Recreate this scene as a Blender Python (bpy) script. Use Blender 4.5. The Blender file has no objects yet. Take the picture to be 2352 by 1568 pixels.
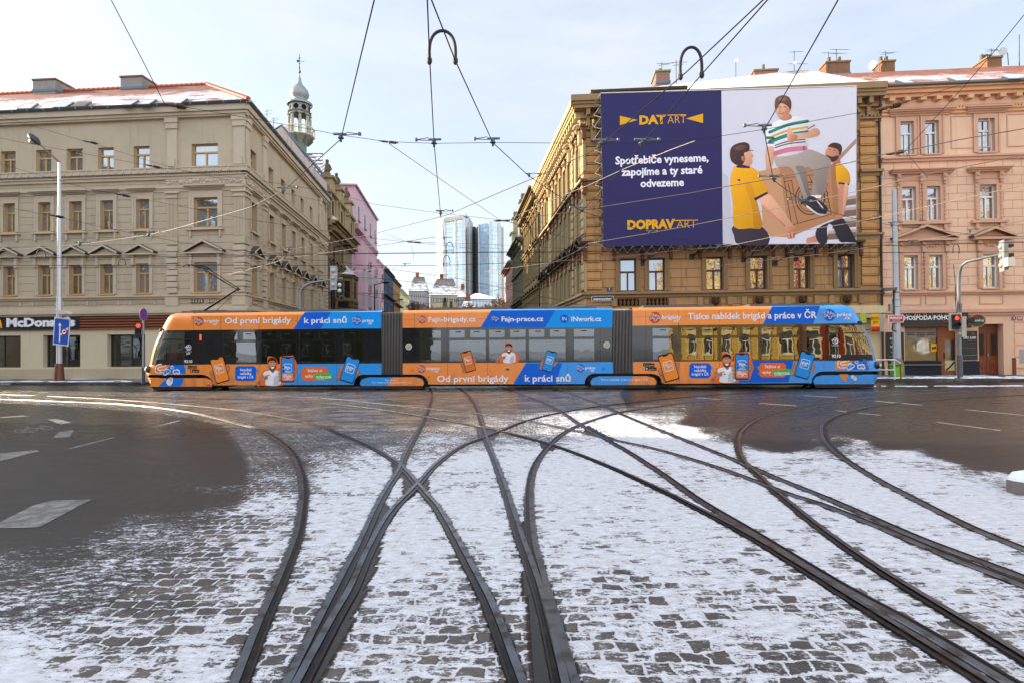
import bpy, math, random
import numpy as np
from mathutils import Vector, Matrix
C = bpy.context.scene.collection
SC = bpy.context.scene
R = math.radians
random.seed(7)

# ---------------------------------------------------------------- camera
H0 = 1.76                                   # eye height
FPX, PX0, PY0 = 1306.7, 1176.0, 784.0       # 20 mm lens on a 2352 px wide frame
PITCH, ROLL = math.atan(16/1306.7), 0.0078
_f = Vector((0, math.cos(PITCH), math.sin(PITCH)))
_r0 = Vector((1, 0, 0)); _u0 = _r0.cross(_f)
_r = math.cos(ROLL)*_r0 - math.sin(ROLL)*_u0
_u = math.sin(ROLL)*_r0 + math.cos(ROLL)*_u0
CAM = Vector((0, 0, H0))
cd = bpy.data.cameras.new('camera'); cam = bpy.data.objects.new('camera', cd); C.objects.link(cam)
cd.sensor_width = 36; cd.lens = 36*FPX/2352; cd.clip_end = 4000; cd.clip_start = 0.05
m3 = Matrix((_r, _u, -_f)).transposed()
cam.matrix_world = Matrix.Translation(CAM) @ m3.to_4x4()
SC.camera = cam

def ray(x, y):
    return _f + _r*((x-PX0)/FPX) + _u*((PY0-y)/FPX)
def gp(x, y, z=0.0):
    d = ray(x, y); t = (z-H0)/d.z
    return CAM + d*t
def at(x, y, Y):
    d = ray(x, y); return CAM + d*(Y/d.y)

# ---------------------------------------------------------------- light
SUN_EL = R(19.5)
sv = Vector((-0.98, 0.20, 0)).normalized()*math.cos(SUN_EL) + Vector((0, 0, math.sin(SUN_EL)))
W = bpy.data.worlds.new('World'); SC.world = W; W.use_nodes = True
nt = W.node_tree; bgn = nt.nodes['Background']
sky = nt.nodes.new('ShaderNodeTexSky'); sky.sky_type = 'NISHITA'; sky.sun_disc = False
sky.sun_elevation = SUN_EL; sky.sun_rotation = math.atan2(sv.x, sv.y)
sky.air_density = 1.0; sky.dust_density = 2.0; sky.ozone_density = 1.5; sky.altitude = 200
tc = nt.nodes.new('ShaderNodeTexCoord'); mp = nt.nodes.new('ShaderNodeMapping')
mp.inputs['Scale'].default_value = (1.2, 2.2, 5.0); mp.inputs['Rotation'].default_value = (0, 0.25, 0.5)
nz = nt.nodes.new('ShaderNodeTexNoise'); nz.inputs['Scale'].default_value = 2.0; nz.inputs['Detail'].default_value = 6; nz.inputs['Roughness'].default_value = 0.6
rp = nt.nodes.new('ShaderNodeValToRGB'); rp.color_ramp.elements[0].position = 0.42; rp.color_ramp.elements[1].position = 0.75
rp.color_ramp.elements[0].color = (0.55, 0.55, 0.55, 1); rp.color_ramp.elements[1].color = (0.86, 0.86, 0.86, 1)
mx = nt.nodes.new('ShaderNodeMix'); mx.data_type = 'RGBA'
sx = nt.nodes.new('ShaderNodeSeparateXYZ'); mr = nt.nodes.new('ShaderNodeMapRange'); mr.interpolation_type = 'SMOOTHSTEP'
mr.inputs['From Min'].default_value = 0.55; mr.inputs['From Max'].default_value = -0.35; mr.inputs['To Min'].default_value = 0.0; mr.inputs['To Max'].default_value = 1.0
vm = nt.nodes.new('ShaderNodeMix'); vm.data_type = 'RGBA'                # thin veil of high cloud; unseen part brightened behind camera to light the facades
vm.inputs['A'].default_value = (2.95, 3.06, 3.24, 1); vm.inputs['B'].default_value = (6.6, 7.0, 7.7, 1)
L = nt.links.new
L(tc.outputs['Generated'], mp.inputs['Vector']); L(mp.outputs['Vector'], nz.inputs['Vector']); L(nz.outputs['Fac'], rp.inputs['Fac'])
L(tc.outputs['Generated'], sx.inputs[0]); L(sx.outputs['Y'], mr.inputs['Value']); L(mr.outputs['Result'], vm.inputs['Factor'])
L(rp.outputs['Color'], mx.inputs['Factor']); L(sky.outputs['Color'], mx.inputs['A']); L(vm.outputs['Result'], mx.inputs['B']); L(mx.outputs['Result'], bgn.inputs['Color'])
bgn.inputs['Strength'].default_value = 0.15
sl = bpy.data.lights.new('sun', 'SUN'); sl.energy = 5.0; sl.angle = R(0.5); sl.color = (1.0, 0.84, 0.62)
so = bpy.data.objects.new('sun', sl); C.objects.link(so); so.rotation_euler = (-sv).to_track_quat('-Z', 'Y').to_euler(); so.location = (-60, 10, 40)
vs = SC.view_settings; SC.display_settings.display_device = 'sRGB'
vs.view_transform = 'Standard'; vs.look = 'None'; vs.gamma = 1; vs.exposure = 1.15; vs.use_curve_mapping = False
SC.cycles.use_denoising = True
SC.cycles.max_bounces = 8; SC.cycles.transparent_max_bounces = 12; SC.cycles.sample_clamp_indirect = 6
SC.cycles.caustics_reflective = False; SC.cycles.caustics_refractive = False

# ---------------------------------------------------------------- colours and materials
def lin(c): return c/12.92 if c <= 0.04045 else ((c+0.055)/1.055)**2.4
def S(h):
    if not isinstance(h, str): return h
    h = h.lstrip('#'); return tuple(lin(int(h[i:i+2], 16)/255) for i in (0, 2, 4))

class N:                                       # small node-tree writer
    def __init__(s, name):
        s.m = bpy.data.materials.new(name); s.m.use_nodes = True; s.t = s.m.node_tree
        s.b = s.t.nodes['Principled BSDF']; s.o = s.t.nodes['Material Output']
    def n(s, typ, **kw):
        x = s.t.nodes.new('ShaderNode'+typ)
        for k, v in kw.items():
            if k.startswith('i_'):
                x.inputs[k[2:].replace('_', ' ')].default_value = v
            else: setattr(x, k, v)
        return x
    def l(s, a, b): s.t.links.new(a, b)
    def math(s, op, a, b=None, c=None, clamp=False):
        x = s.t.nodes.new('ShaderNodeMath'); x.operation = op; x.use_clamp = clamp
        for i, v in enumerate((a, b, c)):
            if v is None: continue
            if isinstance(v, (int, float)): x.inputs[i].default_value = v
            else: s.l(v, x.inputs[i])
        return x.outputs[0]
    def mix(s, f, a, b, mode='MIX'):
        x = s.t.nodes.new('ShaderNodeMix'); x.data_type = 'RGBA'; x.blend_type = mode
        for k, v in (('Factor', f), ('A', a), ('B', b)):
            i = x.inputs[k]
            if isinstance(v, (int, float)): i.default_value = v
            elif isinstance(v, tuple): i.default_value = (*v[:3], 1)
            else: s.l(v, i)
        return x.outputs['Result']
    def ramp(s, f, p0, p1):
        x = s.t.nodes.new('ShaderNodeMapRange'); x.clamp = True; x.interpolation_type = 'SMOOTHSTEP'
        s.l(f, x.inputs['Value']); x.inputs['From Min'].default_value = p0; x.inputs['From Max'].default_value = p1
        return x.outputs['Result']
    def noise(s, vec, scale, detail=4, rough=0.55, out='Fac'):
        x = s.n('TexNoise'); x.inputs['Scale'].default_value = scale; x.inputs['Detail'].default_value = detail; x.inputs['Roughness'].default_value = rough
        if vec is not None: s.l(vec, x.inputs['Vector'])
        return x.outputs[out]
    def mapv(s, vec, sc=(1, 1, 1), rot=(0, 0, 0)):
        x = s.n('Mapping'); x.inputs['Scale'].default_value = sc; x.inputs['Rotation'].default_value = rot
        s.l(vec, x.inputs['Vector']); return x.outputs['Vector']
    def bump(s, h, strength=0.3, dist=0.02, normal=None):
        x = s.n('Bump'); x.inputs['Strength'].default_value = strength; x.inputs['Distance'].default_value = dist
        s.l(h, x.inputs['Height'])
        if normal is not None: s.l(normal, x.inputs['Normal'])
        s.l(x.outputs['Normal'], s.b.inputs['Normal']); return x.outputs['Normal']
    def pos(s): return s.n('NewGeometry').outputs['Position']
    def col(s): return s.n('VertexColor', layer_name='Col').outputs['Color']
    def uv(s): return s.n('UVMap', uv_map='UV').outputs['UV']
    def set(s, **kw):
        for k, v in kw.items():
            i = s.b.inputs[k.replace('_', ' ')]
            if isinstance(v, (int, float)): i.default_value = v
            elif isinstance(v, tuple): i.default_value = (*v[:3], 1)
            else: s.l(v, i)
        return s

def m_simple(name, rough=0.5, metal=0.0, vary=0.18, nscale=3.0, bump=0.0, coat=0.0, spec=0.5):
    k = N(name); p = k.pos(); n1 = k.noise(p, nscale, 6); n2 = k.noise(p, nscale*9, 3)
    f = k.math('ADD', k.math('MULTIPLY', n1, 0.7), k.math('MULTIPLY', n2, 0.3))
    g = k.math('ADD', k.math('MULTIPLY', f, 2*vary), 1.0-vary)
    k.set(Base_Color=k.mix(1.0, k.col(), k_rgb(k, g), 'MULTIPLY'), Roughness=k.math('ADD', rough-0.1, k.math('MULTIPLY', n1, 0.2)), Metallic=metal)
    k.b.inputs['Coat Weight'].default_value = coat; k.b.inputs['Coat Roughness'].default_value = 0.08
    k.b.inputs['Specular IOR Level'].default_value = spec
    if bump: k.bump(n2, bump, 0.02)
    return k.m
def k_rgb(k, v):
    x = k.n('CombineColor'); [k.l(v, x.inputs[i]) for i in range(3)]; return x.outputs['Color']

M_paint = m_simple('painted_surface', 0.5, vary=0.10)
M_print = m_simple('printed_vinyl', 0.55, vary=0.05, spec=0.2)
def m_tram():
    k = N('tram_paint'); p = k.pos(); sx = k.n('SeparateXYZ'); k.l(p, sx.inputs[0]); st = k.noise(k.mapv(p, (1.2, 1.2, .35)), 3.0, 6, .65); n2 = k.noise(p, 1.1, 3)
    low = k.math('SUBTRACT', 1.0, k.ramp(sx.outputs['Z'], .15, 1.0)); f = k.math('MULTIPLY', k.ramp(st, .38, .75), k.math('ADD', .10, k.math('MULTIPLY', low, .5)))
    k.set(Base_Color=k.mix(f, k.col(), (.16, .13, .11)), Roughness=k.math('ADD', .22, k.math('MULTIPLY', st, .25))); k.b.inputs['Coat Weight'].default_value = .4; k.b.inputs['Coat Roughness'].default_value = .06
    k.bump(n2, .05, .1); return k.m
M_tram = m_tram()
M_metal = m_simple('weathered_metal', 0.45, metal=0.5, vary=0.2, bump=0.15)
M_wire = m_simple('wire_metal', 0.4, metal=0.6, vary=0.15)
M_rubber = m_simple('black_rubber', 0.6, vary=0.25)
M_stone = m_simple('stone_trim', 0.85, vary=0.25, nscale=1.2, bump=0.35, spec=0.2)
M_cloth = m_simple('cloth', 0.9, vary=0.12, spec=0.1)
M_skin = m_simple('skin', 0.55, vary=0.06)
M_concrete = m_simple('concrete', 0.85, vary=0.3, nscale=2.5, bump=0.4, spec=0.2)

def m_plaster(name, course=0.0, block=0.0, groove=0.03, stain=0.25, rough=0.9):
    """plaster or rendered masonry in its own colour; optional joints cut by UVs in metres"""
    k = N(name); p = k.pos(); uv = k.uv(); c = k.col()
    n1 = k.noise(p, 0.55, 7, 0.62); n2 = k.noise(p, 28, 3); st = k.noise(k.mapv(p, (2.2, 2.2, 0.22)), 1.6, 6, 0.65)
    g = k.math('ADD', k.math('MULTIPLY', n1, 0.36), 0.82)
    c = k.mix(1.0, c, k_rgb(k, g), 'MULTIPLY')
    c = k.mix(k.math('MULTIPLY', k.ramp(st, 0.5, 0.78), stain), c, (0.05, 0.045, 0.04))
    h = k.math('MULTIPLY', n2, 0.12)
    if course:
        sx = k.n('SeparateXYZ'); k.l(uv, sx.inputs[0])
        b = k.n('TexBrick'); b.offset = 0.5; b.squash = 1
        b.inputs['Scale'].default_value = 1.0; b.inputs['Mortar Size'].default_value = groove/2; b.inputs['Mortar Smooth'].default_value = 0.35
        b.inputs['Brick Width'].default_value = block if block else 400.0; b.inputs['Row Height'].default_value = course
        k.l(uv, b.inputs['Vector'])
        c = k.mix(k.math('MULTIPLY', b.outputs['Fac'], 0.45), c, (0.07, 0.055, 0.04))
        h = k.math('SUBTRACT', h, k.math('MULTIPLY', b.outputs['Fac'], 1.0))
    k.set(Base_Color=c, Roughness=rough); k.b.inputs['Specular IOR Level'].default_value = 0.15
    k.bump(h, 0.8, 0.03); return k.m

def m_roof(name, tile, snow=0.5, row=0.33):
    k = N(name); uv = k.uv(); p = k.pos()
    b = k.n('TexBrick'); b.offset = 0.5; b.inputs['Scale'].default_value = 1; b.inputs['Brick Width'].default_value = 0.26; b.inputs['Row Height'].default_value = row
    b.inputs['Mortar Size'].default_value = 0.03; b.inputs['Mortar Smooth'].default_value = 0.5
    b.inputs['Color1'].default_value = (*tile, 1); b.inputs['Color2'].default_value = (*[t*0.6 for t in tile], 1); b.inputs['Mortar'].default_value = (*[t*0.25 for t in tile], 1)
    k.l(uv, b.inputs['Vector'])
    sx = k.n('SeparateXYZ'); k.l(uv, sx.inputs[0])
    fr = k.math('FRACT', k.math('DIVIDE', sx.outputs['Y'], row))
    n1 = k.noise(p, 0.7, 6, 0.6); n2 = k.noise(p, 9, 3)
    t = k.math('ADD', k.math('ADD', k.math('MULTIPLY', n1, 1.1), k.math('MULTIPLY', n2, 0.35)), k.math('MULTIPLY', fr, -0.45))
    t = k.math('SUBTRACT', t, k.math('MULTIPLY', k.ramp(k.math('SUBTRACT', sx.outputs['Y'], 3.5), 0, 4), 0.45))
    s = k.ramp(t, 0.72-snow*0.62, 0.86-snow*0.62)
    k.set(Base_Color=k.mix(s, b.outputs['Color'], (0.80, 0.82, 0.86)), Roughness=0.75)
    k.bump(k.math('ADD', k.math('MULTIPLY', s, 0.4), k.math('MULTIPLY', fr, -0.6)), 0.7, 0.05); return k.m

def m_glass(name, refl=0.20, curtain=0.5, wav=0.10):
    k = N(name); p = k.pos(); oi = k.n('ObjectInfo')
    off = k.n('VectorMath', operation='ADD'); k.l(p, off.inputs[0]); k.l(oi.outputs['Random'], off.inputs[1])
    folds = k.noise(k.mapv(p, (7, 7, 0.25)), 1.5, 3); rnd = oi.outputs['Random']
    big = k.noise(off.outputs[0], 0.8, 3)
    cm = k.math('MULTIPLY', k.ramp(k.math('ADD', k.math('MULTIPLY', rnd, 0.6), big), 0.55, 0.95), curtain)
    cc = k.mix(folds, (0.10, 0.12, 0.14), (0.42, 0.45, 0.48))
    k.set(Base_Color=k.mix(cm, (0.012, 0.014, 0.016), cc), Roughness=0.35); k.b.inputs['Specular IOR Level'].default_value = 0.3
    wn = k.n('Bump'); wn.inputs['Strength'].default_value = wav; wn.inputs['Distance'].default_value = 0.05
    k.l(k.noise(off.outputs[0], 1.7, 3), wn.inputs['Height'])
    g = k.n('BsdfGlossy'); g.inputs['Roughness'].default_value = 0.015; g.inputs['Color'].default_value = (0.88, 0.94, 1, 1); k.l(wn.outputs[0], g.inputs['Normal'])
    lw = k.n('LayerWeight'); lw.inputs['Blend'].default_value = 0.25
    f = k.math('ADD', refl, k.math('MULTIPLY', lw.outputs['Fresnel'], 0.6), clamp=True)
    ms = k.n('MixShader'); k.l(f, ms.inputs[0]); k.l(k.b.outputs[0], ms.inputs[1]); k.l(g.outputs[0], ms.inputs[2]); k.l(ms.outputs[0], k.o.inputs['Surface'])
    return k.m
M_glass = m_glass('window_glass', 0.30, 0.55)
M_glass_clear = m_glass('shop_glass', 0.05, 0.10)
M_glass_far = m_glass('far_glass', 0.35, 0.3)

def m_tramglass(name='tram_glass', tint=(0.28, 0.31, 0.31), refl=0.14):
    k = N(name); p = k.pos()
    tr = k.n('BsdfTransparent'); tr.inputs['Color'].default_value = (*tint, 1)
    g = k.n('BsdfGlossy'); g.inputs['Roughness'].default_value = 0.01; g.inputs['Color'].default_value = (0.9, 0.95, 1, 1)
    wn = k.n('Bump'); wn.inputs['Strength'].default_value = 0.05; wn.inputs['Distance'].default_value = 0.05; k.l(k.noise(p, 1.1, 2), wn.inputs['Height']); k.l(wn.outputs[0], g.inputs['Normal'])
    lw = k.n('LayerWeight'); lw.inputs['Blend'].default_value = 0.3
    f = k.math('ADD', refl, k.math('MULTIPLY', lw.outputs['Fresnel'], 0.7), clamp=True)
    ms = k.n('MixShader'); k.l(f, ms.inputs[0]); k.l(tr.outputs[0], ms.inputs[1]); k.l(g.outputs[0], ms.inputs[2]); k.l(ms.outputs[0], k.o.inputs['Surface'])
    return k.m
M_tglass = m_tramglass()
M_tband = m_tramglass('tram_dark_glass', (0.02, 0.022, 0.025), 0.07)

def m_emit(name, c, s):
    k = N(name); k.set(Base_Color=c, Emission_Color=c, Emission_Strength=s); return k.m
M_red = m_emit('red_lamp_light', (1, 0.02, 0.01), 3.5)
M_warm = m_emit('warm_lamp_light', (1, 0.75, 0.4), 2.0)

# ---------------------------------------------------------------- mesh helpers
class Frame:
    """vertical plane frame: U along the wall, N towards the viewer, z up"""
    def __init__(s, o, u, n=None):
        s.o = Vector((o[0], o[1], 0)); s.u = Vector((u[0], u[1], 0)).normalized()
        s.n = Vector((n[0], n[1], 0)).normalized() if n else Vector((s.u.y, -s.u.x, 0))
    def P(s, u, d, z): return s.o + s.u*u + s.n*d + Vector((0, 0, z))
    def px(s, x, y, d=0.0):
        r = ray(x, y); o = s.o + s.n*d
        t = (o-CAM).dot(s.n)/r.dot(s.n); p = CAM + r*t
        return ((p-s.o).dot(s.u), p.z)
    def U(s, x, d=0.0, y=760): return s.px(x, y, d)[0]
    def Z(s, x, y, d=0.0): return s.px(x, y, d)[1]

class MB:
    def __init__(s): s.v = []; s.f = []; s.c = []; s.t = []; s.sm = []
    def face(s, pts, col, uv=None, smooth=False):
        i = len(s.v); s.v += [tuple(p) for p in pts]; s.f.append(tuple(range(i, i+len(pts)))); s.c.append([S(q) for q in col] if isinstance(col, list) else S(col))
        s.t.append(uv); s.sm.append(smooth); return s
    def grid(s, rows, col, closed=False, smooth=True, colf=None):
        i = len(s.v); nr, nc = len(rows), len(rows[0])
        for r in rows: s.v += [tuple(p) for p in r]
        for a in range(nr-1):
            for b in range(nc if closed else nc-1):
                b2 = (b+1) % nc
                s.f.append((i+a*nc+b, i+a*nc+b2, i+(a+1)*nc+b2, i+(a+1)*nc+b)); s.c.append(S(colf(a, b) if colf else col)); s.t.append(None); s.sm.append(smooth)
        return s
    def box(s, F, u0, u1, d0, d1, z0, z1, col):
        P = F.P; a = [P(u0, d1, z0), P(u1, d1, z0), P(u1, d1, z1), P(u0, d1, z1)]; b = [P(u0, d0, z0), P(u1, d0, z0), P(u1, d0, z1), P(u0, d0, z1)]
        uvf = [(u0, z0), (u1, z0), (u1, z1), (u0, z1)]
        s.face(a, col, uvf); s.face(b[::-1], col)
        for k in range(4):
            j = (k+1) % 4; s.face([b[k], b[j], a[j], a[k]], col)
        return s
    def prism(s, F, poly, d0, d1, col, side=None):
        a = [F.P(u, d1, z) for u, z in poly]; b = [F.P(u, d0, z) for u, z in poly]
        s.face(a, col, list(poly)); s.face(b[::-1], col)
        for k in range(len(poly)):
            j = (k+1) % len(poly); s.face([b[k], b[j], a[j], a[k]], side or col)
        return s
    def flat(s, F, d, poly, col):
        return s.face([F.P(u, d, z) for u, z in poly], col, list(poly))
    def fpx(s, F, d, pts, col):
        return s.flat(F, d, [F.px(x, y, d) for x, y in pts], col)
    def vprism(s, pts, z0, z1, col):
        a = [(p[0], p[1], z1) for p in pts]; b = [(p[0], p[1], z0) for p in pts]
        s.face(a, col, [(p[0], p[1]) for p in pts]); s.face(b[::-1], col)
        for k in range(len(pts)):
            j = (k+1) % len(pts); s.face([b[k], b[j], a[j], a[k]], col)
        return s
    def tube(s, pts, r, col, seg=8, cap=True):
        pts = [Vector(p) for p in pts]; rs = r if isinstance(r, (list, tuple)) else [r]*len(pts); rows = []
        up = None
        for k, p in enumerate(pts):
            t = (pts[min(k+1, len(pts)-1)]-pts[max(k-1, 0)]).normalized()
            if up is None:
                up = t.cross(Vector((0, 0, 1)) if abs(t.z) < 0.9 else Vector((1, 0, 0))).normalized()
            a = (up - t*up.dot(t)).normalized(); up = a; b = t.cross(a)
            rows.append([p + (a*math.cos(q)+b*math.sin(q))*rs[k] for q in [2*math.pi*j/seg for j in range(seg)]])
        s.grid(rows, col, closed=True)
        if cap: s.face(rows[0][::-1], col); s.face(rows[-1], col)
        return s
    def lathe(s, c, prof, col, seg=12, colf=None, smooth=True):
        c = Vector(c); rows = [[c+Vector((r*math.cos(2*math.pi*j/seg), r*math.sin(2*math.pi*j/seg), z)) for j in range(seg)] for r, z in prof]
        return s.grid(rows, col, closed=True, smooth=smooth, colf=colf)
    def ball(s, c, r, col, seg=10, sc=(1, 1, 1)):
        rows = []
        for i in range(7):
            th = math.pi*i/6; rows.append([Vector(c)+Vector((r*sc[0]*math.sin(th)*math.cos(2*math.pi*j/seg), r*sc[1]*math.sin(th)*math.sin(2*math.pi*j/seg), r*sc[2]*math.cos(th))) for j in range(seg)])
        return s.grid(rows, col, closed=True)
    def disc(s, F, u, z, r, d0, d1, col, seg=20, rz=None, side=None):
        return s.prism(F, [(u+r*math.cos(2*math.pi*k/seg), z+(rz or r)*math.sin(2*math.pi*k/seg)) for k in range(seg)], d0, d1, col, side)
    def build(s, name, mat, parent=None):
        me = bpy.data.meshes.new(name); off = parent_loc(parent)
        vv = [(x-off.x, y-off.y, z-off.z) for x, y, z in s.v]
        me.from_pydata(vv, [], s.f); nl = len(me.loops)
        ca = me.color_attributes.new('Col', 'FLOAT_COLOR', 'CORNER'); arr = np.ones((nl, 4), np.float32)
        ul = me.uv_layers.new(name='UV'); uva = np.zeros((nl, 2), np.float32)
        i = 0
        for f, c, t in zip(s.f, s.c, s.t):
            k = len(f); arr[i:i+k, :3] = c
            if t is not None: uva[i:i+k] = t
            i += k
        ca.data.foreach_set('color', arr.ravel()); ul.data.foreach_set('uv', uva.ravel())
        me.polygons.foreach_set('use_smooth', np.array(s.sm, dtype=bool))
        me.materials.append(mat); me.update()
        o = bpy.data.objects.new(name, me); C.objects.link(o)
        if parent is not None: o.parent = parent
        return o
_loc = {}
def parent_loc(p):
    v = Vector((0, 0, 0))
    while p is not None:
        v = v + Vector(p.location); p = p.parent
    return v
def tag(o, label=None, cat=None, group=None, kind=None):
    if label: o['label'] = label
    if cat: o['category'] = cat
    if group: o['group'] = group
    if kind: o['kind'] = kind
    return o
def thing(name, label, cat, loc, group=None):
    o = bpy.data.objects.new(name, None); C.objects.link(o); o.location = loc; o.empty_display_size = 0.3
    return tag(o, label, cat, group)
def struct(name, mb, mat): return tag(mb.build(name, mat), kind='structure')

_fc = {}
def text_mb(mb, F, d, body, u0, z0, u1, capz, col, bold=0.0, shear=0.0, depth=0.0, side=None):
    """lettering laid on plane F: left end u0, baseline z0, right end u1, capital height capz"""
    key = (body, bold, shear)
    if key not in _fc:
        c = bpy.data.curves.new('txt', 'FONT'); c.body = body; c.size = 1; c.offset = bold; c.shear = shear; c.resolution_u = 2
        o = bpy.data.objects.new('txt', c); C.objects.link(o)
        dg = bpy.context.evaluated_depsgraph_get(); me = bpy.data.meshes.new_from_object(o.evaluated_get(dg))
        vs_ = [tuple(v.co) for v in me.vertices]; fs_ = [tuple(p.vertices) for p in me.polygons]
        bpy.data.objects.remove(o); bpy.data.curves.remove(c); bpy.data.meshes.remove(me)
        _fc[key] = (vs_, fs_)
    vs_, fs_ = _fc[key]; xs = [v[0] for v in vs_]; x0, x1 = min(xs), max(xs)
    if u1 is None: u1 = u0 + (x1-x0)*capz/0.73
    sx = (u1-u0)/(x1-x0); sz = capz/0.73
    for f in fs_:
        mb.face([F.P(u0+(vs_[i][0]-x0)*sx, d, z0+vs_[i][1]*sz) for i in f], col)
    if depth:
        from collections import Counter
        ec = Counter()
        for f in fs_:
            for a, b in zip(f, f[1:]+f[:1]): ec[tuple(sorted((a, b)))] += 1
        for (a, b), n in ec.items():
            if n == 1:
                q = [(u0+(vs_[i][0]-x0)*sx, z0+vs_[i][1]*sz) for i in (a, b)]
                mb.face([F.P(q[0][0], d-depth, q[0][1]), F.P(q[1][0], d-depth, q[1][1]), F.P(q[1][0], d, q[1][1]), F.P(q[0][0], d, q[0][1])], side or col)
def text_px(mb, F, d, body, xl, yb, xr, cap, col, **kw):
    u0, z0 = F.px(xl, yb, d); u1, z1 = F.px(xr, yb, d); zt = F.px(xl, yb-cap, d)[1]
    text_mb(mb, F, d, body, u0, z0, u1, zt-z0, col, **kw)
def catmull(pts, n=6):
    out = []; P_ = [pts[0]]+list(pts)+[pts[-1]]
    for i in range(1, len(P_)-2):
        p0, p1, p2, p3 = [np.array(P_[i+k], float) for k in (-1, 0, 1, 2)]
        for k in range(n):
            t = k/n; out.append(tuple(0.5*((2*p1)+(-p0+p2)*t+(2*p0-5*p1+4*p2-p3)*t*t+(-p0+3*p1-3*p2+p3)*t**3)))
    out.append(tuple(pts[-1])); return out
def closed_smooth(pts, n=3):
    q = list(pts); m = len(q); out = []
    for i in range(m):
        p0, p1, p2, p3 = [np.array(q[(i+k) % m], float) for k in (-1, 0, 1, 2)]
        for k in range(n):
            t = k/n; out.append(tuple(0.5*((2*p1)+(-p0+p2)*t+(2*p0-5*p1+4*p2-p3)*t*t+(-p0+3*p1-3*p2+p3)*t**3)))
    return out
def stroke(mb, F, d, pts, w, col):
    """flat ribbon along a 2-D line in plane F"""
    p = [np.array(q, float) for q in catmull(pts, 4)]
    L_, R_ = [], []
    for i, q in enumerate(p):
        t = p[min(i+1, len(p)-1)]-p[max(i-1, 0)]; n = np.array((-t[1], t[0])); n = n/(np.linalg.norm(n)+1e-9)*w/2
        L_.append(q+n); R_.append(q-n)
    for i in range(len(p)-1):
        mb.face([F.P(q[0], d, q[1]) for q in (R_[i], R_[i+1], L_[i+1], L_[i])], col)
    for e in (p[0], p[-1]):
        mb.face([F.P(e[0]+w/2*math.cos(k*math.pi/4), d, e[1]+w/2*math.sin(k*math.pi/4)) for k in range(8)], col)

# wall with openings: the reveals are real
def wall(mb, F, u0, u1, z0, z1, ops, col, depth=0.25, d=0.0):
    us = sorted({u0, u1, *[o[0] for o in ops], *[o[1] for o in ops]}); zs = sorted({z0, z1, *[o[2] for o in ops], *[o[3] for o in ops]})
    us = [u for u in us if u0 <= u <= u1]; zs = [z for z in zs if z0 <= z <= z1]
    for a, b in zip(us, us[1:]):
        run = None
        for c, e in zip(zs, zs[1:]):
            m = ((a+b)/2, (c+e)/2)
            if any(o[0] < m[0] < o[1] and o[2] < m[1] < o[3] for o in ops):
                if run: _q(mb, F, a, b, run[0], run[1], d, col); run = None
            else: run = (run[0], e) if run else (c, e)
        if run: _q(mb, F, a, b, run[0], run[1], d, col)
    for o in ops:
        a, b, c, e = o[:4]; k = o[4] if len(o) > 4 else depth; P = F.P
        for p, q in (((a, c), (b, c)), ((b, c), (b, e)), ((b, e), (a, e)), ((a, e), (a, c))):
            mb.face([P(p[0], d, p[1]), P(q[0], d, q[1]), P(q[0], d-k, q[1]), P(p[0], d-k, p[1])], col, [(p[0], 0.1), (q[0], 0.1), (q[0], 0.1), (p[0], 0.1)])
def _q(mb, F, a, b, c, e, d, col):
    mb.face([F.P(a, d, c), F.P(b, d, c), F.P(b, d, e), F.P(a, d, e)], col, [(a, c), (b, c), (b, e), (a, e)])

def window(F, root, u0, u1, z0, z1, col, depth=0.25, tr=0.68, fw=0.07, glass=None, surround=None, mull=True, scol=None, sill=True, d=0.0, smat=None, blind=None):
    """child 'window' (frame bars) > pane, sill, surround"""
    b = MB(); dd = d-depth
    b.box(F, u0, u0+fw, dd, dd+0.07, z0, z1, col); b.box(F, u1-fw, u1, dd, dd+0.07, z0, z1, col)
    b.box(F, u0+fw, u1-fw, dd, dd+0.07, z0, z0+fw*1.2, col); b.box(F, u0+fw, u1-fw, dd, dd+0.07, z1-fw, z1, col)
    zt = z0+(z1-z0)*tr
    if tr < 1: b.box(F, u0+fw, u1-fw, dd, dd+0.09, zt-fw*0.7, zt+fw*0.7, col)
    if mull:
        um = (u0+u1)/2; b.box(F, um-fw*0.6, um+fw*0.6, dd, dd+0.08, z0+fw*1.2, (zt-fw*0.7) if tr < 1 else z1-fw, col)
    w = b.build('window', M_paint, root)
    jx = random.uniform(-0.006, 0.006); jz = random.uniform(-0.006, 0.006)
    g = MB(); P = F.P
    g.face([P(u0, dd+0.02-jx-jz, z0), P(u1, dd+0.02+jx-jz, z0), P(u1, dd+0.02+jx+jz, z1), P(u0, dd+0.02-jx+jz, z1)], '202428')
    g.build('pane', glass or M_glass, w)
    if sill:
        k = MB(); k.box(F, u0-0.08, u1+0.08, dd+0.07, d+0.12, z0-0.07, z0, scol or col); k.build('sill', smat or M_stone, w)
    if surround:
        k = MB(); surround(k, F, u0, u1, z0, z1); k.build('surround', smat or M_stone, w)
    return w

# profile moulding along a line of frame F: list of (d0, d1, z0, z1) boxes
def mould(mb, F, u0, u1, prof, col):
    for (d, z0, z1) in prof: mb.box(F, u0-d*0, u1, -0.02, d, z0, z1, col)
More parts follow.
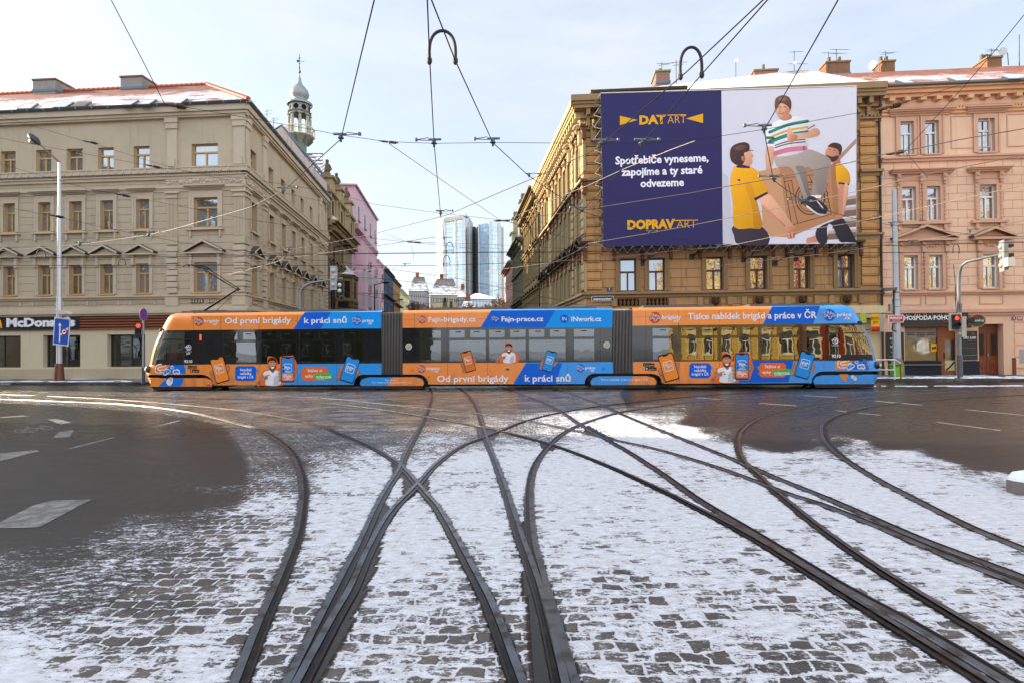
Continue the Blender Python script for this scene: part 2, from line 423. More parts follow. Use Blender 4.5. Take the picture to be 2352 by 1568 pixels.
# ================================================================ ground
RAILS = {   # traced on the photograph, laid on the ground in metres
 'a': [(500,1680),(550,1568),(600.6,1435.5),(648,1326),(684.8,1227.5),(695.8,1161.6),(697.6,1117.6),(690,1081),(673.8,1044.4),(644.5,1015),(600.6,987.6),(556.6,975.6),(512.7,963.8),(439.5,947.4),(348,934.5),(256,926.5),(146.5,921.7),(0,916),(-200,912)],
 'b': [(1250,1720),(1190,1568),(1142,1435.5),(1112.7,1366.7),(1076,1297),(1039.5,1227.5),(1002.8,1165),(981,1139.6),(958.9,1114),(920.4,1070),(893,1050),(856.4,1028),(819.7,1011.4),(783,996.8),(732.4,976.7),(659,960),(549,942),(439,931),(329.6,921.7),(200,913),(0,905),(-200,901)],
 'c': [(600,1700),(670,1568),(750,1405),(805,1297),(830.7,1245.8),(867.3,1165),(893,1117.6),(918.6,1077.4),(937,1033.4),(962.6,985.8),(980.9,945.5),(989,919.9),(990,901.6),(984.5,887),(970,868),(955,852)],
 'd': [(615,1720),(692,1568),(768.5,1425),(812.4,1348),(852.7,1256.8),(900,1176),(958.9,1114),(1002.8,1066),(1057.8,1026),(1112.7,1004),(1149,989.5),(1204,967.5),(1277.5,949),(1350.7,936.4),(1424,927),(1607.8,909),(1850,896),(2200,886)],
 'e': [(1320,1720),(1288,1568),(1259,1435.5),(1237,1355.7),(1211.6,1282),(1186,1209),(1160,1125),(1138,1062.7),(1116.4,1007.8),(1105.4,967.5),(1094.4,934.5),(1076,908.9),(1054,888.8),(1030,868),(1010,852)],
 'f': [(1350,1720),(1310,1568),(1273.8,1435.5),(1240.9,1319),(1222.6,1249.5),(1217,1190.9),(1216,1136),(1222.6,1088),(1237,1055.4),(1262.9,1022.4),(1292,996.8),(1328.8,976.7),(1376.4,960),(1424,947),(1479,938),(1607.8,921.7),(1850,906),(2200,893)],
 'g': [(-200,906),(0,908),(300,911),(560,917),(746.5,926.5),(856,938),(966,954.7),(1076,974.8),(1145.7,988.8),(1259,1018.8),(1369,1059),(1493,1114),(1602.9,1169),(1712.7,1227.5),(1822.6,1293.4),(1932.4,1363),(2064,1445),(2260,1568),(2420,1670)],
 'h': [(-200,900),(0,901),(300,903),(560,907),(746.5,914.4),(893,929),(1002.8,940),(1112.7,951),(1220,968),(1300,984),(1398.4,1007.8),(1493,1027.9),(1602.9,1059),(1720,1099),(1804,1132),(1895.8,1161.6),(2042,1220),(2188.8,1282),(2352,1345),(2480,1400)],
 'i': [(1130,876),(1153,888.8),(1186,901.6),(1237,920),(1288.5,945.5),(1332.4,974.8),(1387.4,1006),(1442,1037),(1515.5,1084.7),(1602.9,1147),(1712.7,1213),(1822.6,1280),(1932.4,1346),(2090,1432),(2310,1562),(2480,1665)],
 'j': [(1230,876),(1259,888.8),(1295.8,899.8),(1369,925.4),(1427.6,951),(1497,980),(1602.9,1022.4),(1698,1060.9),(1786,1099),(1895.8,1143),(2005.7,1190.9),(2115.5,1238.5),(2352,1328),(2480,1380)],
 'k': [(2500,900),(2328,907.9),(2188.8,915),(2042,928),(1950.8,945.5),(1899.5,967.5),(1890,989.5),(1899.5,1015),(1932.4,1048),(2005.7,1095.7),(2115.5,1154),(2225,1209),(2352,1262),(2500,1322)],
 'l': [(2300,894),(2079,906),(1932.4,919.9),(1822.6,936.4),(1749,958),(1705.4,985.8),(1694.4,1018.8),(1705.4,1055.4),(1742,1092),(1771,1121),(1822.6,1165),(1895.8,1223.8),(2005.7,1300.7),(2115.5,1370),(2210.8,1428),(2352,1515),(2480,1600)],
}
RTXT = {'a': 'curved tram rail bending left nearest the grey asphalt on the left', 'b': 'curved tram rail crossing the two left rails and running off left',
 'c': 'straight tram rail left of the centre running under the first tram joint', 'd': 'tram rail starting at the lower left switch and curving right across the junction',
 'e': 'straight tram rail from the lower centre running under the middle tram section', 'f': 'tram rail bending like a bow right of the lower centre switch',
 'g': 'long shiny tram rail from far left to the lower right, nearer of its pair', 'h': 'long shiny tram rail from far left to the lower right, farther of its pair',
 'i': 'rail from under the middle tram section to the lower right corner', 'j': 'rail from below the second tram joint to the right edge',
 'k': 'outermost right rail sweeping in a hook to the right edge', 'l': 'hooked rail on the right beside the dark wet asphalt, inner of its pair'}
RPATH = {}
for k_, q_ in RAILS.items():
    g_ = [gp(x, y) for x, y in q_]
    RPATH[k_] = np.array(catmull([(p.x, p.y) for p in g_], 10))

def project(xy):
    d = np.c_[xy[:, 0], xy[:, 1], np.full(len(xy), -H0)]
    fz = d@np.array(_f); fx = d@np.array(_r); fy = d@np.array(_u); ok = fz > 0.4
    fz = np.where(ok, fz, 0.4)
    return PX0+FPX*fx/fz, PY0-FPX*fy/fz, ok
SNOW = np.array([(1050,1180,.95),(890,1180,.92),(1150,1060,.95),(1300,1100,.95),(1400,1050,.97),(1500,1010,.97),(1450,965,.95),(1330,962,.8),(1250,965,.6),(1150,970,.45),(1060,985,.45),(1000,1010,.62),(900,1090,.9),(850,1060,.75),(800,1100,.88),(760,1055,.55),(720,1010,.28),(660,1060,.32),(640,1110,.5),(620,1160,.78),(760,1200,.92),(600,1250,.82),(560,1200,.6),(500,1250,.55),(480,1320,.52),(600,1350,.66),(560,1450,.64),(480,1520,.74),(300,1540,.72),(100,1560,.82),(60,1500,.72),(250,1450,.58),(100,1420,.54),(350,1380,.42),(200,1350,.5),(400,1290,.45),(300,1270,.5),(460,1200,.42),(350,1210,.44),(520,1140,.34),(540,1090,.24),(400,1150,.16),(200,1150,0),(100,1250,.30),(0,1300,.46),(0,1200,0),(300,1050,0),(100,1000,0),(500,1050,0),(600,1000,.08),(700,960,.0),(600,930,0),(800,985,.18),(880,1000,.32),(900,950,.03),(1000,930,0),(1000,962,.22),(1150,930,.03),(1250,928,.05),(1100,900,.05),(1300,900,0),(1400,920,0),(1480,942,.4),(1540,962,.55),(1560,985,.85),(1590,1000,.97),(1600,968,.05),(1640,990,.35),(1690,1000,.3),(1650,1030,.97),(1650,960,0),(1750,1000,0),(1800,1022,.08),(1760,1055,.9),(1850,1050,.7),(1900,1065,.85),(1940,1015,.3),(1965,1018,.75),(2050,1047,.8),(2050,1015,0),(2000,1000,0),(2150,1066,.75),(2200,1045,0),(2300,1098,.75),(2300,1060,0),(2352,1110,.8),(2352,1075,0),(2250,1130,.97),(2100,1095,.97),(2000,1080,.95),(2300,1190,.97),(2200,1250,.9),(2000,1150,.97),(1850,1130,.97),(1700,1150,.95),(1600,1200,.92),(1500,1250,.85),(1350,1250,.84),(1450,1350,.64),(1600,1330,.74),(1800,1400,.7),(2000,1330,.82),(2200,1400,.76),(2330,1480,.76),(2050,1520,.7),(1800,1520,.66),(1550,1480,.63),(1400,1520,.68),(1050,1300,.82),(1000,1400,.68),(900,1500,.66),(1100,1500,.62),(950,1250,.9),(700,1320,.72),(680,1480,.68),(1200,890,.3),(1000,890,.25),(1800,920,0),(2200,950,0),(200,930,0)])
def inside(poly, x, y):
    r = np.zeros(len(x), bool); n = len(poly)
    for i in range(n):
        x1, y1 = poly[i]; x2, y2 = poly[(i+1) % n]
        c = ((y1 > y) != (y2 > y)); xi = (x2-x1)*(y-y1)/((y2-y1) if y2 != y1 else 1e-9)+x1
        r ^= c & (x < xi)
    return r
def axis(a, segs):
    out = [a]
    for step, to in segs:
        while out[-1] < to-1e-6: out.append(min(out[-1]+step, to))
    return np.array(out)
gx = axis(-1500, [(500, -500), (150, -200), (40, -80), (4, -40), (0.6, -20), (0.2, -10), (0.1, -5), (0.06, -3), (0.032, 3), (0.06, 5), (0.1, 10), (0.2, 20), (0.6, 40), (4, 80), (40, 200), (150, 500), (500, 1500)])
gy = axis(-300, [(60, -60), (10, 0), (1, 1), (0.03, 5), (0.06, 10), (0.12, 18), (0.2, 36), (2, 60), (20, 200), (150, 500), (500, 1500)])
XX, YY = np.meshgrid(gx, gy); xy = np.c_[XX.ravel(), YY.ravel()]
px_, py_, ok_ = project(xy)
sn = np.zeros(len(xy)); near = ok_ & (xy[:, 1] < 40) & (abs(px_-1176) < 1800)
idx = np.where(near)[0]
for ch in np.array_split(idx, 20):
    dx = (px_[ch][:, None]-SNOW[:, 0])/85.0; dy = (py_[ch][:, None]-SNOW[:, 1])/(18+0.05*np.clip(py_[ch][:, None]-880, 0, 700)); w_ = 1/(dx*dx+dy*dy+0.06)**2
    sn[ch] = (w_*SNOW[:, 2]).sum(1)/w_.sum(1)
sn[~near & (xy[:, 1] < 14)] = 0.6
sn[xy[:, 1] > 33] = 0.12
COBPX = [(-900,893),(0,895),(330,900),(700,885),(900,850),(1480,850),(1424,901.6),(1442,942),(1501,960),(1563,984),(1690,1010),(1740,1052),(1880,1050),(1950,1016),(2050,1042),(2352,1105),(3200,1300),(3200,2600),(-200,2600),(100,1700),(90,1540),(220,1410),(340,1320),(439,1248),(500,1180),(549,1154),(567,1110),(571,1070),(556,1037),(512,975),(439,960),(330,945.5),(146.5,931),(0,925),(-900,915)]
cb = (inside(COBPX, px_, py_) & ok_ & (xy[:, 1] < 40)).astype(float)
cb[~ok_] = 1.0
# keep the rails clear of snow and give them their dark asphalt joints
rd = np.full(len(xy), 9.0)
fine = np.where(ok_ & (xy[:, 1] < 30) & (abs(xy[:, 0]) < 22))[0]
for q_ in RPATH.values():
    for ch in np.array_split(fine, 30):
        x0_, x1_ = xy[ch, 0].min(), xy[ch, 0].max(); y0_, y1_ = xy[ch, 1].min(), xy[ch, 1].max()
        s_ = q_[(q_[:, 1] > y0_-1) & (q_[:, 1] < y1_+1)]
        if len(s_) < 2: continue
        a_ = s_[:-1]; b_ = s_[1:]-s_[:-1]; L2 = (b_*b_).sum(1)+1e-9
        pa = xy[ch][:, None]-a_[None]; t_ = np.clip((pa*b_[None]).sum(2)/L2, 0, 1); dd = np.sqrt(((pa-t_[..., None]*b_[None])**2).sum(2)).min(1)
        rd[ch] = np.minimum(rd[ch], dd)
def sstep(a, b, x): t = np.clip((x-a)/(b-a), 0, 1); return t*t*(3-2*t)
glint_or_snow = (cb > 0.5) & ok_ & (xy[:, 1] > 11) & (xy[:, 1] < 26) & (px_ < 1460); sn = np.where(glint_or_snow, np.maximum(sn, 0.22), sn); glint_or_snow = (cb > 0.5) & ok_ & (px_ > 490) & (px_ < 900) & (py_ > 985) & (py_ < 1140); sn = np.where(glint_or_snow, np.maximum(sn, 0.36), sn)  # first mask: snow flecks imitating sun glints; second: real snow in the joints
joint = 1-sstep(0.032, 0.06, rd)
sn *= sstep(0.03, 0.07, rd)*0.9+0.1*sstep(0.08, 0.25, rd)
# switch plates: dark asphalt around points and crossings
def plate(poly):
    global joint, sn
    i = inside(poly, px_, py_) & ok_; joint[i] = 1.0; sn[i] *= 0.12
plate([(600,1720),(700,1500),(830,1240),(875,1150),(900,1170),(860,1270),(800,1400),(700,1568),(640,1720)])
plate([(690,1568),(770,1440),(830,1330),(862,1272),(872,1240),(878,1246),(866,1300),(800,1450),(735,1568),(660,1720),(600,1720)])
plate([(898,1058),(915,1060),(935,1085),(958,1100),(985,1085),(985,1140),(960,1130),(935,1150),(925,1130),(925,1095),(905,1100)])
plate([(1095,978),(1125,980),(1150,990),(1132,1010),(1100,1012)])
plate([(1212,1290),(1200,1200),(1215,1180),(1232,1300),(1250,1400),(1300,1568),(1330,1720),(1290,1720),(1262,1500)])
plate([(1193,1300),(1215,1330),(1245,1450),(1280,1600),(1230,1600),(1215,1440)])
plate([(1240,1310),(1262,1360),(1290,1450),(1345,1600),(1300,1600),(1270,1470)])
plate([(1240,1010),(1262,1018),(1280,1024),(1270,1035),(1245,1030)])
plate([(1350,975),(1395,1000),(1420,1010),(1380,1005),(1340,990)])
plate([(1690,1055),(1715,1062),(1745,1095),(1790,1130),(1800,1135),(1765,1118),(1735,1090)])
col_ = np.c_[sn, cb, joint, np.where(xy[:, 1] > 11.5, 1.0, 0.35)].astype(np.float32)  # alpha marks the sunlit band beyond the shadow edge
nx_, ny_ = len(gx), len(gy)
ii = (np.arange(ny_-1)[:, None]*nx_+np.arange(nx_-1)[None]).ravel()
fc_ = np.c_[ii, ii+1, ii+nx_+1, ii+nx_]
me = bpy.data.meshes.new('ground'); me.vertices.add(len(xy)); me.vertices.foreach_set('co', np.c_[xy, np.zeros(len(xy))].astype(np.float32).ravel())
me.loops.add(len(fc_)*4); me.polygons.add(len(fc_)); me.loops.foreach_set('vertex_index', fc_.ravel().astype(np.int32))
me.polygons.foreach_set('loop_start', (np.arange(len(fc_))*4).astype(np.int32)); me.update(calc_edges=True); me.validate()
at_ = me.color_attributes.new('Cover', 'FLOAT_COLOR', 'POINT'); at_.data.foreach_set('color', col_.ravel())
ground = bpy.data.objects.new('ground', me); C.objects.link(ground); tag(ground, kind='structure')

k = N('street_surface'); p = k.pos()
vc = k.n('VertexColor', layer_name='Cover'); sp = k.n('SeparateColor'); k.l(vc.outputs['Color'], sp.inputs[0])
snow_a, cob, jnt = sp.outputs[0], sp.outputs[1], sp.outputs[2]; wet = vc.outputs['Alpha']  # wet: sheen of damp ground, also the mask for painted sun
wv = k.n('VectorMath', operation='ADD'); k.l(p, wv.inputs[0])
dn = k.n('VectorMath', operation='SCALE'); k.l(k.noise(p, 3.2, 2, 0.5, 'Color'), dn.inputs[0]); dn.inputs['Scale'].default_value = 0.16; k.l(dn.outputs[0], wv.inputs[1])
wv2 = k.n('VectorMath', operation='ADD'); k.l(wv.outputs[0], wv2.inputs[0])
dn2 = k.n('VectorMath', operation='SCALE'); k.l(k.noise(p, 16, 2, 0.5, 'Color'), dn2.inputs[0]); dn2.inputs['Scale'].default_value = 0.05; k.l(dn2.outputs[0], wv2.inputs[1])
bk = k.n('TexBrick'); bk.offset = 0.43; bk.inputs['Scale'].default_value = 1; bk.inputs['Brick Width'].default_value = 0.15; bk.inputs['Row Height'].default_value = 0.122
bk.inputs['Mortar Size'].default_value = 0.017; bk.inputs['Mortar Smooth'].default_value = 1.0
bk.inputs['Color1'].default_value = (0, 0, 0, 1); bk.inputs['Color2'].default_value = (1, 1, 1, 1); bk.inputs['Mortar'].default_value = (.3, .3, .3, 1)
k.l(wv2.outputs[0], bk.inputs['Vector']); mort = bk.outputs['Fac']
sc_ = k.n('SeparateColor'); k.l(bk.outputs['Color'], sc_.inputs[0]); rnd = sc_.outputs[0]
n_f = k.noise(p, 130, 2); n_m = k.noise(k.mapv(p, (1, 1.9, 1)), 9, 5, 0.65); n_l = k.noise(k.mapv(p, (0.7, 1.6, 1)), 1.5, 5, 0.6); n_x = k.noise(k.mapv(p, (5, 16, 1)), 1.6, 4, 0.6); n_b = k.noise(p, 0.35, 5, 0.6)
stone = k.mix(rnd, (0.018, 0.0175, 0.018), (0.062, 0.054, 0.047)); stone = k.mix(mort, stone, (0.02, 0.018, 0.016))
asph = k.mix(n_b, (0.013, 0.0125, 0.0125), (0.032, 0.029, 0.027)); asph = k.mix(k.math('MULTIPLY', k.ramp(n_f, .55, .8), .35), asph, (0.07, 0.066, 0.06))
stone = k.mix(k.math('MULTIPLY', k.math('MULTIPLY', k.ramp(k.noise(k.mapv(p, (.8, 1.9, 1)), 1.1, 6, .75), .46, .60), wet), .75), stone, (0.23, 0.17, 0.115)); base = k.mix(cob, asph, stone); base = k.mix(jnt, base, k.mix(n_l, (0.008, 0.008, 0.008), (0.022, 0.018, 0.014)))  # pale brown streaks put sunlight into the sett colour in the sunlit band
nj = k.math('SUBTRACT', 1.0, jnt)
cobw = k.math('MULTIPLY', cob, nj)
t = k.math('MULTIPLY', snow_a, 1.13)
t = k.math('ADD', t, k.math('MULTIPLY', k.math('MULTIPLY', mort, cobw), 0.22))
t = k.math('SUBTRACT', t, k.math('MULTIPLY', k.math('MULTIPLY', k.math('SUBTRACT', 1.0, mort), cobw), k.math('MULTIPLY', rnd, 0.38)))
n_h = k.noise(k.mapv(p, (1, 1.5, 1)), 34, 4, 0.7)
for nn_, aa in ((n_m, 1.0), (n_l, 0.6), (n_x, 0.55), (n_h, 1.1), (n_f, 0.35)):
    t = k.math('ADD', t, k.math('MULTIPLY', k.math('SUBTRACT', nn_, 0.5), aa))
on = k.ramp(snow_a, 0.02, 0.16)
mask = k.math('MULTIPLY', k.ramp(t, 0.51, 0.66), on)
slush = k.math('MULTIPLY', k.ramp(t, 0.36, 0.58), on)
snowc = k.mix(k.ramp(n_m, 0.35, 0.7), (0.56, 0.55, 0.56), (0.72, 0.74, 0.79)); snowc = k.mix(k.math('MULTIPLY', k.ramp(n_h, 0.45, 0.72), 0.55), snowc, (0.47, 0.46, 0.47)); snowc = k.mix(k.math('MULTIPLY', k.ramp(n_l, 0.55, 0.8), 0.35), snowc, (0.42, 0.37, 0.33))
c = k.mix(k.math('MULTIPLY', slush, 0.30), base, (0.30, 0.27, 0.25)); c = k.mix(mask, c, snowc)
rough = k.math('ADD', 0.24, k.math('MULTIPLY', n_l, 0.28)); rough = k.math('SUBTRACT', rough, k.math('MULTIPLY', wet, 0.10))
rough = k.math('SUBTRACT', rough, k.math('MULTIPLY', k.math('MULTIPLY', k.ramp(n_x, .5, .62), wet), k.math('MULTIPLY', cob, .22))); rough = k.math('ADD', k.math('MULTIPLY', slush, 0.35), rough, clamp=True)
hb = k.math('MULTIPLY', k.math('SUBTRACT', 1.0, mort), cobw)
hgt = k.math('ADD', k.math('MULTIPLY', hb, k.math('SUBTRACT', 1.0, k.math('MULTIPLY', mask, 0.75))), k.math('MULTIPLY', mask, k.math('ADD', 0.45, k.math('MULTIPLY', n_m, 0.5))))
hgt = k.math('ADD', hgt, k.math('MULTIPLY', n_f, 0.12)); hgt = k.math('ADD', hgt, k.math('MULTIPLY', k.math('MULTIPLY', n_m, cobw), 0.35))
k.set(Base_Color=c, Roughness=rough); k.l(k.math('ADD', 0.26, k.math('MULTIPLY', cob, 0.3)), k.b.inputs['Specular IOR Level'])
k.bump(hgt, 1.0, 0.025)
me.materials.append(k.m)

# ---------------------------------------------------------------- rails
def m_rail():
    k = N('rail_steel'); p = k.pos(); n1 = k.noise(k.mapv(p, (3, 3, 1)), 2, 5); n2 = k.noise(p, 40, 3)
    k.set(Base_Color=k.mix(k.ramp(n1, .45, .7), k.col(), (0.045, 0.03, 0.022)), Roughness=k.math('ADD', 0.18, k.math('MULTIPLY', n1, 0.25)), Metallic=0.85)
    k.bump(n2, 0.08, 0.01); return k.m
M_rail = m_rail()
SEC = [(-0.085, 0.003, '24201d'), (-0.075, 0.013, '6a6e75'), (-0.010, 0.014, '6a6e75'), (-0.006, 0.0045, '040404'), (0.036, 0.0045, '040404'), (0.042, 0.012, '2a2826'), (0.060, 0.011, '2a2522'), (0.068, 0.003, '24201d')]
FLIP = {'b', 'e', 'f', 'i', 'j', 'k', 'h'}
for k_, q_ in RPATH.items():
    b = MB(); fl = -1 if k_ in FLIP else 1; rows = []
    for i in range(len(q_)):
        tt = q_[min(i+1, len(q_)-1)]-q_[max(i-1, 0)]; tt = tt/(np.linalg.norm(tt)+1e-9); nn_ = np.array((tt[1], -tt[0]))
        rows.append([(q_[i][0]+nn_[0]*(s[0]+.01)*.72*fl, q_[i][1]+nn_[1]*(s[0]+.01)*.72*fl, s[1]+0.0004*(ord(k_)-97)) for s in SEC])
    b.grid(rows, '333333', smooth=False, colf=lambda a, c_: SEC[c_+1][2] if c_ != 3 else '050505')
    tag(b.build('tram_rail', M_rail), RTXT[k_], 'rail', 'grooved tram rails in the junction')

# ---------------------------------------------------------------- pavements with kerbs
Kl = [(-70, 37.2), (-31, 31.7), (-27, 31.0), (-20, 30.2), (-17.6, 31.0), (-16.2, 33.0), (-15.9, 36), (-23.5, 110)]
b = MB(); b.vprism([*Kl, (-25, 110), (-25, 60), (-70, 60)], -0.1, 0.13, '3a3633')
M_pave = (lambda k: (k.set(Base_Color=k.mix(k.math('MULTIPLY', k.ramp(k.math('ADD', k.noise(k.mapv(k.pos(), (.5, 1.2, 1)), 1.1, 6, .65), k.math('MULTIPLY', k.noise(k.pos(), 14, 4), .35)), .68, .80), .9),
      k.mix(k.noise(k.pos(), 25, 4), (0.045, 0.042, 0.04), (0.12, 0.11, 0.105)), (0.72, 0.74, 0.78)), Roughness=0.6), k.bump(k.noise(k.pos(), 30, 3), .5, .02), k.m)[2])(N('mosaic_pavement'))
struct('pavement', b, M_pave)
b = MB(); b.vprism([(70, 21.5), (27, 26.6), (24, 27.2), (15, 28.6), (7, 29.0), (5.2, 30), (4.5, 32), (3.6, 40), (-3, 110), (2, 110), (20, 60), (70, 60)], -0.1, 0.13, '3a3633'); struct('pavement', b, M_pave)
def kerb(pts, name, lab):
    b = MB(); p = [Vector((x, y, 0)) for x, y in pts]
    for a, c in zip(p, p[1:]):
        n = Vector((-(c-a).y, (c-a).x, 0)).normalized(); w = 0.22
        q = [a, c, c+n*w, a+n*w]; b.vprism([(v.x, v.y) for v in q], -0.1, 0.142, '6b6763')
    tag(b.build(name, M_concrete), lab, 'kerb')
kerb([(p[0], p[1]) for p in Kl[:7]], 'kerb', 'grey granite kerb along the pavement in front of the beige building')
kerb([(3.6, 40), (4.5, 32), (5.2, 30), (7, 29.0), (15, 28.6), (24, 27.2), (27, 26.6), (70, 21.5)], 'kerb', 'grey granite kerb along the pavement in front of the brown and pink buildings')
# loose snow left along the gutters and on the pavement edge
def snow_strip(pts, w, z, name='snow_patch'):
    b = MB()
    for i in range(len(pts)-1):
        (x0, y0), (x1, y1) = pts[i], pts[i+1]; n = max(2, int(math.hypot(x1-x0, y1-y0)/0.35))
        for j in range(n):
            t = j/n; s = 0.35*random.uniform(.4, 1.5); ww = w*random.uniform(.25, 1.3)
            if random.random() < 0.25: continue
            cx, cy = x0+(x1-x0)*t, y0+(y1-y0)*t+random.uniform(-.3, .3)*w
            pts_ = closed_smooth([(cx+s*math.cos(a)*random.uniform(.7, 1.4), cy+ww/2*math.sin(a)*random.uniform(.6, 1.3)) for a in [q*math.pi/3 for q in range(6)]], 2)
            top = [(x*0.85+cx*.15, y*0.85+cy*.15, z+0.03) for x, y in pts_]; bot = [(x, y, z+0.002) for x, y in pts_]
            b.face(top, 'e6e9ef'); b.grid([bot, top], 'e6e9ef', closed=True)
    tag(b.build(name, M_cloth), kind='stuff'); return b
snow_strip([(-30, 31.9), (-20, 30.7)], 0.5, 0.143); snow_strip([(14.8, 29.1), (24, 27.8), (30, 26.6)], 0.5, 0.143)
snow_strip([(21, 29.5), (27, 28.5)], 0.9, 0.132); snow_strip([(13, 24.9), (35, 23.2)], 0.35, 0.0)

# ---------------------------------------------------------------- painted markings
def marking(pts, col='77746c', z=0.004):
    b = MB(); b.face([gp(x, y, z) for x, y in pts], col); struct('road_marking', b, M_mark)
M_mark = (lambda k: (k.set(Base_Color=k.mix(k.ramp(k.noise(k.pos(), 6, 6, .7), .42, .62), (0.10, 0.095, 0.09), k.col()), Roughness=0.5), k.m)[1])(N('worn_road_paint'))
for q in ([(0,1198),(75,1160),(120,1148),(210,1146),(90,1210),(0,1212)], [(0,1040),(85,1032),(88,1036),(0,1058)], [(122,1005),(135,991),(170,986),(160,1003)], [(108,962),(130,961),(165,969),(140,974)],
          [(154,1029),(262,1003),(266,1004),(160,1031)], [(345,981),(410,964),(417,965),(352,982)], [(0,957),(50,953),(70,955),(0,959)],
          [(1600,911.5),(1670,917),(1666,918.5),(1598,913)], [(1745,924.5),(1830,930),(1828,932),(1742,926)], [(1848,907),(1925,911),(1920,912.5),(1846,908)], [(2012,919),(2075,924.5),(2120,929),(2118,930.5),(2010,921)],
          [(1919,941.5),(1955,944.5),(1953,946.5),(1920,943)], [(1972,947),(2025,952),(2022,953.5),(1970,948.5)], [(2151,967.5),(2300,987),(2296,989),(2150,969)], [(2218,939),(2352,952),(2352,954),(2216,940.5)]):
    marking(q, '85827a')
# the bicycle painted on the lane
b = MB()
def gring(cx, cy, rx, ry, w):
    o = [gp(cx+rx*math.cos(a), cy+ry*math.sin(a), .004) for a in [j*math.pi/10 for j in range(20)]]; i_ = [gp(cx+(rx-w)*math.cos(a), cy+(ry-w*.4)*math.sin(a), .004) for a in [j*math.pi/10 for j in range(20)]]
    for j in range(20): b.face([o[j], o[(j+1) % 20], i_[(j+1) % 20], i_[j]], '85827a')
gring(47, 989.5, 15, 4.2, 3); gring(107, 982.5, 15, 4.2, 3)
for (x0, y0), (x1, y1) in (((47, 989), (62, 983)), ((62, 983), (88, 982)), ((62, 983), (75, 992)), ((75, 992), (92, 981)), ((107, 982), (92, 979)), ((75, 992), (47, 990)), ((60, 980), (66, 980)), ((88, 977), (98, 977))):
    b.face([gp(x0, y0-.7, .004), gp(x1, y1-.7, .004), gp(x1, y1+.8, .004), gp(x0, y0+.8, .004)], '85827a')
struct('road_marking', b, M_mark)
# the snowy traffic island at the right edge
b = MB(); q = [gp(x, y, .17) for x, y in ((2311, 1096), (2325, 1100), (2352, 1104), (2420, 1115), (2500, 1095), (2352, 1081), (2322, 1085))]
b.vprism([(v.x, v.y) for v in q], -0.05, 0.15, '77706a'); isl = b.build('traffic_island', M_concrete); tag(isl, 'low concrete traffic island with snow on top at the right edge', 'traffic island')
b = MB(); cq = sum((Vector(v) for v in q), Vector())/len(q); top = [cq+(v-cq)*.99 for v in q]; b.face([(v.x, v.y, .155) for v in top], 'e6e9ef'); b.grid([[(v.x, v.y, .152) for v in top], [(cq.x+(v.x-cq.x)*.94, cq.y+(v.y-cq.y)*.94, .19) for v in top]], 'e6e9ef', closed=True)
b.face([(cq.x+(v.x-cq.x)*.94, cq.y+(v.y-cq.y)*.94, .19) for v in top], 'e6e9ef'); b.build('snow_cap', M_cloth, isl)
# ================================================================ buildings
FD = (0.99666, -0.08167)                      # direction of the house fronts along the cross street
SD = (-0.0958, 0.9954)                        # direction of the side street
LF = Frame((-16.1, 34.2), FD); LS = Frame((-16.1, 34.2), SD, (0.9954, 0.0958))
_c = at(1347, 790, 33.0)
RF = Frame((_c.x, _c.y), FD); RS = Frame((_c.x, _c.y), SD, (-0.9954, -0.0958))
M_beige = m_plaster('beige_plaster', 0.0, stain=0.22)
M_beige_g = m_plaster('beige_banded_plaster', 0.46, groove=0.035, stain=0.25)
M_brown = m_plaster('brown_sandstone', 0.52, block=1.9, groove=0.06, stain=0.55)
M_pink = m_plaster('salmon_plaster', 0.46, block=0.95, groove=0.03, stain=0.12)
M_pinks = m_plaster('salmon_smooth_plaster', stain=0.12)
M_side = m_plaster('weathered_plaster', stain=0.5)
M_brick = m_plaster('chimney_brick', 0.10, block=0.28, groove=0.018, stain=0.3)
M_rtile = m_roof('snowy_red_tiles', (0.24, 0.075, 0.045), 0.46, 0.42)
M_rtile2 = m_roof('snowy_orange_tiles', (0.36, 0.11, 0.05), 0.34, 0.42)
M_rsnow = m_roof('snow_covered_roof', (0.22, 0.11, 0.08), 0.92)
M_bare = m_roof('bare_ridge_tiles', (0.45, 0.16, 0.06), -1.2)

def sur_frame(k, F, u0, u1, z0, z1, w, d, col):
    k.box(F, u0-w, u0, -.02, d, z0, z1+w, col); k.box(F, u1, u1+w, -.02, d, z0, z1+w, col); k.box(F, u0, u1, -.02, d-.003, z1, z1+w, col)
    k.box(F, u0-w, u0-w*.55, d-.01, d+.03, z0, z1+w+.003, col); k.box(F, u1+w*.55, u1+w, d-.01, d+.03, z0, z1+w+.003, col)
def sur_hood(col, w=0.2, gap=0.22, ov=0.34, brackets=True):
    def f(k, F, u0, u1, z0, z1):
        sur_frame(k, F, u0, u1, z0, z1, w, .06, col); t = z1+w+gap
        k.box(F, u0-w-.02, u1+w+.02, -.02, .05, z1+w, t, col)
        for i, (o, dz) in enumerate(((.06, .06), (.2, .07), (ov, .07))): k.box(F, u0-w-o*.7, u1+w+o*.7, -.02, .07+o*.75, t+.07*i, t+.07*i+dz, col)
        k.box(F, u0-w-.12, u1+w+.12, -.02, .2, z0-.17, z0-.07, col)
        if brackets:
            for u in (u0-w*.9, u1+w*.35): k.prism(F, [(u, z0-.17), (u+.14, z0-.17), (u+.12, z0-.55), (u+.07, z0-.62), (u+.02, z0-.55)], -.02, .13, col)
    return f
